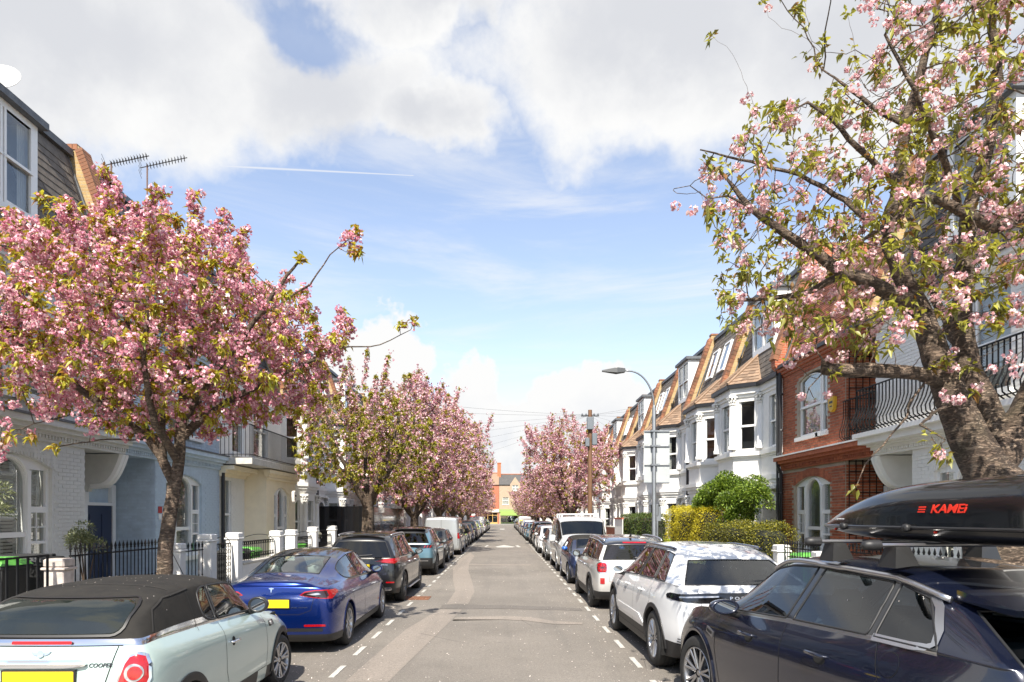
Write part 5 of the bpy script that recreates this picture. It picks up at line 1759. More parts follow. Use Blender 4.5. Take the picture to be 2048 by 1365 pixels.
class Car:
    def __init__(s, spec, level):
        s.sp = spec; s.L = spec['L']; s.w = spec['w']
        st = spec['st']; n = len(st)
        V = []; F = []; T = []
        idx = {}; capi = {}

        def vid(p):
            k = (round(p[0], 5), round(p[1], 5), round(p[2], 5))
            if k not in idx: idx[k] = len(V); V.append(p)
            return idx[k]
        rings = [ring_of(x) for x in st]
        tagger = spec['tag']
        rear_b, front_b = spec.get('rb', .07), spec.get('fb', .12)

        def mir(p, sg): return (p[0] * sg, p[1], p[2])
        for sg in (1, -1):
            def quad(ps, t):
                q = [vid(mir(p, sg)) for p in ps]
                if len(set(q)) < 3: return
                q2 = []
                for a in q:
                    if a not in q2: q2.append(a)
                F.append(tuple(q2 if sg > 0 else reversed(q2))); T.append(t)
            for i in range(n - 1):
                for k in range(13):
                    quad([rings[i][k], rings[i + 1][k], rings[i + 1][k + 1], rings[i][k + 1]], tagger('side', i, k, 0))
            for (kind, R, bul, sgn) in (('rear', rings[0], rear_b, -1), ('front', rings[-1], front_b, 1)):
                rows = []
                for k in range(3, 11):
                    if k == 3: rows.append([R[3], R[2], R[1], R[0]])
                    elif k == 10: rows.append([R[10], R[11], R[12], R[13]])
                    else:
                        x, y, z = R[k]
                        rows.append([R[k], (x * spec.get('ef', .90), y + sgn * bul * .45, z), (x * .5, y + sgn * bul * .9, z + (.006 if k > 7 else 0)), (0, y + sgn * bul, z + (.008 if k > 7 else 0))])
                for ri_, rw_ in enumerate(rows):
                    for ci_, p_ in enumerate(rw_): capi[vid(mir(p_, sg))] = (kind, ri_ + 3, ci_)
                for r in range(7):
                    for c in range(3):
                        ps = [rows[r][c], rows[r][c + 1], rows[r + 1][c + 1], rows[r + 1][c]]
                        if sgn < 0: ps = [ps[0], ps[3], ps[2], ps[1]]
                        ps = ps[::-1]
                        quad(ps, tagger(kind, 0, r + 3, c))
        s.capidx = capi
        me = bpy.data.meshes.new('cage'); me.from_pydata(V, [], F)
        tags = sorted(set(T)); s.tags = tags
        for _ in tags: me.materials.append(M_WHITE)
        me.polygons.foreach_set('material_index', [tags.index(t) for t in T])
        bm = bmesh.new(); bm.from_mesh(me)
        cl = bm.edges.layers.float.new('crease_edge')
        bm.verts.ensure_lookup_table()
        kk = {}
        for i, R in enumerate(rings):
            for k, p in enumerate(R):
                for sg in (1, -1):
                    key = (round(p[0] * sg, 5), round(p[1], 5), round(p[2], 5))
                    if key in idx: kk[idx[key]] = (i, k)
        for e in bm.edges:
            a, b = kk.get(e.verts[0].index), kk.get(e.verts[1].index)
            ca, cb_ = capi.get(e.verts[0].index), capi.get(e.verts[1].index)
            if a and b and a[1] == b[1]:
                cr = CREASE.get(a[1], 0)
                if a[1] in (8, 9) and min(a[0], b[0]) > spec.get('glass_to', 8): cr = 0
                if a[1] in (8, 9) and min(a[0], b[0]) < spec.get('glass_from', 0): cr = 0
                if cr: e[cl] = max(e[cl], cr)
            if a and b and a[0] == b[0] and {a[1], b[1]} == {8, 9} and spec.get('glass_from', 0) <= a[0] <= spec.get('glass_to', 8): e[cl] = .85
            if ca and cb_ and ca[0] == cb_[0] and spec.get('capcrease', 1):
                if ca[0] == 'rear' and ca[1] == cb_[1] and ca[1] in (8, 9): e[cl] = .8
                if ca[0] == 'rear' and ca[2] == cb_[2] == 1 and {ca[1], cb_[1]} == {8, 9}: e[cl] = .8
        bmesh.ops.recalc_face_normals(bm, faces=bm.faces)
        bm.to_mesh(me); bm.free()
        o = bpy.data.objects.new('cage', me); COL.objects.link(o)
        md = o.modifiers.new('s', 'SUBSURF'); md.levels = level; md.render_levels = level
        dg = bpy.context.evaluated_depsgraph_get(); dg.update()
        ev = bpy.data.meshes.new_from_object(o.evaluated_get(dg))
        bpy.data.objects.remove(o); bpy.data.meshes.remove(me)
        s.me = ev
        nv = len(ev.vertices); co = np.empty(nv * 3); ev.vertices.foreach_get('co', co); s.co = co.reshape(-1, 3).copy()
        s.polys = [tuple(p.vertices) for p in ev.polygons]
        s.mi = [p.material_index for p in ev.polygons]
        s.bvh = BVHTree.FromPolygons([tuple(v) for v in s.co], s.polys)
        # cut the wheel arches
        s.wheels = spec['wheels']      # [(y, R_arch, r_wheel)]
        keep = []
        cen = np.array([s.co[list(p)].mean(0) for p in s.polys])
        cut = np.zeros(len(s.polys), bool)
        for (wy, Ra, rw) in s.wheels:
            d = np.hypot(cen[:, 1] - wy, cen[:, 2] - rw)
            cut |= (d < Ra) & (np.abs(cen[:, 0]) > s.w * .62) & (cen[:, 2] < rw + Ra)
        s.cut = cut
        onb = {}
        for i, p in enumerate(s.polys):
            for v in p:
                onb.setdefault(v, [0, 0])[1 if cut[i] else 0] += 1
        for v, (a, b) in onb.items():
            if a and b:
                x, y, z = s.co[v]
                if abs(x) < s.w * .75: continue
                best = min(s.wheels, key=lambda q: abs(q[0] - y))
                dy, dz = y - best[0], z - best[2]; d = math.hypot(dy, dz)
                if d > .01 and z > .12: s.co[v][1] = best[0] + dy / d * best[1]; s.co[v][2] = best[2] + dz / d * best[1]

    def part(s, root, tg, name, m, smooth=True):
        """all faces with a tag, one object per connected patch"""
        tl = [tg] if isinstance(tg, str) else tg
        ids = [s.tags.index(t) for t in tl if t in s.tags]
        fs = [i for i, q in enumerate(s.mi) if q in ids and not s.cut[i]]
        if not fs: return []
        # connected patches
        vmap = {}
        for i in fs:
            for v in s.polys[i]: vmap.setdefault(v, []).append(i)
        seen = set(); comps = []
        for i in fs:
            if i in seen: continue
            st = [i]; seen.add(i); c = []
            while st:
                a = st.pop(); c.append(a)
                for v in s.polys[a]:
                    for b in vmap[v]:
                        if b not in seen: seen.add(b); st.append(b)
            comps.append(c)
        res = []
        if name in ('car_body', 'cladding', 'van_body'): comps = [sum(comps, [])]
        for c in comps:
            vs = sorted({v for i in c for v in s.polys[i]}); mp = {v: k for k, v in enumerate(vs)}
            me = bpy.data.meshes.new(name)
            me.from_pydata([(s.co[v][0], s.co[v][1] - s.L / 2, s.co[v][2]) for v in vs], [], [tuple(mp[v] for v in s.polys[i]) for i in c])
            me.materials.append(m); me.polygons.foreach_set('use_smooth', [True] * len(c)); me.update()
            o = link(name, me, root); res.append(o)
            o_b = {}
            for i in c:
                p = s.polys[i]
                for a, b in zip(p, p[1:] + p[:1]):
                    e = (min(a, b), max(a, b)); o_b[e] = o_b.get(e, 0) + 1
            s.last_edges = [e for e, k in o_b.items() if k == 1]
            o_edges = s.last_edges
            s.bound = getattr(s, 'bound', []) + [(name, o_edges)]
        return res

    def loops(s, edges):
        adj = {}
        for a, b in edges: adj.setdefault(a, []).append(b); adj.setdefault(b, []).append(a)
        out = []; used = set()
        for st in adj:
            if st in used: continue
            lp = [st]; used.add(st); cur = st
            while True:
                nx = [q for q in adj[cur] if q not in used]
                if not nx: break
                cur = nx[0]; used.add(cur); lp.append(cur)
            if len(lp) > 3: out.append(lp)
        return out

    def seals(s, root, names, r=.010, m=None, name='window_seal', flat=1.0):
        q = MB()
        for (nm, ed) in s.bound:
            if nm in names:
                for lp in s.loops(ed):
                    q.tube([(s.co[v][0], s.co[v][1] - s.L / 2, s.co[v][2]) for v in lp], r, 6, close=True)
        if q.v: q.build(name, m or M_BLACKPL, root, smooth=True, fix=False)

    def hit(s, view, a, b):
        if view == 'rear': o, d = Vector((a, -2, b)), Vector((0, 1, 0))
        elif view == 'front': o, d = Vector((a, s.L + 2, b)), Vector((0, -1, 0))
        elif view == 'right': o, d = Vector((3, a, b)), Vector((-1, 0, 0))
        elif view == 'left': o, d = Vector((-3, a, b)), Vector((1, 0, 0))
        else: o, d = Vector((a, b, 4)), Vector((0, 0, -1))
        loc, nor, idx, dist = s.bvh.ray_cast(o, d)
        if loc is None:
            mid = Vector({'rear': (a, .15, b), 'front': (a, s.L - .15, b), 'right': (s.w, a, b), 'left': (-s.w, a, b), 'top': (a, b, 1)}[view])
            loc, nor, idx, dist = s.bvh.find_nearest(mid)
        if nor.dot(d) > 0: nor = -nor
        return loc, nor

    def patch(s, root, view, poly, m, name, off=.006, step=.03, skirt=.012, bulge=0.0):
        pts = [Vector(p) for p in poly]
        # densify the outline
        P = []
        for a, b in zip(pts, pts[1:] + pts[:1]):
            k = max(1, int((b - a).length / step))
            P += [a.lerp(b, i / k) for i in range(k)]
        xs = [p.x for p in P]; ys = [p.y for p in P]
        inner = []
        def inside(x, y):
            c = False
            for p, q in zip(P, P[1:] + P[:1]):
                if (p.y > y) != (q.y > y) and x < (q.x - p.x) * (y - p.y) / (q.y - p.y) + p.x: c = not c
            return c
        x = min(xs) + step * .7
        while x < max(xs):
            y = min(ys) + step * .7
            while y < max(ys):
                if inside(x, y) and min((p - Vector((x, y))).length for p in P) > step * .45: inner.append(Vector((x, y)))
                y += step
            x += step
        n = len(P)
        vs, es, fs, _, _, _ = delaunay_2d_cdt(P + inner, [], [list(range(n))], 1, 1e-6)
        cx, cy = sum(xs) / n, sum(ys) / n; rad = max(max(xs) - min(xs), max(ys) - min(ys)) / 2
        out = []; base = []
        hits = [s.hit(view, v.x, v.y) for v in vs]
        mb = MB()
        for v, (l, nn) in zip(vs, hits):
            de = min(1, min((p - v).length for p in P) / .03) if bulge else 0
            p = l + nn * (off + bulge * de); out.append((p.x, p.y - s.L / 2, p.z))
        mb.add(out, [tuple(f) for f in fs])
        cnt = {}
        for f in fs:
            for a, b in zip(f, list(f[1:]) + [f[0]]):
                cnt[(a, b)] = cnt.get((a, b), 0) + 1
        k0 = len(mb.v); ext = {}
        for (a, b) in list(cnt):
            if (b, a) not in cnt:
                for q in (a, b):
                    if q not in ext:
                        l, nn = hits[q]; p = l + nn * (off - skirt); ext[q] = len(mb.v); mb.v.append((p.x, p.y - s.L / 2, p.z))
                mb.f.append((b, a, ext[a], ext[b])); mb.m.append(0)
        o = mb.build(name, m, root, auto=35)
        return o

    def line(s, root, view, pts, m=None, name='shut_line', wd=.006, off=.0015, n=10, close=False):
        q = MB()
        for seg in (pts if isinstance(pts[0][0], (tuple, list)) else [pts]):
            P = []
            for a, b in zip(seg[:-1], seg[1:]):
                k = max(1, int(math.hypot(b[0] - a[0], b[1] - a[1]) / .04))
                P += [(lerp(a[0], b[0], i / k), lerp(a[1], b[1], i / k)) for i in range(k)]
            P.append(seg[-1])
            rows = []
            H = [s.hit(view, *p) for p in P]
            for i, (l, nn) in enumerate(H):
                d = (H[min(i + 1, len(H) - 1)][0] - H[max(i - 1, 0)][0])
                sd = d.cross(nn).normalized()
                for sg in (-1, 1):
                    p = l + nn * off + sd * (sg * wd / 2); rows.append((p.x, p.y - s.L / 2, p.z))
            q.add(rows, [(2 * i, 2 * i + 1, 2 * i + 3, 2 * i + 2) for i in range(len(H) - 1)])
        return q.build(name, m or M_WELL, root, fix=False, smooth=True)

    def rail(s, root, view, pts, r, m, name, off=.0, n=8):
        P = []
        for a, b in zip(pts[:-1], pts[1:]):
            k = max(1, int(math.hypot(b[0] - a[0], b[1] - a[1]) / .06))
            P += [(lerp(a[0], b[0], i / k), lerp(a[1], b[1], i / k)) for i in range(k)]
        P.append(pts[-1])
        Q = []
        for p in P:
            l, nn = s.hit(view, *p); c = l + nn * off; Q.append((c.x, c.y - s.L / 2, c.z))
        q = MB(); q.tube(Q, r, n); return q.build(name, m, root, smooth=True)

    def text(s, root, view, txt, cx, cy, size, m, name='lettering', depth=.003, off=.004, bold=0.0, shear=0, sx=1.0):
        me = text_mesh(txt, size, depth, m, bold, shear, name)
        for v in me.vertices:
            a, b, c = v.co
            a *= sx
            if view == 'left': a = -a
            l, nn = s.hit(view, cx + a, cy + b)
            p = l + nn * (off + c); v.co = (p.x, p.y - s.L / 2, p.z)
        return link(name, me, root)


WHEELS = {}


def wheel_meshes(r, tw, style):
    key = (r, tw, style)
    if key in WHEELS: return WHEELS[key]
    rr_ = r * .70
    M = Matrix.Rotation(PI / 2, 4, 'Y')
    q = MB()
    prof = [(rr_, -tw / 2 + .02), (rr_ + .012, -tw / 2), (r - .045, -tw / 2 - .004), (r - .012, -tw / 2 + .018), (r, -tw / 2 + .04), (r, -.034), (r - .007, -.03), (r - .007, -.022), (r, -.018), (r, .018), (r - .007, .022), (r - .007, .03), (r, .034), (r, tw / 2 - .04), (r - .012, tw / 2 - .018),
            (r - .045, tw / 2 + .004), (rr_ + .012, tw / 2), (rr_, tw / 2 - .02)]
    q.lathe(prof, 40, M)
    ty = q.mesh('tyre', M_RUBBER, auto=40)
    st = style
    rm = M_DARKALLOY if 'dark' in st else M_ALLOY
    q = MB()
    q.lathe([(rr_ + .004, tw / 2 - .012), (rr_ - .004, tw / 2 - .004), (rr_ - .016, tw / 2 - .012), (rr_ - .028, tw / 2 - .05), (rr_ - .035, -.06), (rr_ - .03, -tw / 2 + .02)], 40, M)
    q.lathe([(.001, tw / 2 - .028), (.028, tw / 2 - .028), (.034, tw / 2 - .036), (.062, tw / 2 - .045), (.066, tw / 2 - .09)], 20, M)
    n = {'five': 5, 'ten': 10, 'multi': 10, 'dark': 10, 'twin': 7, 'darktwin': 5}.get(st, 5)

    def spoke(a0, a1, w0, w1, x0=.030, x1=.012, r0=.045, r1=None):
        r1 = r1 or rr_ - .012
        vs = []
        for (a, rad, w_, x) in ((a0, r0, w0, tw / 2 - x0), (lerp(a0, a1, .5), (r0 + r1) / 2, (w0 + w1) / 2, tw / 2 - x0 * .72), (a1, r1, w1, tw / 2 - x1)):
            c, s_ = math.cos(a), math.sin(a)
            for (sd, dx) in ((-1, 0), (-.6, .006), (.6, .006), (1, 0), (1, -.03), (-1, -.03)):
                vs.append((x + dx, rad * c - sd * w_ / 2 * s_, rad * s_ + sd * w_ / 2 * c))
        q.add(vs, [(k * 6 + j, k * 6 + (j + 1) % 6, k * 6 + 6 + (j + 1) % 6, k * 6 + 6 + j) for k in range(2) for j in range(6)])
    for k in range(n):
        a = 2 * PI * k / n + .2
        if st == 'five': spoke(a, a, .075, .055)
        elif st == 'twin': spoke(a - .10, a - .16, .030, .026); spoke(a + .10, a + .16, .030, .026)
        elif 'twin' in st: spoke(a - .14, a - .22, .035, .022); spoke(a + .14, a + .22, .035, .022); spoke(a, a, .02, .012)
        elif st in ('multi', 'dark'): spoke(a, a - .13, .030, .016); spoke(a, a + .13, .030, .016)
        else: spoke(a, a, .034, .03)
    for k in range(5):
        a = 2 * PI * k / 5; q.lathe([(.001, tw / 2 - .036), (.008, tw / 2 - .036), (.008, tw / 2 - .06)], 6, M @ Matrix.Translation((.048 * math.cos(a), .048 * math.sin(a), 0)))
    ri = q.mesh('rim', rm, auto=35)
    q = MB(); q.lathe([(.001, .0), (.15, 0.0), (.15, .02), (.001, .02)], 24, M); di = q.mesh('brake_disc', M_POST)
    WHEELS[key] = (ty, ri, di)
    return WHEELS[key]


def add_wheels(root, car, tw, style, far=False, steer=0.0):
    for (wy, Ra, rw) in car.wheels:
        for sg in (1, -1):
            ty, ri, di = wheel_meshes(rw, tw, style)
            w = link('wheel', ty, root); w.location = (sg * (car.w - tw / 2 - .015), wy - car.L / 2, rw)
            if sg < 0: w.rotation_euler = (0, 0, PI)
            if steer and wy > car.L / 2: w.rotation_euler = (0, 0, w.rotation_euler[2] + steer)
            link('rim', ri, w)
            if not far: link('brake_disc', di, w)
            if not far:
                q = MB(); s_ = []
                # liner behind the arch
                n = 18
                vs = []
                for k in range(n + 1):
                    a = -.35 + (PI + .7) * k / n
                    for x in (car.w * .99 - .02, car.w - .36): vs.append((sg * x, wy - car.L / 2 + math.cos(a) * (Ra + .004), rw + math.sin(a) * (Ra + .004)))
                q.add(vs, [(2 * k, 2 * k + 1, 2 * k + 3, 2 * k + 2) for k in range(n)])
                q.add([(sg * (car.w - .36), wy - car.L / 2 + math.cos(a) * (Ra + .004), rw + math.sin(a) * (Ra + .004)) for a in [-.35 + (PI + .7) * k / n for k in range(n + 1)]], [tuple(range(n + 1))])
                q.build('wheel_arch_liner', M_WELL, root, fix=False)


def arch_trim(root, car, m, wd=.055, off=.012, sides=(1, -1), name='arch_cladding', inner=.012, a0=-.12):
    for (wy, Ra, rw) in car.wheels:
        for sg in sides:
            view = 'right' if sg > 0 else 'left'
            q = MB(); n = 30; vs = []
            for k in range(n + 1):
                a = a0 + (PI - 2 * a0) * k / n
                c, s_ = math.cos(a), math.sin(a)
                for (rad, o_) in ((Ra - inner, -.05), (Ra - inner, off), (Ra + wd * .5, off + .006), (Ra + wd, off), (Ra + wd, -.004)):
                    l, nn = car.hit(view, wy + c * max(rad, Ra + .02), rw + s_ * max(rad, Ra + .02))
                    vs.append((l.x + sg * o_, wy + c * rad - car.L / 2, rw + s_ * rad))
            q.add(vs, [(k * 5 + j, k * 5 + j + 1, k * 5 + 6 + j, k * 5 + 5 + j) for k in range(n) for j in range(4)])
            q.build(name, m, root, fix=False, auto=50)


def mirror(root, car, y, z, m, sx=1.0, sides=(1, -1), rnd=False):
    for sg in sides:
        q = MB()
        l, nn = car.hit('right' if sg > 0 else 'left', y, z - .04)
        bx = abs(l.x)
        cx = bx + .115 * sx; cy = y - car.L / 2
        M = Matrix.Translation((sg * cx, cy, z + .05)) @ Matrix.Diagonal((1.0 * sx, .85, .80 if rnd else .66, 1)) @ Matrix.Rotation(-PI / 2, 4, 'X')
        q.lathe([(.001, .135), (.05, .125), (.085, .09), (.102, .03), (.105, -.03), (.098, -.045), (.080, -.045), (.076, -.03)], 20, M)
        o = q.build('door_mirror', m, root, smooth=True)
        q = MB(); q.lathe([(.001, -.032), (.077, -.032)], 20, M); q.build('mirror_glass', M_MIRROR, o)
        q = MB(); q.tube([(sg * (bx - .03), cy + .03, z - .04), (sg * (bx + .06), cy + .03, z - .02), (sg * cx, cy + .03, z + .0)], [.035, .028, .03], 8)
        q.build('mirror_stalk', M_BLACKPL, o, smooth=True)


def handle(root, car, y, z, m, sides=(1, -1), L_=.20):
    for sg in sides:
        l, nn = car.hit('right' if sg > 0 else 'left', y, z)
        q = MB(); x = l.x
        q.tube([(x - sg * .01, y - L_ / 2 - car.L / 2, z), (x + sg * .035, y - L_ * .38 - car.L / 2, z + .004), (x + sg * .04, y - car.L / 2, z + .006), (x + sg * .035, y + L_ * .38 - car.L / 2, z + .004), (x - sg * .01, y + L_ / 2 - car.L / 2, z)], [.010, .014, .015, .014, .010], 8)
        o = q.build('door_handle', m, root, smooth=True)


def plate(root, car, view, x, z, col, green=False, w=.52, h=.115):
    l, nn = car.hit(view, x, z)
    l2, n2 = car.hit(view, x + w * .4, z)
    yv = min(l.y, l2.y) - .012 if view == 'rear' else max(l.y, l2.y) + .012
    y = yv - car.L / 2
    q = MB(); q.rbox(x - w / 2, x + w / 2, y - .006, y + .03, z - h / 2, z + h / 2, .003); o = q.build('number_plate', col, root)
    q = MB(); q.rbox(x - w / 2 - .012, x + w / 2 + .012, y - .003, y + .028, z - h / 2 - .012, z + h / 2 + .012, .003); q.build('plate_surround', M_BLACKPL, root)
    if green:
        q = MB(); q.box(x - w / 2, x - w / 2 + .05, y - .0085, y + .0, z - h / 2, z + h / 2); q.build('green_flash', M_GREEN, o)


def seats(root, car, ys, z, m, wx=.36, rear=None, wheel=True, zt=None, sx=None):
    """front seats, rear bench, steering wheel and cabin floor"""
    L2 = car.L / 2
    def seat(x, y, w_, nm):
        q = MB(); M = Matrix.Translation((x, y - L2, z)) @ Matrix.Rotation(math.radians(14), 4, 'X')
        q.rbox(-w_ / 2, w_ / 2, -.07, .06, .0, .62, .05, M=M); q.rbox(-w_ / 2, w_ / 2, 0, .5, -.08, .08, .05, M=Matrix.Translation((x, y - L2, z)))
        o = q.build(nm, m, root, auto=50)
        q = MB()
        for dx in ((0,) if w_ < .7 else (-.33, .33)):
            q.rbox(dx - .13, dx + .13, -.06, .05, .66, .86, .045, M=M); q.tube([M @ Vector((dx - .05, 0, .58)), M @ Vector((dx - .05, 0, .7))], .008, 5); q.tube([M @ Vector((dx + .05, 0, .58)), M @ Vector((dx + .05, 0, .7))], .008, 5)
        q.build('headrest', m, o, auto=50)
    for x in (-wx, wx): seat(x, ys, .5, 'front_seat')
    if rear: seat(0, rear, 1.15, 'rear_seat')
    q = MB(); q.box(-car.w * .8, car.w * .8, .45 - L2, car.L * .78 - L2, .30, .42)
    q.rbox(-car.w * .82, car.w * .82, ys + .95 - L2, ys + 1.5 - L2, .42, (zt or .95) - .06, .08)
    for sg in (-1, 1): q.box(sg * (car.w * .86), sg * (car.w * .90), .6 - L2, ys + 1.3 - L2, .4, (zt or .95) - .05)
    q.build('cabin', M_CABIN, root)
    if wheel:
        q = MB(); M = Matrix.Translation((wx, ys + .78 - L2, (zt or .95) - .02)) @ Matrix.Rotation(math.radians(68), 4, 'X')
        q.tube([M @ Vector((.18 * math.cos(a * PI / 12), .18 * math.sin(a * PI / 12), 0)) for a in range(24)], .014, 6, close=True)
        q.tube([M @ Vector((-.18, 0, 0)), M @ Vector((.18, 0, 0))], .015, 5); q.tube([M @ Vector((0, 0, 0)), M @ Vector((0, 0, -.25))], .03, 6)
        q.build('steering_wheel', M_BLACKPL, root, smooth=True)


def S(y, w, zt, yu, zr, wr, wt=None, bow=0.0, zb=.22, zc=.36, zm=.58, zs=None, **k):
    d = dict(y=y, w=w, zb=zb, zc=zc, zm=zm, zs=zs if zs else zt - .13, zt=zt, wt=wt if wt else w * .93, yu=yu, zr=zr, wr=wr, bow=bow)
    d.update(k)
    return d


def hatch_spec(L, w, H, ztr, ztf, xr, hood, wheels, wr=.64, roe=.13, quarter=True, zb=.22, zc=.40, rearoff=None, rbow=.06, cowl=3.48, hdr=2.82, k=None, privacy=True, wf=.9, hoodf=.15, pill=True, roofdrop=.04, zs_d=.14, frontoff=None):
    """five-door body; y values are scaled from a 4.7 m car"""
    k = k or L / 4.7
    W = w
    wt = w * .90
    st = [S(.13 * k, W * wf, ztr, xr, H - roe, wr * .95, wt=wt * .95, bow=-rbow, lb=-.06, off=rearoff or [.10, .10, .10, .07, .0, -.03, 0, .02]),
          S(.62 * k, W * .985, ztr, max(xr + .28, .74 * k), H - roofdrop, wr, wt=wt),
          S(1.15 * k, W, ztr - .01, 1.22 * k, H - .015, wr, wt=wt), S(1.20 * k, W, ztr - .01, 1.27 * k, H - .013, wr, wt=wt),
          S(2.10 * k, W, lerp(ztr, ztf, .5), 2.08 * k, H, wr, wt=wt), S(2.18 * k, W, lerp(ztr, ztf, .52), 2.15 * k, H, wr, wt=wt),
          S(2.75 * k, W, lerp(ztr, ztf, .85), (hdr - .25) * k, H - .01, wr, wt=wt, bow=.02),
          S(3.08 * k, W, ztf, hdr * k, H - .055, wr * .98, wt=wt, bow=.06),
          S(3.56 * k, W * .995, ztf - .01, cowl * k, hood + .03, wt * .86, wt=wt, bow=.14),
          S(3.80 * k, W * .99, ztf - .03, 3.80 * k, hood + .01, wt * .84, wt=wt, bow=.12),
          S(4.15 * k, W * .97, hood - .05, 4.15 * k, hood - .02, wt * .80, wt=wt * .97, bow=.10),
          S(4.52 * k, W * .87, hood - hoodf - .05, 4.48 * k, hood - hoodf + .01, wt * .70, wt=wt * .84, bow=.10, lb=.08, off=frontoff or [-.02, -.02, -.02, 0, .06, .06, .04, .0])]
    for s_ in st: s_['zb'] = zb; s_['zc'] = zc; s_['zs'] = s_['zt'] - zs_d

    def tg(kind, i, kk, c):
        if kind == 'side':
            if kk == 8:
                if i in (3, 5, 6, 7) or (i == 1 and quarter): return 'side'
                if i in (2, 4): return 'pillar'
            if kk == 7 and i in (1, 2, 3, 4, 5, 6, 7): return 'trim'
            if i == 7 and kk in (10, 11, 12): return 'wind' if kk > 10 else 'paint'
            if kk == 3 or kk <= 2: return 'clad'
        if kind == 'rear':
            if kk in (8,) and c >= 1: return 'rearw'
            if kk == 8 and c == 0: return 'dpillar'
            if kk == 3: return 'clad'
        if kind == 'front' and kk == 3: return 'clad'
        return 'paint'
    return dict(L=L, w=w, st=st, tag=tg, wheels=wheels, rb=.07, fb=.13)





def door_lines(root, c, k, zt, zb=.34, sides=('right', 'left'), ys=(1.17, 2.15, 3.42)):
    a, b, d = [q * k for q in ys]
    for v in sides:
        c.line(root, v, [[(b, zt - .02), (b + .005, zb + .12), (b - .02, zb)], [(d, zt - .06), (d + .03, zb + .25), (d - .08, zb)], [(a - .02, zt - .03), (a - .03, .85), (a + .25, .62), (a + .30, zb)], [(a + .28, zb), (d - .07, zb)]], name='door_gaps')


def base_parts(root, c, body, glass=None, glass_f=None, trim=None, clad=None, pill=None, roofm=None, seal=.010):
    glass = glass or G_PRIV
    c.part(root, ['paint', 'dpillar'] if 'roof' not in c.tags else ['paint', 'dpillar'], 'car_body', body)
    c.part(root, 'clad', 'cladding', clad or body)
    c.part(root, 'side', 'side_window', glass)
    c.part(root, 'wind', 'windscreen', glass_f or G_CAR)
    c.part(root, 'rearw', 'rear_window', glass_f or G_CAR)
    c.part(root, 'trim', 'window_trim', trim or M_GLOSSBL)
    c.part(root, 'pillar', 'door_pillar', pill or M_GLOSSBL)
    c.part(root, 'roof', 'roof_panel', roofm or body)
    c.part(root, 'roofg', 'glass_roof', M_GLOSSBL)
    c.part(root, 'fabric', 'soft_top', M_FABRIC)
    if seal: c.seals(root, ('side_window', 'windscreen', 'rear_window'), seal)


def place(root, x, yrear, L, flip=False, yaw=0.0):
    root.location = (x, yrear + L / 2, 0)
    root.rotation_euler = (0, 0, (PI if flip else 0) + yaw)


def mirror_poly(P): return [(-a, b) for a, b in reversed(P)]


def oval(cx, cy, rx, ry, n=20): return [(cx + rx * math.cos(2 * PI * i / n), cy + ry * math.sin(2 * PI * i / n)) for i in range(n)]


def rrect(x0, x1, z0, z1, r=.03, n=4):
    P = []
    for (cx, cy, a0) in ((x1 - r, z1 - r, 0), (x0 + r, z1 - r, PI / 2), (x0 + r, z0 + r, PI), (x1 - r, z0 + r, 1.5 * PI)):
        for i in range(n + 1): P.append((cx + r * math.cos(a0 + PI / 2 * i / n), cy + r * math.sin(a0 + PI / 2 * i / n)))
    return P


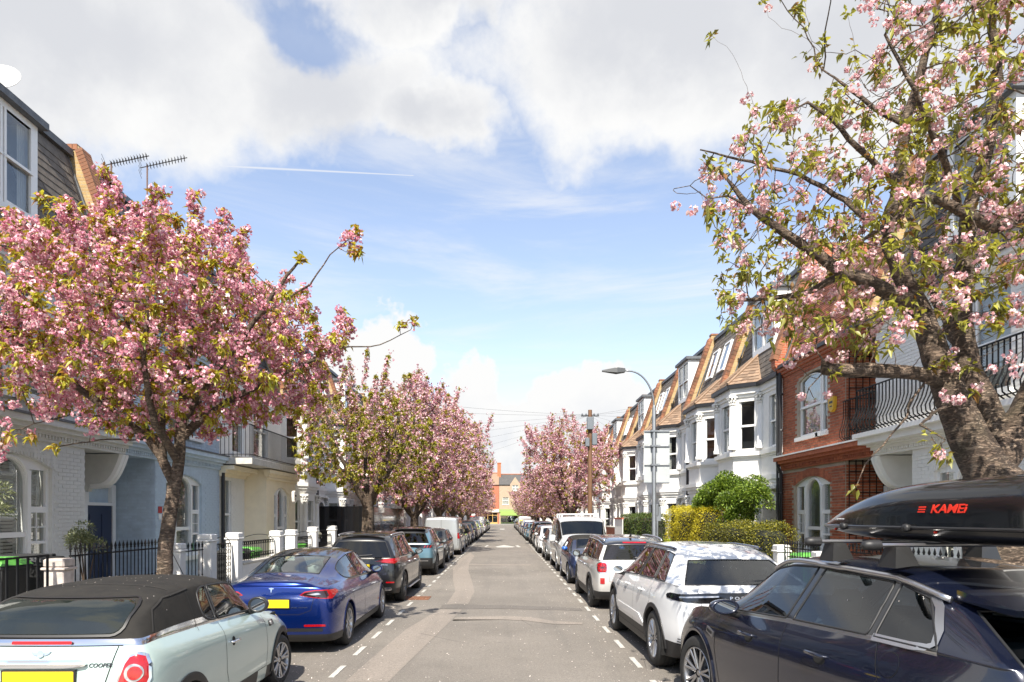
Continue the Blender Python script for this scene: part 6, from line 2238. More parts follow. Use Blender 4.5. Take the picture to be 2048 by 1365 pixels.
# ------------------------------------------------------------------ 1  pale mint convertible (nearest on the left)
def mint_convertible():
    L, w = 3.72, .842
    root = thing('convertible_car', 'pale mint small convertible with dark fabric roof, cropped by the lower left corner', 'car')
    wt = .735
    st = [S(.13, .80, 1.05, .25, 1.25, .62, wt=.71, bow=-.06, lb=-.05, off=[.12, .12, .12, .08, .0, -.03, .0, .03], t8=.04),
          S(.42, .84, 1.045, .52, 1.385, .62, wt=.735, bow=-.05, t8=.06),
          S(.85, .845, 1.04, .95, 1.42, .61, wt=.74, t8=.06),
          S(1.14, .842, 1.03, 1.22, 1.415, .60, wt=wt), S(1.40, .842, 1.02, 1.42, 1.42, .60, wt=wt), S(1.44, .842, 1.018, 1.46, 1.42, .60, wt=wt),
          S(1.95, .842, .998, 1.85, 1.41, .60, wt=wt, bow=.02),
          S(2.28, .842, .98, 2.05, 1.375, .59, wt=wt, bow=.05),
          S(2.56, .842, .96, 2.52, .975, .62, wt=wt, bow=.14),
          S(2.72, .842, .925, 2.74, .955, .60, wt=wt, bow=.13),
          S(3.10, .835, .89, 3.12, .925, .56, wt=.72, bow=.12),
          S(3.48, .76, .76, 3.42, .80, .50, wt=.62, bow=.12, lb=.08, off=[-.02, -.02, -.02, 0, .08, .10, .07, .0])]
    for s_ in st: s_['zb'] = .19; s_['zc'] = .33; s_['zs'] = s_['zt'] - .12; s_['zm'] = .60

    def tg(kind, i, k, c):
        if kind == 'side':
            if k == 8 and i in (3, 5, 6, 7): return 'side'
            if k == 8 and i == 4: return 'pillar'
            if k == 7 and i <= 7: return 'trim'
            if i == 7 and k in (11, 12): return 'wind'
            if i == 7: return 'paint' if k < 7 else 'black'
            if k >= 8 and i <= 6: return 'fabric'
            if k <= 3: return 'clad'
        if kind == 'rear':
            if k == 7: return 'trim'
            if k in (8, 9): return 'fabric'
            if k == 3: return 'clad'
        return 'paint'
    c = Car(dict(L=L, w=w, st=st, tag=tg, wheels=[(.66, .345, .302), (3.09, .345, .302)], rb=.075, fb=.10, glass_from=3, capcrease=0), 3)
    base_parts(root, c, P_MINT, glass=G_CAR, trim=M_CHROME, clad=M_BLACKPL, seal=.011)
    c.part(root, 'black', 'screen_pillar', M_GLOSSBL)
    add_wheels(root, c, .195, 'twin', steer=-.12)
    arch_trim(root, c, M_BLACKPL, .06, .010)
    # fabric roof: rear window set in the cloth, seams
    c.patch(root, 'rear', rrect(-.54, .54, 1.115, 1.335, .08), G_CARB, 'rear_window', off=.010, step=.04)
    c.line(root, 'rear', rrect(-.555, .555, 1.10, 1.35, .085) + [rrect(-.555, .555, 1.10, 1.35, .085)[0]], M_BLACKPL, 'window_seal', .02, .013)
    for v, sg in (('right', 1), ('left', -1)):
        c.line(root, v, [(1.08, 1.36), (.62, 1.33), (.42, 1.26), (.30, 1.10)], M_FABSEAM, 'cloth_seam', .016, .006)
        c.line(root, v, [(.98, 1.0), (1.02, 1.34)], M_FABSEAM, 'cloth_seam', .008, .004)
    c.line(root, 'top', [(-.57, .80), (.57, .80)], M_FABSEAM, 'cloth_seam', .014, .005)
    # tail lights with bright surround
    for sg in (1, -1):
        P = [(.535, .70), (.755, .685), (.775, .79), (.765, .90), (.74, .965), (.69, .985), (.635, .965), (.60, .91)]
        P2 = [(lerp(.675, a, .86), lerp(.835, b, .88)) for a, b in P]
        if sg < 0: P, P2 = mirror_poly(P), mirror_poly(P2)
        c.patch(root, 'rear', P, M_CHROME, 'light_surround', off=.008, step=.03)
        tl = c.patch(root, 'rear', P2, M_RED, 'tail_light', off=.016, step=.025, bulge=.008)
        c.patch(tl, 'rear', oval(sg * .675, .835, .062, .066), M_CLEAR, 'indicator_ring', off=.027, step=.02)
        c.patch(tl, 'rear', oval(sg * .682, .835, .046, .049), M_RED, 'brake_lens', off=.033, step=.02)
    c.patch(root, 'rear', rrect(-.22, .22, 1.045, 1.065, .008), M_RED, 'high_brake_light', off=.018, step=.03)
    # boot lines, chrome handle bar, plate, badge, lettering
    c.line(root, 'rear', [[(.55, 1.03), (.48, .78), (.45, .55)], [(-.55, 1.03), (-.48, .78), (-.45, .55)], [(-.45, .55), (.45, .55)], [(-.58, 1.035), (.58, 1.035)]], name='boot_gaps', wd=.008)
    P = [(a, b + .082) for a, b in ((-.315, .855), (.30, .855), (.335, .84), (.345, .822), (.33, .808), (.26, .797), (-.26, .797), (-.33, .808), (-.345, .822), (-.335, .84))]
    c.patch(root, 'rear', P, M_CHROME, 'boot_handle', off=.03, step=.03, skirt=.03, bulge=.006)
    plate(root, c, 'rear', 0, .80, M_PLATEY)
    bd = c.patch(root, 'rear', oval(0, .98, .026, .026, 14), M_CHROME, 'badge', off=.012, step=.02)
    for sg in (-1, 1):
        P = [(sg * .028, .987), (sg * .075, .997), (sg * .062, .98), (sg * .045, .972), (sg * .028, .968)]
        c.patch(bd, 'rear', P if sg > 0 else P[::-1], M_CHROME, 'badge_wing', off=.008, step=.02)
    c.text(root, 'rear', 'COOPER', .437, .895, .042, M_DARKALLOY, 'badge_lettering', shear=.25, sx=1.02)
    # doors, handles, mirror, side indicator
    for v, sg in (('right', 1), ('left', -1)):
        c.line(root, v, [[(1.42, 1.0), (1.42, .55), (1.50, .36)], [(2.50, .92), (2.55, .60), (2.52, .36)], [(1.50, .36), (2.52, .36)]], name='door_gaps')
        c.patch(root, v, rrect(2.62, 2.78, .775, .835, .025), M_BLACKPL, 'indicator_housing', off=.008)
        c.patch(root, v, oval(2.68, .805, .026, .026, 12), M_CLEAR, 'side_indicator', off=.018, step=.02)
        c.patch(root, v, oval(1.60, .80, .04, .045, 14), M_WELL, 'handle_recess_shade', off=.002, step=.03)  # flat dark oval paints in the shade behind the handle
    handle(root, c, 1.60, .80, M_CHROME, L_=.17)
    mirror(root, c, 2.22, 1.02, M_BLACKPL2, 1.0, rnd=True)
    seats(root, c, 1.75, .38, M_SEAT, .32, None, True, zt=.93)
    q = MB()
    for x in (-.30, .30):
        q.tube([(x + .14 * math.cos(PI * k / 10), 1.05 - L / 2, .98 + .16 * math.sin(PI * k / 10)) for k in range(11)], .022, 8)
    q.build('roll_hoop', M_SATIN, root, smooth=True)
    q = MB(); q.tube([(-.1, 1.55 - L / 2, 1.43), (-.1, 1.25 - L / 2, 1.72)], [.006, .003], 5); 
    M_ = Matrix.Translation((0.12, 1.95 - L / 2, 1.40))
    return root, c


G_CARB = glass_mat('bright_car_glass', (.62, .72, .68))
M_FABSEAM = mat('cloth_seam', (.028, .026, .024), .95)
M_BLACKPL2 = mat('black_mirror_shell', (.02, .02, .02), .35, coat=.3)
mini, mc = mint_convertible()
place(mini, -3.44, 4.98, mc.L, yaw=math.radians(0.5))
q = MB(); q.tube([(0, 0, 0), (-.02, -.30, .34)], [.005, .002], 5)
an = q.build('roof_aerial', M_BLACKPL, mini); an.location = (.05, .38, 1.385)


# ------------------------------------------------------------------ 2  deep blue electric fastback
def blue_saloon():
    L, w = 4.69, .925
    root = thing('saloon_car', 'deep blue fastback saloon with black glass roof behind the mint convertible', 'car')
    st = [S(.12, .84, .975, .16, 1.065, .58, wt=.76, bow=-.07, lb=-.06, off=[.12, .12, .12, .08, .02, -.02, -.02, .0], t8=.3),
          S(.40, .91, .99, .42, 1.08, .62, wt=.79, bow=-.05, t8=.3),
          S(.78, .925, 1.0, .78, 1.125, .60, wt=.80, bow=-.12, t8=.3),
          S(1.10, .925, .995, 1.12, 1.235, .585, wt=.815, bow=-.08, t8=.15), S(1.50, .925, .985, 1.52, 1.35, .575, wt=.82, bow=-.04),
          S(2.05, .925, .97, 2.05, 1.43, .57, wt=.82), S(2.12, .925, .968, 2.12, 1.435, .57, wt=.82),
          S(2.75, .925, .95, 2.65, 1.445, .57, wt=.82, bow=.03),
          S(3.20, .925, .935, 2.98, 1.39, .56, wt=.82, bow=.08),
          S(3.75, .92, .90, 3.72, .945, .68, wt=.81, bow=.16),
          S(4.15, .90, .84, 4.15, .87, .64, wt=.78, bow=.12),
          S(4.50, .80, .70, 4.48, .74, .55, wt=.68, bow=.10, lb=.08, off=[-.02, -.02, -.02, 0, .06, .06, .04, 0])]
    for s_ in st: s_['zb'] = .17; s_['zc'] = .28; s_['zs'] = s_['zt'] - .15; s_['zm'] = .56

    def tg(kind, i, k, c):
        if kind == 'side':
            if k == 8 and i in (3, 4, 6, 7, 8): return 'side'
            if k == 8 and i == 5: return 'pillar'
            if k == 7 and 3 <= i <= 8: return 'trim'
            if i in (2, 3) and k in (11, 12): return 'rearw'
            if 4 <= i <= 7 and k in (10, 11, 12): return 'roofg'
            if i == 8 and k in (11, 12): return 'wind'
            if k <= 3: return 'clad'
        if kind in ('rear', 'front') and k == 3: return 'clad'
        return 'paint'
    c = Car(dict(L=L, w=w, st=st, tag=tg, wheels=[(.97, .375, .335), (3.845, .375, .335)], rb=.07, fb=.12, glass_from=3, glass_to=9, capcrease=0), 3)
    base_parts(root, c, P_BLUE, glass=G_CAR, glass_f=G_CARB, trim=M_GLOSSBL, clad=M_BLACKPL, seal=.009)
    arch_trim(root, c, P_BLUE, .02, .003, inner=.004, name='arch_lip')
    add_wheels(root, c, .235, 'ten')
    for sg in (1, -1):
        P = [(.40, .875), (.47, .925), (.62, .948), (.76, .945), (.82, .93), (.85, .86), (.83, .815), (.60, .835), (.46, .86)]
        P2 = [(.43, .878), (.48, .912), (.62, .932), (.76, .930), (.79, .87), (.77, .835), (.60, .850), (.47, .868)]
        if sg < 0: P, P2 = mirror_poly(P), mirror_poly(P2)
        tl = c.patch(root, 'rear', P, M_RED, 'tail_light', off=.006, step=.03)
        c.patch(tl, 'rear', P2, M_DARKLENS, 'light_core', off=.012, step=.03)
        c.patch(tl, 'rear', [(sg * a, b) for a, b in ((.50, .885), (.66, .905), (.70, .885), (.60, .872))][::sg], M_CLEAR, 'indicator', off=.016, step=.03)
        v = 'right' if sg > 0 else 'left'
        c.patch(root, v, [(.16, .86), (.40, .875), (.47, .905), (.40, .935), (.18, .938)][::1], M_RED, 'tail_light', off=.006, step=.03)
        c.patch(root, 'rear', rrect(*(sorted((sg * .46, sg * .76))), .425, .455, .012), M_RED, 'rear_reflector', off=.005, step=.04)
        c.line(root, v, [[(1.12, .93), (1.26, .72), (1.34, .45), (1.42, .30)], [(2.09, .95), (2.09, .50), (2.12, .30)], [(3.40, .90), (3.42, .60), (3.30, .30)], [(1.42, .30), (3.30, .30)]], name='door_gaps')
        c.patch(root, v, rrect(1.66, 1.86, .845, .865, .009), M_CHROME, 'door_handle', off=.004, step=.04)
        c.patch(root, v, rrect(2.62, 2.82, .835, .855, .009), M_CHROME, 'door_handle', off=.004, step=.04)
    c.line(root, 'rear', [[(-.60, .835), (-.56, .66), (-.40, .60), (.40, .60), (.56, .66), (.60, .835)]], name='boot_gaps')
    c.line(root, 'rear', [[(-.72, .38), (.72, .38)]], M_BLACKPL, 'bumper_lip', .05, .004)
    plate(root, c, 'rear', 0, .755, M_PLATEY, green=True)
    bd = c.patch(root, 'rear', [(-.038, .975), (-.030, .962), (-.012, .958), (0, .905), (.012, .958), (.030, .962), (.038, .975), (0, .98)][::-1], M_CHROME, 'badge', off=.006, step=.02)
    c.text(root, 'rear', 'DUAL MOTOR', .40, .70, .024, M_CHROME, 'badge_lettering', sx=1.5)
    mirror(root, c, 3.12, .98, P_BLUE, 1.0)
    # warning triangles on the rear side glass, seen as yellow reflections, are left to the light
    seats(root, c, 2.35, .40, M_SEATL, .38, 1.35, True, zt=.93)
    return root, c


M_DARKLENS = mat('dark_lens', (.02, .006, .006), .08, coat=1)
saloon, sc_ = blue_saloon()
place(saloon, -3.31, 9.66, sc_.L)


# ------------------------------------------------------------------ 3  black estate with silver rails
def black_suv():
    L, w = 4.70, .945
    root = thing('estate_car', 'black tall estate car with silver roof rails, third in the left row', 'car')
    sp = hatch_spec(L, w, 1.62, 1.04, .99, .50, 1.02, [(.93, .40, .36), (3.83, .40, .36)], wr=.62, cowl=3.45, zb=.22, zc=.36)
    c = Car(sp, 3)
    base_parts(root, c, P_BLACK, glass=G_PRIV, glass_f=G_PRIV, trim=M_CHROME, clad=M_BLACKPL)
    arch_trim(root, c, P_BLACK, .03, .006, inner=.004, name='arch_lip')
    add_wheels(root, c, .24, 'darktwin')
    for sg in (1, -1):
        P = [(.36, .985), (.55, 1.03), (.84, 1.055), (.86, .97), (.80, .935), (.55, .955)]
        if sg < 0: P = mirror_poly(P)
        c.patch(root, 'rear', P, M_RED, 'tail_light', off=.008, step=.035, bulge=.006)
        v = 'right' if sg > 0 else 'left'
        c.patch(root, v, [(.12, .955), (.30, .965), (.50, 1.02), (.40, 1.045), (.14, 1.045)], M_RED, 'tail_light', off=.006)
        c.rail(root, 'top', [(sg * .60, .80), (sg * .615, 1.2), (sg * .62, 2.2), (sg * .605, 2.95)], .018, M_SATIN, 'roof_rail', .035)
        c.patch(root, 'rear', rrect(*sorted((sg * .50, sg * .74)), .33, .40, .03), M_CHROME, 'exhaust_trim', off=.008, step=.03)
        c.patch(root, 'rear', rrect(*sorted((sg * .62, sg * .80)), .50, .53, .012), M_RED, 'rear_reflector', off=.006)
    door_lines(root, c, 1.0, 1.0)
    c.line(root, 'rear', [[(-.62, .94), (-.58, .62), (.58, .62), (.62, .94)], [(-.66, 1.06), (.66, 1.06)]], name='tailgate_gaps')
    plate(root, c, 'rear', 0, .86, M_PLATEY)
    c.patch(root, 'rear', oval(0, 1.0, .05, .05), M_CHROME, 'badge', off=.008, step=.025)
    c.text(root, 'rear', '4MATIC', .58, .905, .030, M_CHROME, 'badge_lettering', sx=1.5)
    c.line(root, 'rear', [(-.05, 1.10), (.30, 1.12)], M_BLACKPL, 'rear_wiper', .022, .02)
    q = MB(); q.rbox(-.52, .52, .50 - L / 2, .64 - L / 2, 1.555, 1.585, .012); q.build('roof_spoiler', P_BLACK, root, auto=40)
    q = MB()
    for sg in (1, -1): q.rbox(sg * .955 - .03, sg * .955 + .03, 1.40 - L / 2, 3.35 - L / 2, .27, .30, .01)
    q.build('side_step', M_SATIN, root)
    handle(root, c, 1.75, .90, M_CHROME); handle(root, c, 2.80, .88, M_CHROME)
    mirror(root, c, 3.22, 1.02, P_BLACK, 1.0)
    seats(root, c, 2.35, .55, M_SEAT, .38, 1.35, False, zt=1.0)
    return root, c


estate, ec = black_suv()
place(estate, -3.27, 15.25, ec.L)


# ------------------------------------------------------------------ 4  grey-blue SUV
def teal_suv():
    L, w = 4.55, .94
    root = thing('sport_utility_car', 'grey blue crossover car with black roof, fourth in the left row', 'car')
    sp = hatch_spec(L, w, 1.63, 1.08, 1.01, .62, 1.04, [(.90, .40, .355), (3.62, .40, .355)], wr=.62, zb=.22, zc=.44)
    t0 = sp['tag']

    def tg(kind, i, k, c):
        t = t0(kind, i, k, c)
        if t == 'paint' and ((kind == 'side' and k >= 9 and i <= 7) or (kind == 'rear' and k >= 9)): return 'roof'
        if kind == 'rear' and k == 4: return 'clad'
        return t
    sp['tag'] = tg
    c = Car(sp, 2)
    base_parts(root, c, P_GREYBLUE, glass=G_PRIV, glass_f=G_PRIV, trim=M_GLOSSBL, clad=M_BLACKPL, roofm=P_BLACK)
    arch_trim(root, c, M_BLACKPL, .05, .010)
    add_wheels(root, c, .22, 'dark')
    c.patch(root, 'rear', [(-.84, .955), (-.84, 1.045), (0, 1.055), (.84, 1.045), (.84, .955), (.5, .93), (0, .985), (-.5, .93)], M_GLOSSBL, 'light_bar', off=.01, step=.05)
    for sg in (1, -1):
        for k in range(3):
            P = [(sg * (.55 + k * .09), .955), (sg * (.58 + k * .09), .955), (sg * (.62 + k * .09), 1.03), (sg * (.59 + k * .09), 1.03)]
            c.patch(root, 'rear', P if sg > 0 else P[::-1], M_RED, 'tail_light', off=.016, step=.03)
    c.line(root, 'rear', [[(-.70, .52), (.70, .52)]], M_SATIN, 'bumper_strip', .025, .006)
    plate(root, c, 'rear', 0, .62, M_PLATEY)
    door_lines(root, c, L / 4.7, 1.02)
    handle(root, c, 1.70, .90, P_GREYBLUE); handle(root, c, 2.70, .88, P_GREYBLUE)
    mirror(root, c, 3.12, 1.04, M_BLACKPL2, 1.0)
    q = MB(); q.add([(-.55, .56 - L / 2, 1.585), (.55, .56 - L / 2, 1.585), (.55, .95 - L / 2, 1.625), (-.55, .95 - L / 2, 1.625), (-.55, .56 - L / 2, 1.56), (.55, .56 - L / 2, 1.56)], [(0, 1, 2, 3), (0, 4, 5, 1)])
    q.build('roof_spoiler', P_BLACK, root)
    return root, c


teal, tcx = teal_suv()
place(teal, -3.22, 22.6, tcx.L)


# ------------------------------------------------------------------ panel vans
def van(name, label, body, rear_detail=False, rack=False):
    L, w = 5.0, .99
    root = thing(name, label, 'van')
    wt = w * .93
    st = [S(.06, w * .95, 1.08, .10, 1.93, .80, wt=wt * .97, bow=-.03, lb=-.03, off=[.05, .05, .05, .03, 0, 0, 0, 0]),
          S(.40, w, 1.08, .42, 1.965, .83, wt=wt), S(1.9, w, 1.08, 1.9, 1.985, .84, wt=wt), S(2.75, w, 1.08, 2.75, 1.985, .84, wt=wt),
          S(2.83, w, 1.07, 2.83, 1.985, .84, wt=wt), S(3.35, w, 1.05, 3.25, 1.975, .83, wt=wt, bow=.03),
          S(3.85, w, 1.03, 3.55, 1.90, .80, wt=wt, bow=.08),
          S(4.28, w * .99, 1.00, 4.20, 1.26, .76, wt=wt, bow=.15), S(4.45, w * .98, 1.0, 4.42, 1.17, .72, wt=wt * .98, bow=.13),
          S(4.80, w * .88, .90, 4.70, .98, .62, wt=wt * .86, bow=.12, lb=.08, off=[-.02, -.02, -.02, 0, .05, .06, .04, 0])]
    for s_ in st: s_['zb'] = .24; s_['zc'] = .42; s_['zs'] = s_['zt'] - .14; s_['zm'] = .62

    def tg(kind, i, k, c):
        if kind == 'side':
            if k == 8 and i in (4, 5, 6): return 'side'
            if i == 6 and k in (11, 12): return 'wind'
            if i == 6 and k == 10: return 'wind'
            if k <= 2: return 'clad'
        return 'paint'
    c = Car(dict(L=L, w=w, st=st, tag=tg, wheels=[(.98, .385, .335), (3.95, .385, .335)], rb=.03, fb=.14, glass_from=4, glass_to=7, capcrease=0), 2)
    base_parts(root, c, body, glass=G_CAR, glass_f=G_CAR, clad=M_BLACKPL, seal=.014)
    add_wheels(root, c, .22, 'five')
    arch_trim(root, c, body, .03, .006, inner=.004, name='arch_lip')
    for sg in (1, -1):
        P = [(.50, .90), (.62, .98), (.80, 1.10), (.86, 1.02), (.84, .86), (.66, .80)]
        if sg < 0: P = mirror_poly(P)
        c.patch(root, 'front', P, M_CLEAR, 'headlight', off=.008, step=.04, bulge=.008)
        v = 'right' if sg > 0 else 'left'
        c.patch(root, v, [(4.30, 1.02), (4.62, .95), (4.80, .84), (4.55, .84), (4.38, .90)], M_CLEAR, 'headlight', off=.006, step=.04)
        c.patch(root, 'front', oval(sg * .66, .50, .075, .055), M_WELL, 'fog_lamp_recess', off=.006)
        c.patch(root, 'front', oval(sg * .66, .50, .042, .042), M_CLEAR, 'fog_lamp', off=.012)
        P = [(.52, .58), (.82, .62), (.84, .46), (.60, .40)]
        if sg < 0: P = mirror_poly(P)
        c.patch(root, 'front', P, M_BLACKPL, 'bumper_corner', off=.004, step=.05)
        c.patch(root, 'rear', rrect(*sorted((sg * .83, sg * .955)), .86, 1.16, .03), M_RED, 'tail_light', off=.008, step=.03)
        c.patch(root, v, rrect(.09, .17, .86, 1.16, .03), M_RED, 'tail_light', off=.008, step=.03)
        c.line(root, v, [[(2.79, 1.85), (2.79, .42)], [(1.62, 1.85), (1.62, .42)], [(4.05, 1.02), (4.02, .50)], [(.55, 1.28), (2.6, 1.28)]], name='door_gaps', wd=.009)
    P = [(-.42, .56), (.42, .56), (.50, .70), (.44, .80), (-.44, .80), (-.50, .70)]
    c.patch(root, 'front', P, M_BLACKPL, 'grille', off=.006, step=.05)
    plate(root, c, 'front', 0, .48, M_PLATEW)
    c.line(root, 'rear', [[(0, .45), (0, 1.85)], [(-.84, .50), (-.80, 1.84)], [(.84, .50), (.80, 1.84)]], name='rear_door_gaps', wd=.012)
    plate(root, c, 'rear', -.35, .62, M_PLATEY)
    handle(root, c, 3.0, .95, M_BLACKPL)
    q = MB()
    for sg in (1, -1):
        q.rbox(sg * 1.10 - .11, sg * 1.10 + .11, 3.86 - L / 2, 3.98 - L / 2, 1.06, 1.32, .04); q.tube([(sg * .93, 3.9 - L / 2, 1.05), (sg * 1.05, 3.9 - L / 2, 1.12)], .03, 6)
    q.build('door_mirror', P_WHITE if rack else M_BLACKPL, root, auto=50)
    seats(root, c, 3.0, .62, M_SEAT, .42, None, True, zt=1.1)
    if rack:
        q = MB()
        for y in (.8, 1.9, 3.0): q.tube([(-.70, y - L / 2, 2.07), (.70, y - L / 2, 2.07)], .03, 8); q.box(-.71, -.66, y - .03 - L / 2, y + .03 - L / 2, 1.94, 2.07); q.box(.66, .71, y - .03 - L / 2, y + .03 - L / 2, 1.94, 2.07)
        q.build('roof_rack_bars', P_WHITE, root)
    return root, c


gv, gvc = van('panel_van', 'dusty grey panel van with closed rear doors in the left row', P_VANGREY)
place(gv, -3.20, 34.7, gvc.L)
sv, svc = van('panel_van', 'silver van with white roof bars facing the viewer in the right row', P_SILVER, rack=True)
place(sv, 2.88, 23.95, svc.L, flip=True)


# ------------------------------------------------------------------ right row: silver hatchback with black roof
def silver_hatch():
    L, w = 4.30, .91
    root = thing('hatchback_car', 'silver boxy hatchback with black roof and upright red tail lights', 'car')
    sp = hatch_spec(L, w, 1.555, 1.055, 1.02, .30, 1.03, [(.83, .375, .335), (3.50, .375, .335)], wr=.665, zb=.20, zc=.42, roe=.10, cowl=3.36, hdr=2.95, rbow=.05)
    t0 = sp['tag']

    def tg(kind, i, k, c):
        t = t0(kind, i, k, c)
        if t == 'paint' and ((kind == 'side' and k >= 9 and i <= 7) or (kind == 'rear' and k >= 9)): return 'roof'
        if kind == 'side' and k == 8 and i == 0: return 'pillar'
        return t
    sp['tag'] = tg
    c = Car(sp, 3)
    base_parts(root, c, P_SILVERW, glass=G_PRIV, glass_f=G_CAR, trim=M_CHROME, clad=M_BLACKPL, roofm=P_ROOFBL)
    arch_trim(root, c, M_BLACKPL, .065, .012)
    add_wheels(root, c, .215, 'darktwin')
    for sg in (1, -1):
        c.patch(root, 'rear', rrect(*sorted((sg * .60, sg * .80)), .80, 1.03, .07), M_CHROME, 'light_surround', off=.010, step=.03)
        tl = c.patch(root, 'rear', rrect(*sorted((sg * .615, sg * .785)), .815, 1.015, .055), M_RED, 'tail_light', off=.018, step=.025, bulge=.006)
        for (a, b) in ((-.05, .05),):
            c.line(tl, 'rear', [[(sg * .63, .87), (sg * .77, .96)], [(sg * .63, .96), (sg * .77, .87)], [(sg * .62, .915), (sg * .78, .915)], [(sg * .70, .83), (sg * .70, 1.0)]], M_DARKLENS, 'light_bars', .010, .027)
        c.patch(root, 'rear', rrect(*sorted((sg * .66, sg * .75)), .575, .70, .01), M_RED, 'fog_light', off=.010, step=.03)
        c.rail(root, 'top', [(sg * .60, .42), (sg * .635, .62), (sg * .64, 1.8), (sg * .62, 2.65)], .022, M_SATIN, 'roof_rail', .04)
    door_lines(root, c, L / 4.7, 1.02)
    c.line(root, 'rear', [[(-.57, 1.05), (-.56, .62), (.56, .62), (.57, 1.05)]], name='tailgate_gaps')
    plate(root, c, 'rear', 0, .76, M_PLATEY)
    c.patch(root, 'rear', rrect(-.34, .34, .855, .895, .015), M_CHROME, 'tailgate_handle', off=.02, step=.03, skirt=.02)
    c.patch(root, 'rear', rrect(-.25, .25, 1.425, 1.45, .01), M_RED, 'high_brake_light', off=.006)
    c.line(root, 'rear', [(-.02, 1.12), (.34, 1.14)], M_BLACKPL, 'rear_wiper', .022, .022)
    handle(root, c, 1.62, .90, M_CHROME); handle(root, c, 2.55, .90, M_CHROME)
    mirror(root, c, 3.05, 1.02, M_BLACKPL2, .9, rnd=True)
    seats(root, c, 2.15, .52, M_SEAT, .36, 1.2, False, zt=1.0)
    q = MB(); q.add([(-.03, .75 - L / 2, 1.545), (.03, .75 - L / 2, 1.545), (.015, .62 - L / 2, 1.62), (-.015, .62 - L / 2, 1.62), (0, .60 - L / 2, 1.545)], [(0, 1, 2, 3), (0, 3, 4), (1, 4, 2), (2, 4, 3)])
    q.build('fin_aerial', P_ROOFBL, root)
    return root, c


hb, hbc = silver_hatch()
place(hb, 2.78, 14.30, hbc.L)


# ------------------------------------------------------------------ white coupe-like SUV
def white_suv():
    L, w = 4.78, .965
    root = thing('sport_utility_car', 'white sloping roof crossover with black light bar and lettering on its tail', 'car')
    sp = hatch_spec(L, w, 1.61, 1.13, 1.05, .82, 1.07, [(.98, .43, .372), (3.87, .43, .372)], wr=.60, zb=.20, zc=.46, roe=.115, cowl=3.50, hdr=2.80, wf=.86,
                    rearoff=[.14, .14, .14, .10, .04, -.02, 0, .06], roofdrop=.03, zs_d=.17)
    # the roof falls early; quarter light tapers
    sp['st'][1]['yu'] = 1.08; sp['st'][1]['zr'] = 1.56
    sp['st'][2]['yu'] = 1.40; sp['st'][3]['yu'] = 1.45
    t0 = sp['tag']

    def tg(kind, i, k, c):
        t = t0(kind, i, k, c)
        if i == 0 and kind == 'side' and k == 8: return 'paint'
        if kind == 'rear' and k == 3: return 'clad'
        return t
    sp['tag'] = tg
    c = Car(sp, 3)
    base_parts(root, c, P_WHITE, glass=G_PRIV, glass_f=G_CARB, trim=P_WHITE, clad=M_BLACKPL)
    arch_trim(root, c, M_BLACKPL, .045, .012)
    add_wheels(root, c, .27, 'multi')
    bar = c.patch(root, 'rear', [(-.86, .965), (-.86, 1.045), (-.5, 1.062), (0, 1.068), (.5, 1.062), (.86, 1.045), (.86, .965), (.6, .945), (0, .95), (-.6, .945)], M_GLOSSBL, 'light_bar', off=.010, step=.05)
    for v in ('right', 'left'):
        c.patch(root, v, [(.14, .965), (.16, 1.045), (.46, 1.035), (.50, 1.01), (.46, .975)], M_GLOSSBL, 'light_bar_end', off=.008, step=.04)
    c.line(bar, 'rear', [[(-.80, 1.01), (-.35, 1.022)], [(.80, 1.01), (.35, 1.022)]], M_CLEAR, 'light_strip', .018, .016)
    c.text(root, 'rear', 'P O R S C H E', 0, 1.002, .048, M_CHROME, 'tail_lettering', off=.013, sx=1.55, bold=.001)
    c.line(root, 'rear', [[(-.60, 1.09), (-.57, .98), (-.55, .78), (-.36, .70), (.36, .70), (.55, .78), (.57, .98), (.60, 1.09)]], name='tailgate_gaps')
    c.line(root, 'rear', [(-.02, 1.17), (.32, 1.19)], M_BLACKPL, 'rear_wiper', .030, .026)
    for sg in (1, -1):
        v = 'right' if sg > 0 else 'left'
        c.rail(root, 'top', [(sg * .575, 1.15), (sg * .60, 1.5), (sg * .60, 2.3), (sg * .585, 2.9)], .020, P_NAVY, 'roof_rail', .03)
        c.patch(root, v, [(1.45, .50), (3.35, .50), (3.30, .60), (1.75, .60)][::1], P_WHITE, 'door_sculpture', off=.012, step=.08)
        for k in range(3): c.line(root, 'rear', [(sg * .60, .40 + k * .035), (sg * .82, .43 + k * .035)], M_WELL, 'bumper_slot', .012, .006)
    door_lines(root, c, L / 4.7, 1.08)
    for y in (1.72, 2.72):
        for v in ('right', 'left'): c.patch(root, v, oval(y, .95, .06, .04), mat('handle_shadow', (.30, .31, .32), .4), 'handle_recess_shade', off=.002)  # grey ovals: shade of the handle cups painted on the white
    handle(root, c, 1.72, .955, P_WHITE); handle(root, c, 2.72, .945, P_WHITE)
    mirror(root, c, 3.18, 1.08, P_WHITE, 1.05)
    seats(root, c, 2.35, .52, M_SEAT, .38, 1.4, True, zt=1.05)
    return root, c


ws, wsc = white_suv()
place(ws, 2.90, 8.18, wsc.L, yaw=math.radians(1.3))


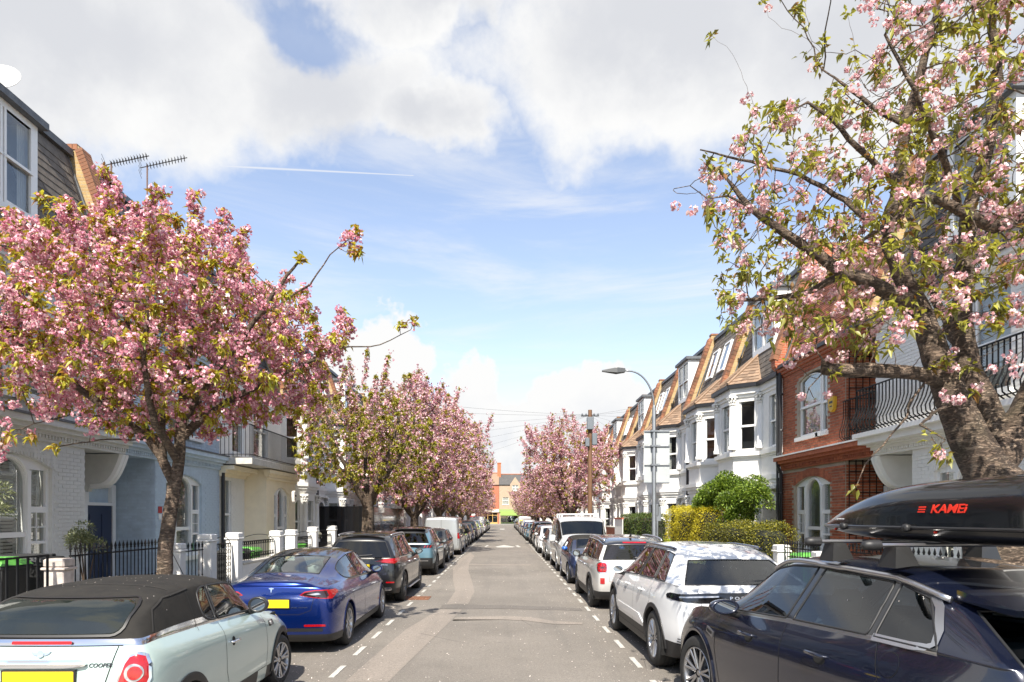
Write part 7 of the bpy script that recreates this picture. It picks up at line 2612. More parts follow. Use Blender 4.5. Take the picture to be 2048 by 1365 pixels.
# ------------------------------------------------------------------ near black car on the right with roof box
def dark_suv():
    L, w = 4.73, .968
    root = thing('sport_utility_car', 'glossy black estate with chrome window frame and roof box in the lower right corner', 'car')
    sp = hatch_spec(L, w, 1.68, 1.21, 1.11, .80, 1.08, [(.98, .44, .385), (3.86, .44, .385)], wr=.61, zb=.22, zc=.36, roe=.17, cowl=3.50, hdr=2.75, wf=.88,
                    rearoff=[.12, .12, .12, .08, .02, -.02, .02, .08], roofdrop=.10, zs_d=.16, rbow=.08)
    st = sp['st']
    st[1]['y'] = .62; st[1]['yu'] = 1.00; st[1]['zr'] = 1.56; st[1]['zt'] = 1.215
    st[2]['y'] = 1.20; st[2]['yu'] = 1.24; st[2]['zr'] = 1.635; st[3]['y'] = 1.24; st[3]['yu'] = 1.28; st[3]['zr'] = 1.64
    st[4]['y'] = 2.18; st[4]['yu'] = 2.08; st[5]['y'] = 2.25; st[5]['yu'] = 2.15

    def tg(kind, i, k, c, t0=sp['tag']):
        t = t0(kind, i, k, c)
        if kind == 'side' and k == 9 and i in (1, 2, 3, 4, 5, 6, 7): return 'chrome'
        if kind == 'side' and i == 0 and k == 8: return 'paint'
        return t
    sp['tag'] = tg
    c = Car(sp, 3)
    base_parts(root, c, P_NAVY, glass=G_CARD, glass_f=G_CARD, trim=M_SATIN, clad=P_NAVY, pill=M_GLOSSBL, seal=.009)
    c.part(root, 'chrome', 'chrome_window_line', M_SATIN)
    arch_trim(root, c, P_NAVY, .04, .012, inner=.004, name='arch_lip')
    add_wheels(root, c, .25, 'twin', steer=.10)
    # thick satin loop round the rear quarter light
    for v in ('left', 'right'):
        c.line(root, v, [(1.20, 1.222), (.86, 1.228), (.74, 1.238), (.70, 1.265), (.74, 1.33), (.88, 1.45), (1.02, 1.53)], M_SATIN, 'chrome_quarter_frame', .05, .006)
        c.line(root, v, [[(2.22, 1.15), (2.20, .60), (2.22, .36)], [(3.38, 1.08), (3.40, .75), (3.26, .36)], [(1.14, 1.19), (1.05, .98), (1.42, .66), (1.48, .36)], [(1.48, .36), (3.26, .36)]], name='door_gaps', wd=.007)
        sg = -1 if v == 'left' else 1
        P = [(3.43, .88), (3.58, .92), (3.59, .865), (3.44, .825)]
        c.patch(root, v, P, M_SATIN, 'side_vent', off=.008, step=.04); c.patch(root, v, [(3.455, .875), (3.565, .90), (3.57, .875), (3.46, .85)], M_WELL, 'vent_slot', off=.011, step=.04)
        c.line(root, v, [(1.3, .82), (1.7, .86), (2.3, .92), (2.8, .955)], mat('orange_reflection_line', (.5, .25, .03), .4), 'painted_reflection', .006, .0018) if False else None  # orange reflection painted as a thin line, switched off
        for (y, z_) in ((1.70, 1.0), (2.76, .965)): c.patch(root, v, oval(y - .03, z_ - .02, .07, .035), M_WELL, 'handle_recess_shade', off=.0015)  # near-black ovals give the handle cups their shade by colour
        c.patch(root, v, oval(.98, 1.09, .085, .075, 20), P_NAVY, 'fuel_flap', off=.004, step=.04)
        c.line(root, v, oval(.98, 1.09, .088, .078, 20) + [oval(.98, 1.09, .088, .078, 20)[0]], name='fuel_flap_gap', wd=.004, off=.002)
        c.rail(root, 'top', [(sg * .60, .86), (sg * .625, 1.2), (sg * .63, 2.1), (sg * .60, 2.85)], .020, M_SATIN, 'roof_rail', .030)
    handle(root, c, 1.70, 1.01, P_NAVY, L_=.25); handle(root, c, 2.76, .975, P_NAVY, L_=.25)
    mirror(root, c, 3.02, 1.13, P_NAVY, 1.3)
    for sg in (1, -1):
        P = [(.40, 1.02), (.80, 1.06), (.84, .96), (.46, .94)]
        if sg < 0: P = mirror_poly(P)
        c.patch(root, 'rear', P, M_RED, 'tail_light', off=.008)
    q = MB(); q.add([(-.58, .42 - L / 2, 1.49), (.58, .42 - L / 2, 1.49), (.58, .84 - L / 2, 1.56), (-.58, .84 - L / 2, 1.56), (-.56, .46 - L / 2, 1.45), (.56, .46 - L / 2, 1.45), (.58, .84 - L / 2, 1.50), (-.58, .84 - L / 2, 1.50)], [(0, 1, 2, 3), (0, 4, 5, 1), (4, 7, 6, 5), (1, 5, 6, 2), (0, 3, 7, 4)])
    q.build('roof_spoiler', P_NAVY, root)
    seats(root, c, 2.40, .58, M_SEATL, .38, 1.35, True, zt=1.08)
    # roof bars and feet
    for y in (1.30, 1.98):
        q = MB(); q.rbox(-.80, .80, y - .035 - L / 2, y + .035 - L / 2, 1.795, 1.822, .012); q.build('roof_bar', M_SATIN, root)
        for sg in (1, -1):
            q = MB(); q.lathe([(.001, -.03), (.03, -.02), (.036, .03), (.036, .09)], 12, Matrix.Translation((sg * .84, y - L / 2, 1.808)) @ Matrix.Rotation(-sg * PI / 2, 4, 'Y')); q.build('bar_end_cap', M_BLACKPL, root, smooth=True)
            q = MB(); q.add([(sg * .53, y - .09 - L / 2, 1.68), (sg * .70, y - .09 - L / 2, 1.66), (sg * .70, y + .09 - L / 2, 1.66), (sg * .53, y + .09 - L / 2, 1.68),
                             (sg * .57, y - .05 - L / 2, 1.80), (sg * .67, y - .055 - L / 2, 1.80), (sg * .67, y + .055 - L / 2, 1.80), (sg * .57, y + .05 - L / 2, 1.80)],
                            [(3, 2, 1, 0), (4, 5, 6, 7), (0, 1, 5, 4), (1, 2, 6, 5), (2, 3, 7, 6), (3, 0, 4, 7)]); q.build('bar_foot', M_BLACKPL2, root)
    return root, c


G_CARD = glass_mat('dark_tinted_glass', (.20, .24, .26))
dk, dkc = dark_suv()
DKA = math.radians(7)
place(dk, 3.10, 5.67 - dkc.L / 2, dkc.L, yaw=DKA)


def roof_box():
    rb = thing('roof_box', 'glossy black roof box with red lettering on the black car in the lower right', 'roof box')
    rb.location = Vector((3.10, 5.67, 1.83)) + Matrix.Rotation(DKA, 3, 'Z') @ Vector((0, 1.50 - 2.365, 0)); rb.rotation_euler = (0, 0, DKA)
    L, W, H = 2.36, .88, .335
    def shell(z0, z1, top):
        n, m = 40, 36; vs = []
        for i in range(n + 1):
            t_ = i / n                      # 0 rear .. 1 nose
            y = -L / 2 + L * t_
            nose = max(0, (t_ - .42) / .58); tail = max(0, (.12 - t_) / .12)
            wx = W / 2 * (1 - nose ** 2.6 * .42) * (1 - tail ** 2 * .12)
            hz = H * (1 - nose ** 2.2 * .92) * (1 - .08 * t_) * (1 - tail ** 2 * .45)
            for j in range(m + 1):
                a = PI * j / m
                ca, sa = math.cos(a), math.sin(a)
                x = wx * abs(ca) ** .42 * (1 if ca > 0 else -1); zz = hz * max(0, sa) ** .62
                vs.append((x, y, z0 + zz) if top else (x * (1 - .16 * max(0, sa)), y * (1 - .03 * sa), z0 - .10 * max(0, sa) ** .5 * (1 - nose ** 3 * .75)))
        fs = [(i * (m + 1) + j, i * (m + 1) + j + 1, (i + 1) * (m + 1) + j + 1, (i + 1) * (m + 1) + j) for i in range(n) for j in range(m)]
        fs += [tuple(range(m + 1)), tuple(n * (m + 1) + j for j in reversed(range(m + 1)))]
        return vs, fs
    q = MB(); v1, f1 = shell(.095, 0, True); q.add(v1, f1); lid = q.build('lid', mat('roof_box_gloss', (.006, .007, .009), .16, coat=.6), rb, auto=50)
    q = MB(); v2, f2 = shell(.085, 0, False); q.add(v2, f2); q.build('tray', M_GLOSSBL2, rb, auto=50)
    # rim between lid and tray
    q = MB(); m = 37; pl = [v1[i * m] for i in range(41)] + [v1[i * m + 36] for i in range(40, -1, -1)]
    q.tube([(x * 1.012, y * 1.004, .090) for (x, y, z) in pl], .013, 8, close=True); q.build('rim', M_GLOSSBL2, rb, smooth=True, fix=False)
    bv = BVHTree.FromPolygons(v1, f1)
    def letter(txt, cy, cz, size, m, sx=1.3, bold=0.0, shear=.18, nm='lettering'):
        me = text_mesh(txt, size, .002, m, bold, shear, nm)
        for v in me.vertices:
            a, b, c = v.co
            l, nn, _, _ = bv.ray_cast(Vector((-2, cy - a * sx, cz + b)), Vector((1, 0, 0)))
            if l is None: l, nn = Vector((-.43, cy - a * sx, cz + b)), Vector((-1, 0, 0))
            if nn.x > 0: nn = -nn
            v.co = l + nn * (.003 + c)
        return link(nm, me, lid)
    red = mat('red_print', (.72, .03, .012), .45)
    letter('KAMEi', -.42, .215, .078, red, 1.35, .0012)
    # three-bar mark before the word
    q = MB()
    for k in range(3):
        q.box(-.442, -.436, -.225 - k * .004, -.16 - k * .004, .195 + k * .016, .204 + k * .016)
    for v in range(len(q.v)):
        x, y, z = q.v[v]; l, nn, _, _ = bv.ray_cast(Vector((-2, y, z)), Vector((1, 0, 0))); q.v[v] = (l.x - .004 - (x + .442) * .3, y, z)
    q.build('logo_bars', red, lid)
    letter('DELPHIN 470', .84, .145, .024, mat('grey_print', (.35, .35, .36), .5), 1.2)
    for y in (.70, -.08):
        q = MB(); q.lathe([(.001, -.03), (.026, -.028), (.030, -.01), (.022, .02)], 14, Matrix.Translation((-.455 if y < .3 else -.40, y, .090)) @ Matrix.Rotation(PI / 2, 4, 'Y')); q.build('latch_knob', M_BLACKPL, rb, smooth=True)
    for y in (.92, -.32):
        q = MB(); q.lathe([(.001, -.012), (.008, -.01), (.009, .01)], 8, Matrix.Translation((-.44 if y < .3 else -.33, y, .065)) @ Matrix.Rotation(PI / 2, 4, 'Y')); q.build('red_marker', red, rb)
    return rb


M_GLOSSBL2 = mat('roof_box_tray', (.010, .010, .011), .3, coat=.3)
roof_box()


# ------------------------------------------------------------------ small cars used along the rest of the street
def blue_convertible():
    L, w = 3.85, .86
    root = thing('convertible_car', 'dark blue soft top car facing the viewer between silver hatchback and silver van', 'car')
    sp = hatch_spec(L, w, 1.40, .96, .93, .55, .95, [(.68, .35, .31), (3.17, .35, .31)], wr=.58, zb=.18, zc=.32, roe=.16, cowl=3.3, hdr=2.70, hoodf=.18)
    t0 = sp['tag']

    def tg(kind, i, k, c):
        t = t0(kind, i, k, c)
        if (kind == 'side' and k >= 8 and i <= 6 and t in ('paint', 'pillar')) or (kind == 'rear' and k >= 7): return 'fabric'
        if kind == 'side' and k == 8 and i == 1: return 'fabric'
        return t
    sp['tag'] = tg
    c = Car(sp, 2)
    base_parts(root, c, P_DBLUE, glass=G_CARB, glass_f=G_CARB, clad=P_DBLUE)
    arch_trim(root, c, P_DBLUE, .03, .006, inner=.004, name='arch_lip')
    add_wheels(root, c, .20, 'five')
    for sg in (1, -1):
        c.patch(root, 'front', oval(sg * .56, .74, .105, .095), M_CHROME, 'headlight_ring', off=.010, step=.03)
        c.patch(root, 'front', oval(sg * .56, .74, .09, .08), M_CLEAR, 'headlight', off=.016, step=.03, bulge=.01)
        c.patch(root, 'front', oval(sg * .60, .45, .04, .04), M_CLEAR, 'fog_lamp', off=.010)
    c.patch(root, 'front', rrect(-.40, .40, .50, .66, .06), M_BLACKPL, 'grille', off=.006, step=.05)
    plate(root, c, 'front', 0, .42, M_PLATEW)
    door_lines(root, c, L / 4.7, .95)
    mirror(root, c, 2.62, .97, mat('bright_blue_mirror', (.012, .10, .42), .3, coat=1), .9)
    seats(root, c, 1.7, .38, M_SEAT, .34, None, True, zt=.92)
    return root, c


bc, bcc = blue_convertible()
place(bc, 2.74, 19.75, bcc.L, flip=True)


def small_hatch(name, label, body, H=1.47, L=4.05, w=.87, wheel='five', front=True):
    root = thing(name, label, 'car')
    sp = hatch_spec(L, w, H, .98 + (H - 1.47) * .5, .94 + (H - 1.47) * .5, .34, .96 + (H - 1.47) * .5, [(.75 * L / 4.05, .36, .315), (3.32 * L / 4.05, .36, .315)], wr=.60, zb=.19, zc=.32, roe=.12)
    c = Car(sp, 2)
    base_parts(root, c, body, glass=G_PRIV, glass_f=G_CAR, clad=M_BLACKPL)
    arch_trim(root, c, body, .03, .006, inner=.004, name='arch_lip')
    add_wheels(root, c, .205, wheel)
    dz = (H - 1.47) * .4
    for sg in (1, -1):
        P = [(.42, .70 + dz), (.60, .74 + dz), (.76, .82 + dz), (.78, .76 + dz), (.74, .66 + dz), (.50, .63 + dz)]
        Q = [(.52, .78 + dz), (.74, .80 + dz), (.78, .96 + dz), (.60, .93 + dz)]
        if sg < 0: P, Q = mirror_poly(P), mirror_poly(Q)
        c.patch(root, 'front', P, M_CLEAR, 'headlight', off=.008, step=.05)
        c.patch(root, 'rear', Q, M_RED, 'tail_light', off=.008, step=.05)
        v = 'right' if sg > 0 else 'left'
        c.patch(root, v, [(.12, .82 + dz), (.34, .86 + dz), (.30, .94 + dz), (.13, .95 + dz)], M_RED, 'tail_light', off=.006, step=.05)
    c.patch(root, 'front', [(-.36, .44), (.36, .44), (.42, .58), (-.42, .58)], M_BLACKPL, 'grille', off=.006, step=.07)
    plate(root, c, 'front', 0, .42, M_PLATEW); plate(root, c, 'rear', 0, .62, M_PLATEY)
    door_lines(root, c, L / 4.7, .96 + dz)
    mirror(root, c, 2.72 * L / 4.05, .98 + dz, body, .9)
    seats(root, c, 1.9, .45, M_SEAT, .34, 1.1, False, zt=.95)
    return root, c


def tint_copy(src, label, body, x, yr, L, flip, old, group=None):
    """a copy of a car in another paint"""
    c = src.copy(); COL.objects.link(c); c['label'] = label
    if group: c['group'] = group
    far = yr > 55
    for ch in src.children:
        k = ch.name.split('.')[0]
        if far and k in ('front_seat', 'rear_seat', 'cabin', 'steering_wheel', 'wheel_arch_liner', 'window_seal', 'door_gaps', 'arch_lip', 'window_trim', 'plate_surround', 'door_handle', 'rear_door_gaps', 'bumper_corner', 'fog_lamp_recess', 'fog_lamp', 'arch_cladding', 'handle_recess_shade', 'brake_disc'): continue
        d = ch.copy(); COL.objects.link(d); d.parent = c
        if d.data and d.data.materials and d.data.materials[0] is old:
            key = (d.data.name, body.name)
            if key not in TC:
                TC[key] = d.data.copy(); TC[key].materials[0] = body
            d.data = TC[key]
        for g in ch.children:
            if far and g.name.split('.')[0] in ('brake_disc', 'mirror_stalk', 'headrest'): continue
            e = g.copy(); COL.objects.link(e); e.parent = d
    place(c, x, yr, L, flip)
    return c


TC = {}
h1, h1c = small_hatch('hatchback_car', 'small black hatchback facing the viewer in front of the dusty grey van', P_DARK)
place(h1, -3.25, 29.0, h1c.L, flip=True)
h2, h2c = small_hatch('sport_utility_car', 'black tall car with red tail strip in the right row beyond the white car', P_BLACK, H=1.66, L=4.6, w=.93, wheel='dark')
place(h2, 2.80, 48.4, h2c.L)
h2c.line(h2, 'rear', [(-.8, 1.0), (.8, 1.0)], M_RED, 'light_strip', .05, .012)

GL = 'cars parked in the left row'; GR = 'cars parked in the right row'
for o in (mini, saloon, estate, teal, gv, h1): o['group'] = GL
for o in (dk, ws, hb, bc, sv, h2): o['group'] = GR
# left row onwards
tint_copy(h1, 'dark green hatchback with red tail lights beyond the dusty grey van', P_GREEN, -3.2, 40.6, h1c.L, False, P_DARK, GL)
tint_copy(h1, 'dark grey hatchback facing the viewer beyond the dark green hatchback', P_DARK, -3.2, 45.6, h1c.L, True, P_DARK, GL)
tint_copy(h1, 'dark blue hatchback facing the viewer, two cars beyond the dark green hatchback', P_DBLUE, -3.15, 50.6, h1c.L, True, P_DARK, GL)
tint_copy(h2, 'black tall car beyond the dark blue hatchback in the left row', P_BLACK, -3.1, 55.6, h2c.L, True, P_BLACK, GL)
tint_copy(h1, 'grey hatchback just before the white tall car in the left row', P_SILVER, -3.1, 61.0, h1c.L, True, P_DARK, GL)
tint_copy(h2, 'white tall car facing the viewer far up the left row', P_WHITE, -3.1, 66.5, h2c.L, True, P_BLACK, GL)
tint_copy(h1, 'white hatchback behind the white tall car in the left row', P_WHITE, -3.1, 72.5, h1c.L, True, P_DARK, GL)
tint_copy(gv, 'white van far up the left row', P_WHITE, -3.15, 79.0, gvc.L, False, P_VANGREY, GL)
# right row onwards
tint_copy(h1, 'brownish grey hatchback right behind the silver van', P_VANGREY, 2.72, 30.1, h1c.L, True, P_DARK, GR)
tint_copy(h1, 'white hatchback facing the viewer two cars behind the silver van', P_WHITE, 2.66, 36.2, h1c.L, True, P_DARK, GR)
tint_copy(h1, 'small dark hatchback tucked behind the white hatchback on the right', P_DARK, 2.75, 42.5, h1c.L, False, P_DARK, GR)
cols = [('grey blue', P_GREYBLUE), ('dark blue', P_DBLUE), ('deep blue', P_BLUE), ('silver', P_SILVER), ('black', P_BLACK), ('dark grey', P_DARK)]
for i, (nm, pm_) in enumerate(cols):
    tall = i in (3,)
    tint_copy(h2 if tall else h1, nm + ' car parked beyond the black tall car in the right row', pm_, 2.62, 54.5 + i * 5.6, 4.3, i % 2 == 0, P_BLACK if tall else P_DARK, GR)
ev_ = tint_copy(gv, 'silver van with yellow side markings at the far end of the right row', P_SILVER, 2.75, 90, gvc.L, False, P_VANGREY, GR)
q = MB(); q.box(-1.005, -.99, -2.0, 1.8, .95, 1.15); q.box(-.7, .7, -2.53, -2.50, 1.3, 1.5); q.build('yellow_marking', M_PLATEY, ev_)
rnd = random.Random(8)
for i in range(9):
    nm, pm_ = rnd.choice(cols)
    tint_copy(h1 if i % 3 else h2, 'small distant ' + nm + ' car near the junction, ' + ORD[i // 2] + ' of the last ' + ('left' if i % 2 else 'right') + ' ones', pm_, -3.05 if i % 2 else 2.65, 86 + (i // 2) * 6.2 + (10 if i % 2 == 0 else 0), 4.3, bool(i % 2), P_DARK if i % 3 else P_BLACK, 'distant cars near the junction')

# petals that have blown onto the near cars
prn = random.Random(4); pv = []; pfc = []
for (root_, car_, n_, xs_) in ((dk, dkc, 70, .93), (ws, wsc, 90, .9), (mini, mc, 110, .9), (estate, ec, 80, .9)):
    for _ in range(n_):
        x_ = prn.uniform(-.8, .8) * car_.w
        y_ = prn.uniform(.5, car_.L - .3)
        l_, n__ = car_.hit('top', x_, y_)
        P_ = Vector((l_.x, l_.y - car_.L / 2, l_.z)) + n__ * .004
        P_ = root_.location + Matrix.Rotation(root_.rotation_euler[2], 3, 'Z') @ P_
        a_ = prn.uniform(0, PI); s__ = prn.uniform(.003, .007); u_ = n__.orthogonal().normalized(); w_ = n__.cross(u_)
        d1_ = (u_ * math.cos(a_) + w_ * math.sin(a_)) * s__; d2_ = (u_ * -math.sin(a_) + w_ * math.cos(a_)) * s__ * .7
        b_ = len(pv); pv += [P_ - d1_, P_ - d2_ + n__ * .002, P_ + d1_, P_ + d2_ + n__ * .003]; pfc.append((b_, b_ + 1, b_ + 2, b_ + 3))
o = link('fallen_petals', np_mesh('fallen_petals', np.array([tuple(v) for v in pv]), np.array(pfc), MATS['petal_litter'], 4))
tag(o, 'small pale petals lying on the nearest parked cars', 'petals', kind='stuff')
# ================================================================== cherry trees
def bark_mat():
    m = bpy.data.materials.new('cherry_bark'); m.use_nodes = True
    t = NT(m.node_tree); b = t.N['Principled BSDF']
    tc = t.n('ShaderNodeTexCoord').outputs['Object']
    mp = t.n('ShaderNodeMapping'); t.put(mp.inputs[0], tc); mp.inputs['Scale'].default_value = (5, 5, 26)
    n1 = t.noise(mp.outputs[0], 1.0, 6, .65, .6)
    n2 = t.noise(tc, 9, 8, .7); n3 = t.noise(tc, 3, 4, .6)
    mp2 = t.n('ShaderNodeMapping'); t.put(mp2.inputs[0], tc); mp2.inputs['Scale'].default_value = (10, 10, 34)
    pl = t.math('ABSOLUTE', t.math('SUBTRACT', t.noise(mp2.outputs[0], 1.0, 7, .7, 1.2), .5))
    c = t.ramp(n1, [(.30, (.085, .055, .038)), (.5, (.20, .14, .10)), (.62, (.30, .225, .165)), (.75, (.42, .345, .27))])
    c = t.mixc(t.maprange(n3, .5, .7, 0, .4), c, (.13, .12, .07, 1))
    c = t.mixc(t.maprange(pl, 0, .035, .8, 0), c, (.03, .02, .015, 1))
    t.put(b.inputs['Base Color'], c); b.inputs['Roughness'].default_value = .8
    bn = t.n('ShaderNodeBump'); bn.inputs['Strength'].default_value = 1.0; bn.inputs['Distance'].default_value = .03
    h = t.math('ADD', t.math('MULTIPLY', t.maprange(pl, 0, .06), .8), t.math('ADD', t.math('MULTIPLY', n1, .8), t.math('MULTIPLY', n2, .5)))
    t.put(bn.inputs['Height'], h); t.L.new(bn.outputs[0], b.inputs['Normal'])
    return m


M_BARK = bark_mat()
F_PINK = leaf_mat('pink_blossom', [(0, (.52, .14, .26)), (.25, (.70, .29, .41)), (.6, (.82, .46, .56)), (.85, (.90, .66, .71)), (1, (.94, .84, .83))], .38)
F_PALE = leaf_mat('pale_pink_blossom', [(0, (.70, .34, .42)), (.4, (.82, .52, .58)), (.8, (.90, .70, .72)), (1, (.96, .88, .86))], .38)
F_MAUVE = leaf_mat('mauve_blossom', [(0, (.32, .10, .17)), (.35, (.58, .27, .35)), (.7, (.82, .54, .58)), (1, (.96, .84, .82))], .33)
L_YOUNG = leaf_mat('young_cherry_leaf', [(0, (.27, .10, .03)), (.2, (.42, .25, .03)), (.5, (.46, .43, .04)), (.8, (.60, .58, .07)), (1, (.26, .31, .03))], .5)
L_GREENER = leaf_mat('green_cherry_leaf', [(0, (.30, .14, .04)), (.2, (.20, .19, .03)), (.5, (.34, .34, .045)), (.85, (.50, .49, .08)), (1, (.15, .17, .03))], .5)


def colonize(nodes, parents, attr, step, di, dk, iters, rng, up=.0, jitter=.12):
    """grow twigs from the nodes towards scattered points"""
    P = [np.array(nodes, float)]; par = list(parents)
    N = np.array(nodes, float)
    A = np.array(attr); alive = np.ones(len(A), bool)
    best = np.full(len(A), 1e9); bi = np.zeros(len(A), int)
    def upd(new, i0):
        nonlocal best, bi
        for s in range(0, len(new), 256):
            d = np.linalg.norm(A[:, None, :] - new[None, s:s + 256, :], axis=2)
            j = d.argmin(1); m = d[np.arange(len(A)), j]
            q = m < best; best = np.where(q, m, best); bi = np.where(q, j + i0 + s, bi)
    upd(N, 0)
    for it in range(iters):
        q = alive & (best < di) & (best > dk)
        if not q.any(): break
        D = A[q] - N[bi[q]]; D /= np.linalg.norm(D, axis=1)[:, None]
        acc = np.zeros_like(N); np.add.at(acc, bi[q], D)
        src = np.unique(bi[q])
        d = acc[src]; d /= (np.linalg.norm(d, axis=1)[:, None] + 1e-9)
        d += rng.normal(0, jitter, d.shape); d[:, 2] += up; d /= (np.linalg.norm(d, axis=1)[:, None] + 1e-9)
        new = N[src] + d * step
        par += list(src); i0 = len(N); N = np.concatenate([N, new]); upd(new, i0)
        alive &= best > dk
        if len(N) > 14000: break
    return N, np.array(par)


def tube_tree(N, par, R, sides, name, m, rmin=0.0):
    n = len(N)
    kids_ = [[] for _ in range(n)]
    for i in range(n):
        if par[i] >= 0: kids_[par[i]].append(i)
    V = []; F = []
    ca = [(math.cos(2 * PI * k / sides), math.sin(2 * PI * k / sides)) for k in range(sides)]
    def ring(c, d, u, r):
        u = u - d * u.dot(d)
        if u.length < 1e-6: u = d.orthogonal()
        u.normalize(); w = d.cross(u)
        b = len(V)
        for (a, e) in ca: V.append(c + (u * a + w * e) * r)
        return b, u
    pts = [Vector(p) for p in N]
    starts = [(i, None, None) for i in range(n) if par[i] < 0]
    stack = []
    for (i, _, _) in starts:
        k = kids_[i]
        d = (pts[k[0]] - pts[i]).normalized() if k else Vector((0, 0, 1))
        b, u = ring(pts[i], d, Vector((1, 0, 0)), R[i]); stack.append((i, b, u))
    while stack:
        i, b, u = stack.pop()
        ks = sorted(kids_[i], key=lambda q: -R[q])
        for j, c in enumerate(ks):
            if R[c] < rmin: continue
            d = (pts[c] - pts[i])
            if d.length < 1e-6: continue
            d.normalize()
            g = kids_[c]
            d2 = d
            if g:
                m_ = max(g, key=lambda q: R[q]); e = pts[m_] - pts[c]
                if e.length > 1e-6: d2 = (d + e.normalized())
                if d2.length < .2: d2 = d
                d2.normalize()
            if j == 0: b0, u0 = b, u
            else: b0, u0 = ring(pts[i], d, u, min(R[i] * .8, R[c] * 1.25))
            b1, u1 = ring(pts[c], d2, u0, R[c])
            for k in range(sides): F.append((b0 + k, b0 + (k + 1) % sides, b1 + (k + 1) % sides, b1 + k))
            stack.append((c, b1, u1))
    return np_mesh(name, np.array([tuple(v) for v in V]), np.array(F), m, 4, smooth=True)


def build_tree(root, trunk, limbs, attr, seed, step=.16, di=1.3, dk=.22, tip=.0045, sides=8, n_clusters=3000, florets=10, psize=.021, nleaf=7000, leaf_l=.075,
               fmat=None, lmat=None, up=.03, spikes=0, spike_len=(.4, .9), iters=70, cluster_r=.055, leaf_w=.45, jitter=.12, spread=.08, bare=0.0, mass=0, mass_fn=None, expo=2.35, nper=3):
    rng = np.random.default_rng(seed)
    nodes = []; par = []; rad0 = []
    def add_poly(poly, parent):
        first = parent
        for a, b in zip(poly[:-1], poly[1:]):
            A, B = Vector(a[:3]), Vector(b[:3]); L = (B - A).length; k = max(1, int(L / step))
            if parent < 0:
                nodes.append(tuple(A)); par.append(-1); rad0.append(a[3]); parent = 0
            for i in range(1, k + 1):
                t_ = i / k; p = A.lerp(B, t_)
                wob = .011 * min(1, L) * (0 if i == k else 1)
                nodes.append((p.x + rng.normal(0, wob), p.y + rng.normal(0, wob), p.z + rng.normal(0, wob))); par.append(parent); rad0.append(lerp(a[3], b[3], t_)); parent = len(nodes) - 1
        return parent
    add_poly(trunk, -1)
    for L_ in limbs:
        p0 = np.array(L_[0][:3]); d = np.linalg.norm(np.array(nodes) - p0, axis=1); j = int(d.argmin())
        start = [(*nodes[j], L_[0][3])] + list(L_[1:])
        add_poly(start, j)
    n0 = len(nodes)
    N, P = colonize(nodes, par, attr, step, di, dk, iters, rng, up, jitter)
    # upright shoots on the top of the crown
    nl = list(N); pl = list(P); sp_nodes = []
    if spikes:
        has = np.zeros(len(N), bool); has[P[P >= 0]] = True
        tips = np.where(~has)[0]
        w = (N[tips, 2] - N[tips, 2].min()) ** 2 + .01; w /= w.sum()
        for t_ in rng.choice(tips, min(spikes, len(tips)), replace=False, p=w):
            L = rng.uniform(*spike_len); k = max(2, int(L / .12)); cur = int(t_); d = np.array([rng.normal(0, .22), rng.normal(0, .22), 1.0])
            d[:2] += (N[t_][:2] - N[:, :2].mean(0)) * .10; d /= np.linalg.norm(d)
            for i in range(k):
                p = nl[cur] + d * (L / k) + rng.normal(0, .008, 3); nl.append(p); pl.append(cur); cur = len(nl) - 1; sp_nodes.append((cur, i / k))
    N = np.array(nl); P = np.array(pl); n = len(N)
    R = np.zeros(n); acc = np.zeros(n)
    for i in range(n - 1, -1, -1):
        r = max(tip, acc[i] ** (1 / expo)) if acc[i] > 0 else tip
        R[i] = r
        if P[i] >= 0: acc[P[i]] += r ** expo
    for i in range(n0):
        R[i] = max(rad0[i], min(R[i], rad0[i] * 1.04))
    for i in range(n0, n):
        R[i] = min(R[i], R[P[i]] * .92, .05)
    tm = tube_tree(N, P, R, sides, 'trunk_and_branches', M_BARK)
    link('trunk_and_branches', tm, root)
    # blossom clusters along thin wood
    thin = np.where(R < .016)[0]
    thin = thin[thin >= n0] if len(thin[thin >= n0]) > 50 else thin
    if bare: thin = thin[rng.random(len(thin)) > bare]
    pw = np.where(thin >= 0, 1.0, 1.0)
    cen = N[rng.choice(thin, n_clusters)] + rng.normal(0, spread, (n_clusters, 3)) + np.array([0, 0, -.02])
    if sp_nodes:
        si = np.array([a for a, b in sp_nodes if b < .8], dtype=int)
        extra = N[np.repeat(si, 3)] + rng.normal(0, .03, (len(si) * 3, 3)); cen = np.concatenate([cen, extra])
    # florets on a small ball round each centre
    m = len(cen); cr = cluster_r * rng.uniform(.7, 1.3, m)
    ci = np.repeat(np.arange(m), florets)
    U = rand_unit(rng, len(ci))
    fc = cen[ci] + U * (cr[ci] * rng.uniform(.5, 1.1, len(ci)) ** .5)[:, None]
    k = nper
    fi = np.repeat(np.arange(len(fc)), k)
    nn = U[fi] + rand_unit(rng, len(fi)) * .75; nn /= np.linalg.norm(nn, axis=1)[:, None]
    pc = fc[fi] + rand_unit(rng, len(fi)) * psize * .45
    V, Fq = petals(pc, nn, psize, rng, .35)
    o = link('blossom', np_mesh('blossom', V, Fq, fmat, 4), root); o['kind'] = 'stuff'
    # leaves in tufts at the tips and here and there
    has = np.zeros(n, bool); has[P[P >= 0]] = True
    tips = np.where(~has)[0]
    nt = int(nleaf * .6 / 6) or 1
    src = np.concatenate([rng.choice(tips, nt), rng.choice(thin, max(1, int(nleaf * .4 / 6)))])
    if sp_nodes: src = np.concatenate([src, np.array([a for a, b in sp_nodes if b > .6], dtype=int)])
    bi = np.repeat(src, 6)
    base = N[bi] + rng.normal(0, .025, (len(bi), 3))
    dirs = N[bi] - N[np.maximum(P[bi], 0)]; dirs /= (np.linalg.norm(dirs, axis=1)[:, None] + 1e-9)
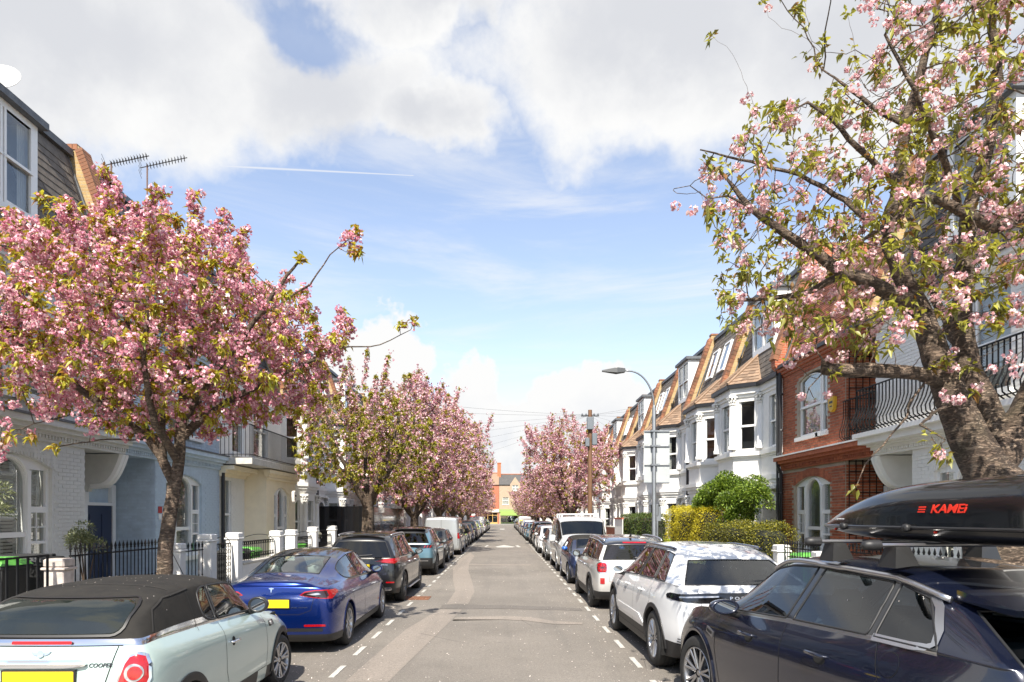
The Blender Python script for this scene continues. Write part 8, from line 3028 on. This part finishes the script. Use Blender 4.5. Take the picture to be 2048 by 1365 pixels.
    D = dirs * .5 + rand_unit(rng, len(bi)) * .95; D[:, 2] -= .10
    V, Fq = leaves(base, D, leaf_l, leaf_l * leaf_w, rng, .28)
    o = link('leaves', np_mesh('leaves', V, Fq, lmat, 4), root); o['kind'] = 'stuff'
    return root


def sp3(px, py, Y, r): return (*spot(px, py, Y), r)


def rel(pts, b): return [(p[0] - b[0], p[1] - b[1], p[2] - b[2], p[3]) for p in pts]


# ---- near left tree
def near_left():
    b = (-4.93, 9.87, .12)
    root = thing('cherry_tree', 'dense pink blossoming cherry tree nearest on the left, leaning trunk behind the mint convertible', 'tree', b)
    Y = 9.87
    trunk = [(b[0] - .03, Y, .02, .18), (b[0] - .02, Y, .35, .14), (b[0], Y, 1.0, .118), sp3(336, 1060, Y, .105), sp3(345, 1000, Y, .098), sp3(349, 968, Y, .097)]
    limbs = [[sp3(345, 970, Y, .078), sp3(325, 920, Y - .05, .068), sp3(298, 880, Y - .15, .062), sp3(240, 835, Y - .3, .06), sp3(150, 770, Y - .5, .045), sp3(40, 690, Y - .7, .03)],
             [sp3(352, 968, Y, .09), sp3(360, 900, Y, .082), sp3(364, 820, Y + .05, .072), sp3(378, 700, Y + .1, .06), sp3(388, 570, Y + .1, .04), sp3(350, 440, Y, .02)],
             [sp3(362, 880, Y, .07), sp3(405, 835, Y + .2, .06), sp3(480, 790, Y + .3, .05), sp3(580, 740, Y + .3, .035), sp3(690, 690, Y + .2, .02)],
             [sp3(322, 915, Y - .05, .07), sp3(322, 830, Y - .1, .06), sp3(285, 700, Y - .3, .045), sp3(220, 560, Y - .5, .03), sp3(160, 430, Y - .6, .02)],
             [sp3(364, 840, Y, .06), sp3(420, 770, Y + 1.0, .05), sp3(470, 650, Y + 1.6, .035), sp3(500, 540, Y + 2.0, .02)],
             [sp3(345, 925, Y, .06), sp3(310, 850, Y - .9, .05), sp3(285, 720, Y - 1.5, .035), sp3(300, 560, Y - 1.7, .02)],
             [sp3(364, 830, Y, .05), sp3(450, 720, Y - .6, .04), sp3(540, 600, Y - .9, .028), sp3(600, 520, Y - 1.0, .015)],
             [sp3(325, 900, Y, .05), sp3(250, 800, Y + .9, .04), sp3(180, 680, Y + 1.5, .03), sp3(120, 560, Y + 1.8, .015)],
             [sp3(560, 745, Y + .3, .02), sp3(660, 700, Y + .1, .013), sp3(760, 690, Y, .008), sp3(822, 660, Y, .005)],
             [sp3(560, 650, Y - .5, .016), sp3(620, 570, Y - .5, .012), sp3(660, 510, Y - .5, .008), sp3(712, 465, Y - .5, .005)],
             [sp3(298, 880, Y - .2, .012), sp3(200, 880, Y - .8, .010), sp3(110, 895, Y - 1.3, .007)],
             [sp3(240, 835, Y - .3, .012), sp3(140, 830, Y - .9, .009), sp3(20, 862, Y - 1.4, .006)]]
    rng = np.random.default_rng(21)
    A = []
    while len(A) < 2000:
        p = rng.uniform(-1, 1, 3); r = np.linalg.norm(p)
        if r > 1 or r < .25: continue
        x, y, z = -5.15 + p[0] * 2.85, 9.85 + p[1] * 2.5, 4.55 + p[2] * 1.75
        hd = math.hypot((x + 5.0) / 2.8, (y - 9.87) / 2.5)
        if z < 2.95 + .95 * hd - .15 * rng.random(): continue
        if x > -3.9 and z > 5.85 - (x + 3.9) * .75: continue
        if x > -3.4 and rng.random() < .25: continue
        A.append((x, y, z))
    for q in ((822, 660, Y), (700, 500, Y - .5), (100, 895, Y - 1.3), (10, 862, Y - 1.4)):
        c = np.array(spot(*q)); A += [tuple(c + rng.normal(0, .10, 3)) for _ in range(12)]
    A = np.array(A)
    build_tree(root, rel(trunk, b), [rel(l, b) for l in limbs], A - np.array(b), 5, step=.13, di=1.2, dk=.19, tip=.0042, sides=8, n_clusters=3500, florets=11, psize=.0225,
               nleaf=25000, leaf_l=.10, fmat=F_PINK, lmat=L_YOUNG, spikes=60, spike_len=(.25, .6), cluster_r=.062, up=.02, spread=.06)


near_left()


# ---- near right tree
def near_right():
    Y = 6.4; b = (4.60, Y, .12)
    root = thing('cherry_tree', 'large old cherry tree with thick rough trunk and sparse pink blossom on the right edge', 'tree', b)
    trunk = [(4.66, Y, .02, .40), (4.65, Y, .4, .32), (4.63, Y, 1.2, .28), sp3(1985, 1010, Y, 0.271), sp3(1983, 960, Y, 0.271)]
    limbs = [[sp3(1975, 965, Y, 0.205), sp3(1945, 890, Y - .05, 0.176), sp3(1905, 800, Y - .08, 0.143), sp3(1872, 715, Y - .05, 0.123), sp3(1843, 630, Y, 0.098), sp3(1800, 545, Y, 0.078), sp3(1772, 470, Y, 0.061), sp3(1795, 370, Y, 0.055), sp3(1812, 250, Y - .05, 0.044), sp3(1850, 110, Y - .1, 0.035), sp3(1890, -40, Y - .1, 0.023)],
             [sp3(1895, 780, Y - .08, 0.066), sp3(1840, 748, Y - .2, 0.061), sp3(1760, 742, Y - .3, 0.064), sp3(1652, 738, Y - .4, 0.059)],
             [sp3(1835, 615, Y, 0.074), sp3(1785, 590, Y - .1, 0.070), sp3(1725, 560, Y - .2, 0.064), sp3(1692, 548, Y - .2, 0.060), sp3(1659, 528, Y - .25, 0.051), sp3(1574, 470, Y - .3, 0.039), sp3(1500, 415, Y - .35, 0.029), sp3(1452, 356, Y - .35, 0.015)],
             [sp3(2000, 950, Y, 0.197), sp3(1985, 850, Y + .1, 0.139), sp3(1935, 735, Y + .15, 0.107), sp3(1922, 640, Y + .2, 0.094), sp3(1928, 540, Y + .2, 0.074), sp3(1935, 430, Y + .2, 0.064), sp3(1975, 300, Y + .15, 0.051), sp3(1995, 150, Y + .1, 0.041), sp3(1985, 0, Y, 0.032)],
             [sp3(2010, 940, Y, 0.205), sp3(2055, 830, Y, 0.156), sp3(2110, 700, Y, 0.123), sp3(2125, 560, Y - .1, 0.098), sp3(2090, 430, Y - .2, 0.082), sp3(2100, 250, Y - .2, 0.064), sp3(2080, 60, Y - .2, 0.037)],
             [sp3(2090, 430, Y - .2, 0.064), sp3(2040, 437, Y - .4, 0.064), sp3(1990, 455, Y - .5, 0.057), sp3(1935, 430, Y - .6, 0.046), sp3(1880, 400, Y - .6, 0.041), sp3(1832, 398, Y - .6, 0.037), sp3(1790, 440, Y - .6, 0.020), sp3(1700, 500, Y - .6, 0.011)],
             [sp3(1812, 250, Y, 0.028), sp3(1745, 215, Y, 0.022), sp3(1700, 180, Y, 0.017), sp3(1668, 155, Y, 0.009)],
             [sp3(1795, 370, Y, 0.032), sp3(1720, 300, Y - .2, 0.026), sp3(1660, 235, Y - .3, 0.018), sp3(1615, 205, Y - .3, 0.012)],
             [sp3(1772, 470, Y, 0.037), sp3(1690, 400, Y + .4, 0.028), sp3(1600, 350, Y + .6, 0.020), sp3(1480, 320, Y + .7, 0.013), sp3(1400, 300, Y + .7, 0.007)],
             [sp3(1692, 548, Y - .2, 0.037), sp3(1600, 590, Y + .1, 0.028), sp3(1500, 600, Y + .3, 0.018), sp3(1465, 603, Y + .3, 0.011)],
             [sp3(1843, 630, Y, 0.046), sp3(1790, 600, Y + .8, 0.041), sp3(1700, 520, Y + 1.4, 0.028), sp3(1620, 470, Y + 1.7, 0.017)],
             [sp3(1935, 735, Y, 0.055), sp3(1880, 620, Y + 1.0, 0.046), sp3(1830, 480, Y + 1.5, 0.032), sp3(1790, 330, Y + 1.6, 0.018)],
             [sp3(1935, 430, Y, 0.037), sp3(1880, 300, Y - .6, 0.028), sp3(1830, 180, Y - .9, 0.018), sp3(1770, 70, Y - 1.0, 0.011)],
             [sp3(1872, 715, Y, .013), sp3(1800, 850, Y - .4, .009), sp3(1730, 930, Y - .5, .006), sp3(1712, 975, Y - .5, .004)],
             [sp3(1900, 800, Y, 0.017), sp3(1840, 850, Y - .7, 0.011), sp3(1890, 880, Y - .9, 0.006)],
             [sp3(1499, 417, Y - .35, .012), sp3(1455, 392, Y - .38, .009), sp3(1415, 398, Y - .4, .006), sp3(1380, 372, Y - .42, .004), sp3(1348, 378, Y - .45, .003)]]
    rng = np.random.default_rng(9)
    poly = [(1385, 300), (1480, 240), (1560, 175), (1640, 200), (1700, 120), (1740, -20), (1800, -120), (2350, -200), (2350, 700), (2120, 690), (2000, 640), (1900, 640), (1800, 690), (1700, 720), (1600, 655), (1480, 640), (1400, 600), (1430, 500), (1410, 420)]
    def ins(x, y):
        c = False
        for p, q in zip(poly, poly[1:] + poly[:1]):
            if (p[1] > y) != (q[1] > y) and x < (q[0] - p[0]) * (y - p[1]) / (q[1] - p[1]) + p[0]: c = not c
        return c
    A = []
    while len(A) < 3500:
        x, y = rng.uniform(1340, 2350), rng.uniform(-200, 800)
        if not ins(x, y): continue
        dens = .25 + .75 * min(1, (x - 1350) / 480)
        if y < 200 and x < 1850: dens *= .45
        if rng.random() > dens: continue
        A.append(spot(x, y, rng.uniform(5.0, 7.9)))
    for _ in range(420): A.append(spot(rng.uniform(1430, 1760), rng.uniform(430, 690), rng.uniform(5.6, 7.4)))
    # over the road, above the frame and beyond the right edge
    for _ in range(700):
        v = rng.uniform(-1, 1, 3)
        if np.linalg.norm(v) > 1: continue
        A.append((4.9 + v[0] * 3.4, 6.2 + v[1] * 2.6, 7.6 + v[2] * 1.4))
    for q in ((1712, 950, Y - .5), (1880, 880, Y - .9), (1655, 745, Y - .4), (1348, 378, Y - .5), (1620, 800, Y - .4), (1560, 690, Y - .2)):
        c = np.array(spot(*q)); A += [tuple(c + rng.normal(0, .09, 3)) for _ in range(9)]
    A = np.array(A)
    build_tree(root, rel(trunk, b), [rel(l, b) for l in limbs], A - np.array(b), 12, step=.11, di=1.0, dk=.17, tip=.0034, sides=9, n_clusters=1150, florets=16, psize=.0165,
               nleaf=14500, leaf_l=.085, fmat=F_PALE, lmat=L_GREENER, spikes=24, spike_len=(.2, .5), cluster_r=.046, up=.0, jitter=.2, spread=.05, bare=.12)


near_right()


# ---- trees further up
def proto(seed, label, rx, h, fmat, lmat, ncl, nlf, psz, lobez=.5, leafl=.11, fl=5):
    root = thing('cherry_tree', label, 'tree', (0, 0, 0))
    rng = np.random.default_rng(seed)
    zf = 1.9 + rng.uniform(-.2, .3)
    trunk = [(0, 0, 0, .30), (.02, 0, .5, .24), (.05, .03, zf, .22)]
    limbs = []
    nL = 6
    for k in range(nL):
        a = 2 * PI * k / nL + rng.uniform(-.3, .3); rr_ = rx * rng.uniform(.5, .75)
        limbs.append([(.05, .03, zf, .14), (math.cos(a) * .35 * rx * .5, math.sin(a) * .35 * rx * .5, zf + .9, .11), (math.cos(a) * rr_ * .7, math.sin(a) * rr_ * .7, zf + (h - zf) * .42, .07), (math.cos(a) * rr_, math.sin(a) * rr_, zf + (h - zf) * .7, .035)])
    A = []
    cz = zf + (h - zf) * .52
    while len(A) < 1300:
        p = rng.uniform(-1, 1, 3); r = np.linalg.norm(p)
        if r > 1 or r < .3: continue
        x, y, z = p[0] * rx, p[1] * rx, cz + p[2] * (h - zf) * .5
        hd = math.hypot(x, y) / rx
        if z < zf + .25 + .8 * hd: continue
        A.append((x, y, z))
    build_tree(root, trunk, limbs, np.array(A), seed, step=.2, di=1.6, dk=.28, tip=.006, sides=5, n_clusters=ncl, florets=fl, psize=psz, nleaf=nlf, leaf_l=leafl, fmat=fmat, lmat=lmat,
               spikes=40, spike_len=(.4, 1.3), cluster_r=.10, spread=.12, nper=2, iters=50)
    return root


PR = [proto(31, 'leafy yellow green cherry tree with little blossom, second on the left', 2.75, 6.6, F_MAUVE, leaf_mat('yellow_cherry_leaf', [(0, (.30, .16, .03)), (.3, (.36, .34, .03)), (.7, (.50, .48, .06)), (1, (.24, .27, .03))], .5), 650, 31000, .036),
      proto(32, 'tall pink cherry tree with spiky top, third on the left', 3.9, 8.9, F_MAUVE, L_YOUNG, 5400, 32000, .042, fl=5),
      proto(33, 'broad pink cherry tree', 3.4, 8.4, F_MAUVE, L_YOUNG, 5000, 26000, .042, fl=5)]
PR[0].location = (-4.95, 24.6, .1)
PR[1].location = (-4.85, 36.5, .1)
PR[2].location = (4.45, 45.8, .1); PR[2]['label'] = 'round pink cherry tree behind the wooden telegraph pole'
GT = 'cherry trees lining the street'
for p in PR: p['group'] = GT
spec = [(1, -4.75, 50.0, 1.06, 1.08, 1.3, 'wide pink cherry tree reaching over the road, fourth on the left'),
        (2, -4.8, 64.0, 1.12, 1.0, .4, 'pink cherry tree beyond the fourth on the left, above the white tall car'),
        (1, -4.8, 78.0, 1.0, .92, 2.2, 'pink cherry tree in the left row before the red kiosk'),
        (2, -4.8, 93.0, 1.05, .92, 3.4, 'far pink cherry tree on the left, just before the red kiosk'),
        (1, -4.8, 124.0, .9, .75, 4.4, 'farthest pink cherry tree on the left near the junction'),
        (1, 4.6, 62.0, .85, .72, 5.1, 'pink cherry tree behind the round one by the telegraph pole'),
        (2, 4.6, 79.0, .9, .72, .9, 'low pink cherry tree halfway up the right side'),
        (2, 4.4, 101.0, 1.05, .80, 2.0, 'pale low pink cherry tree at the far end of the right side'),
        (1, 4.6, 126.0, .8, .66, 1.0, 'farthest pink cherry tree on the right near the junction')]
for (k, x, y, sxy, sz, rz, lab) in spec:
    c = copy_tree(PR[k]); c.location = (x, y, .1); c.scale = (sxy, sxy, sz); c.rotation_euler = (0, 0, rz); c['label'] = lab; c['group'] = GT
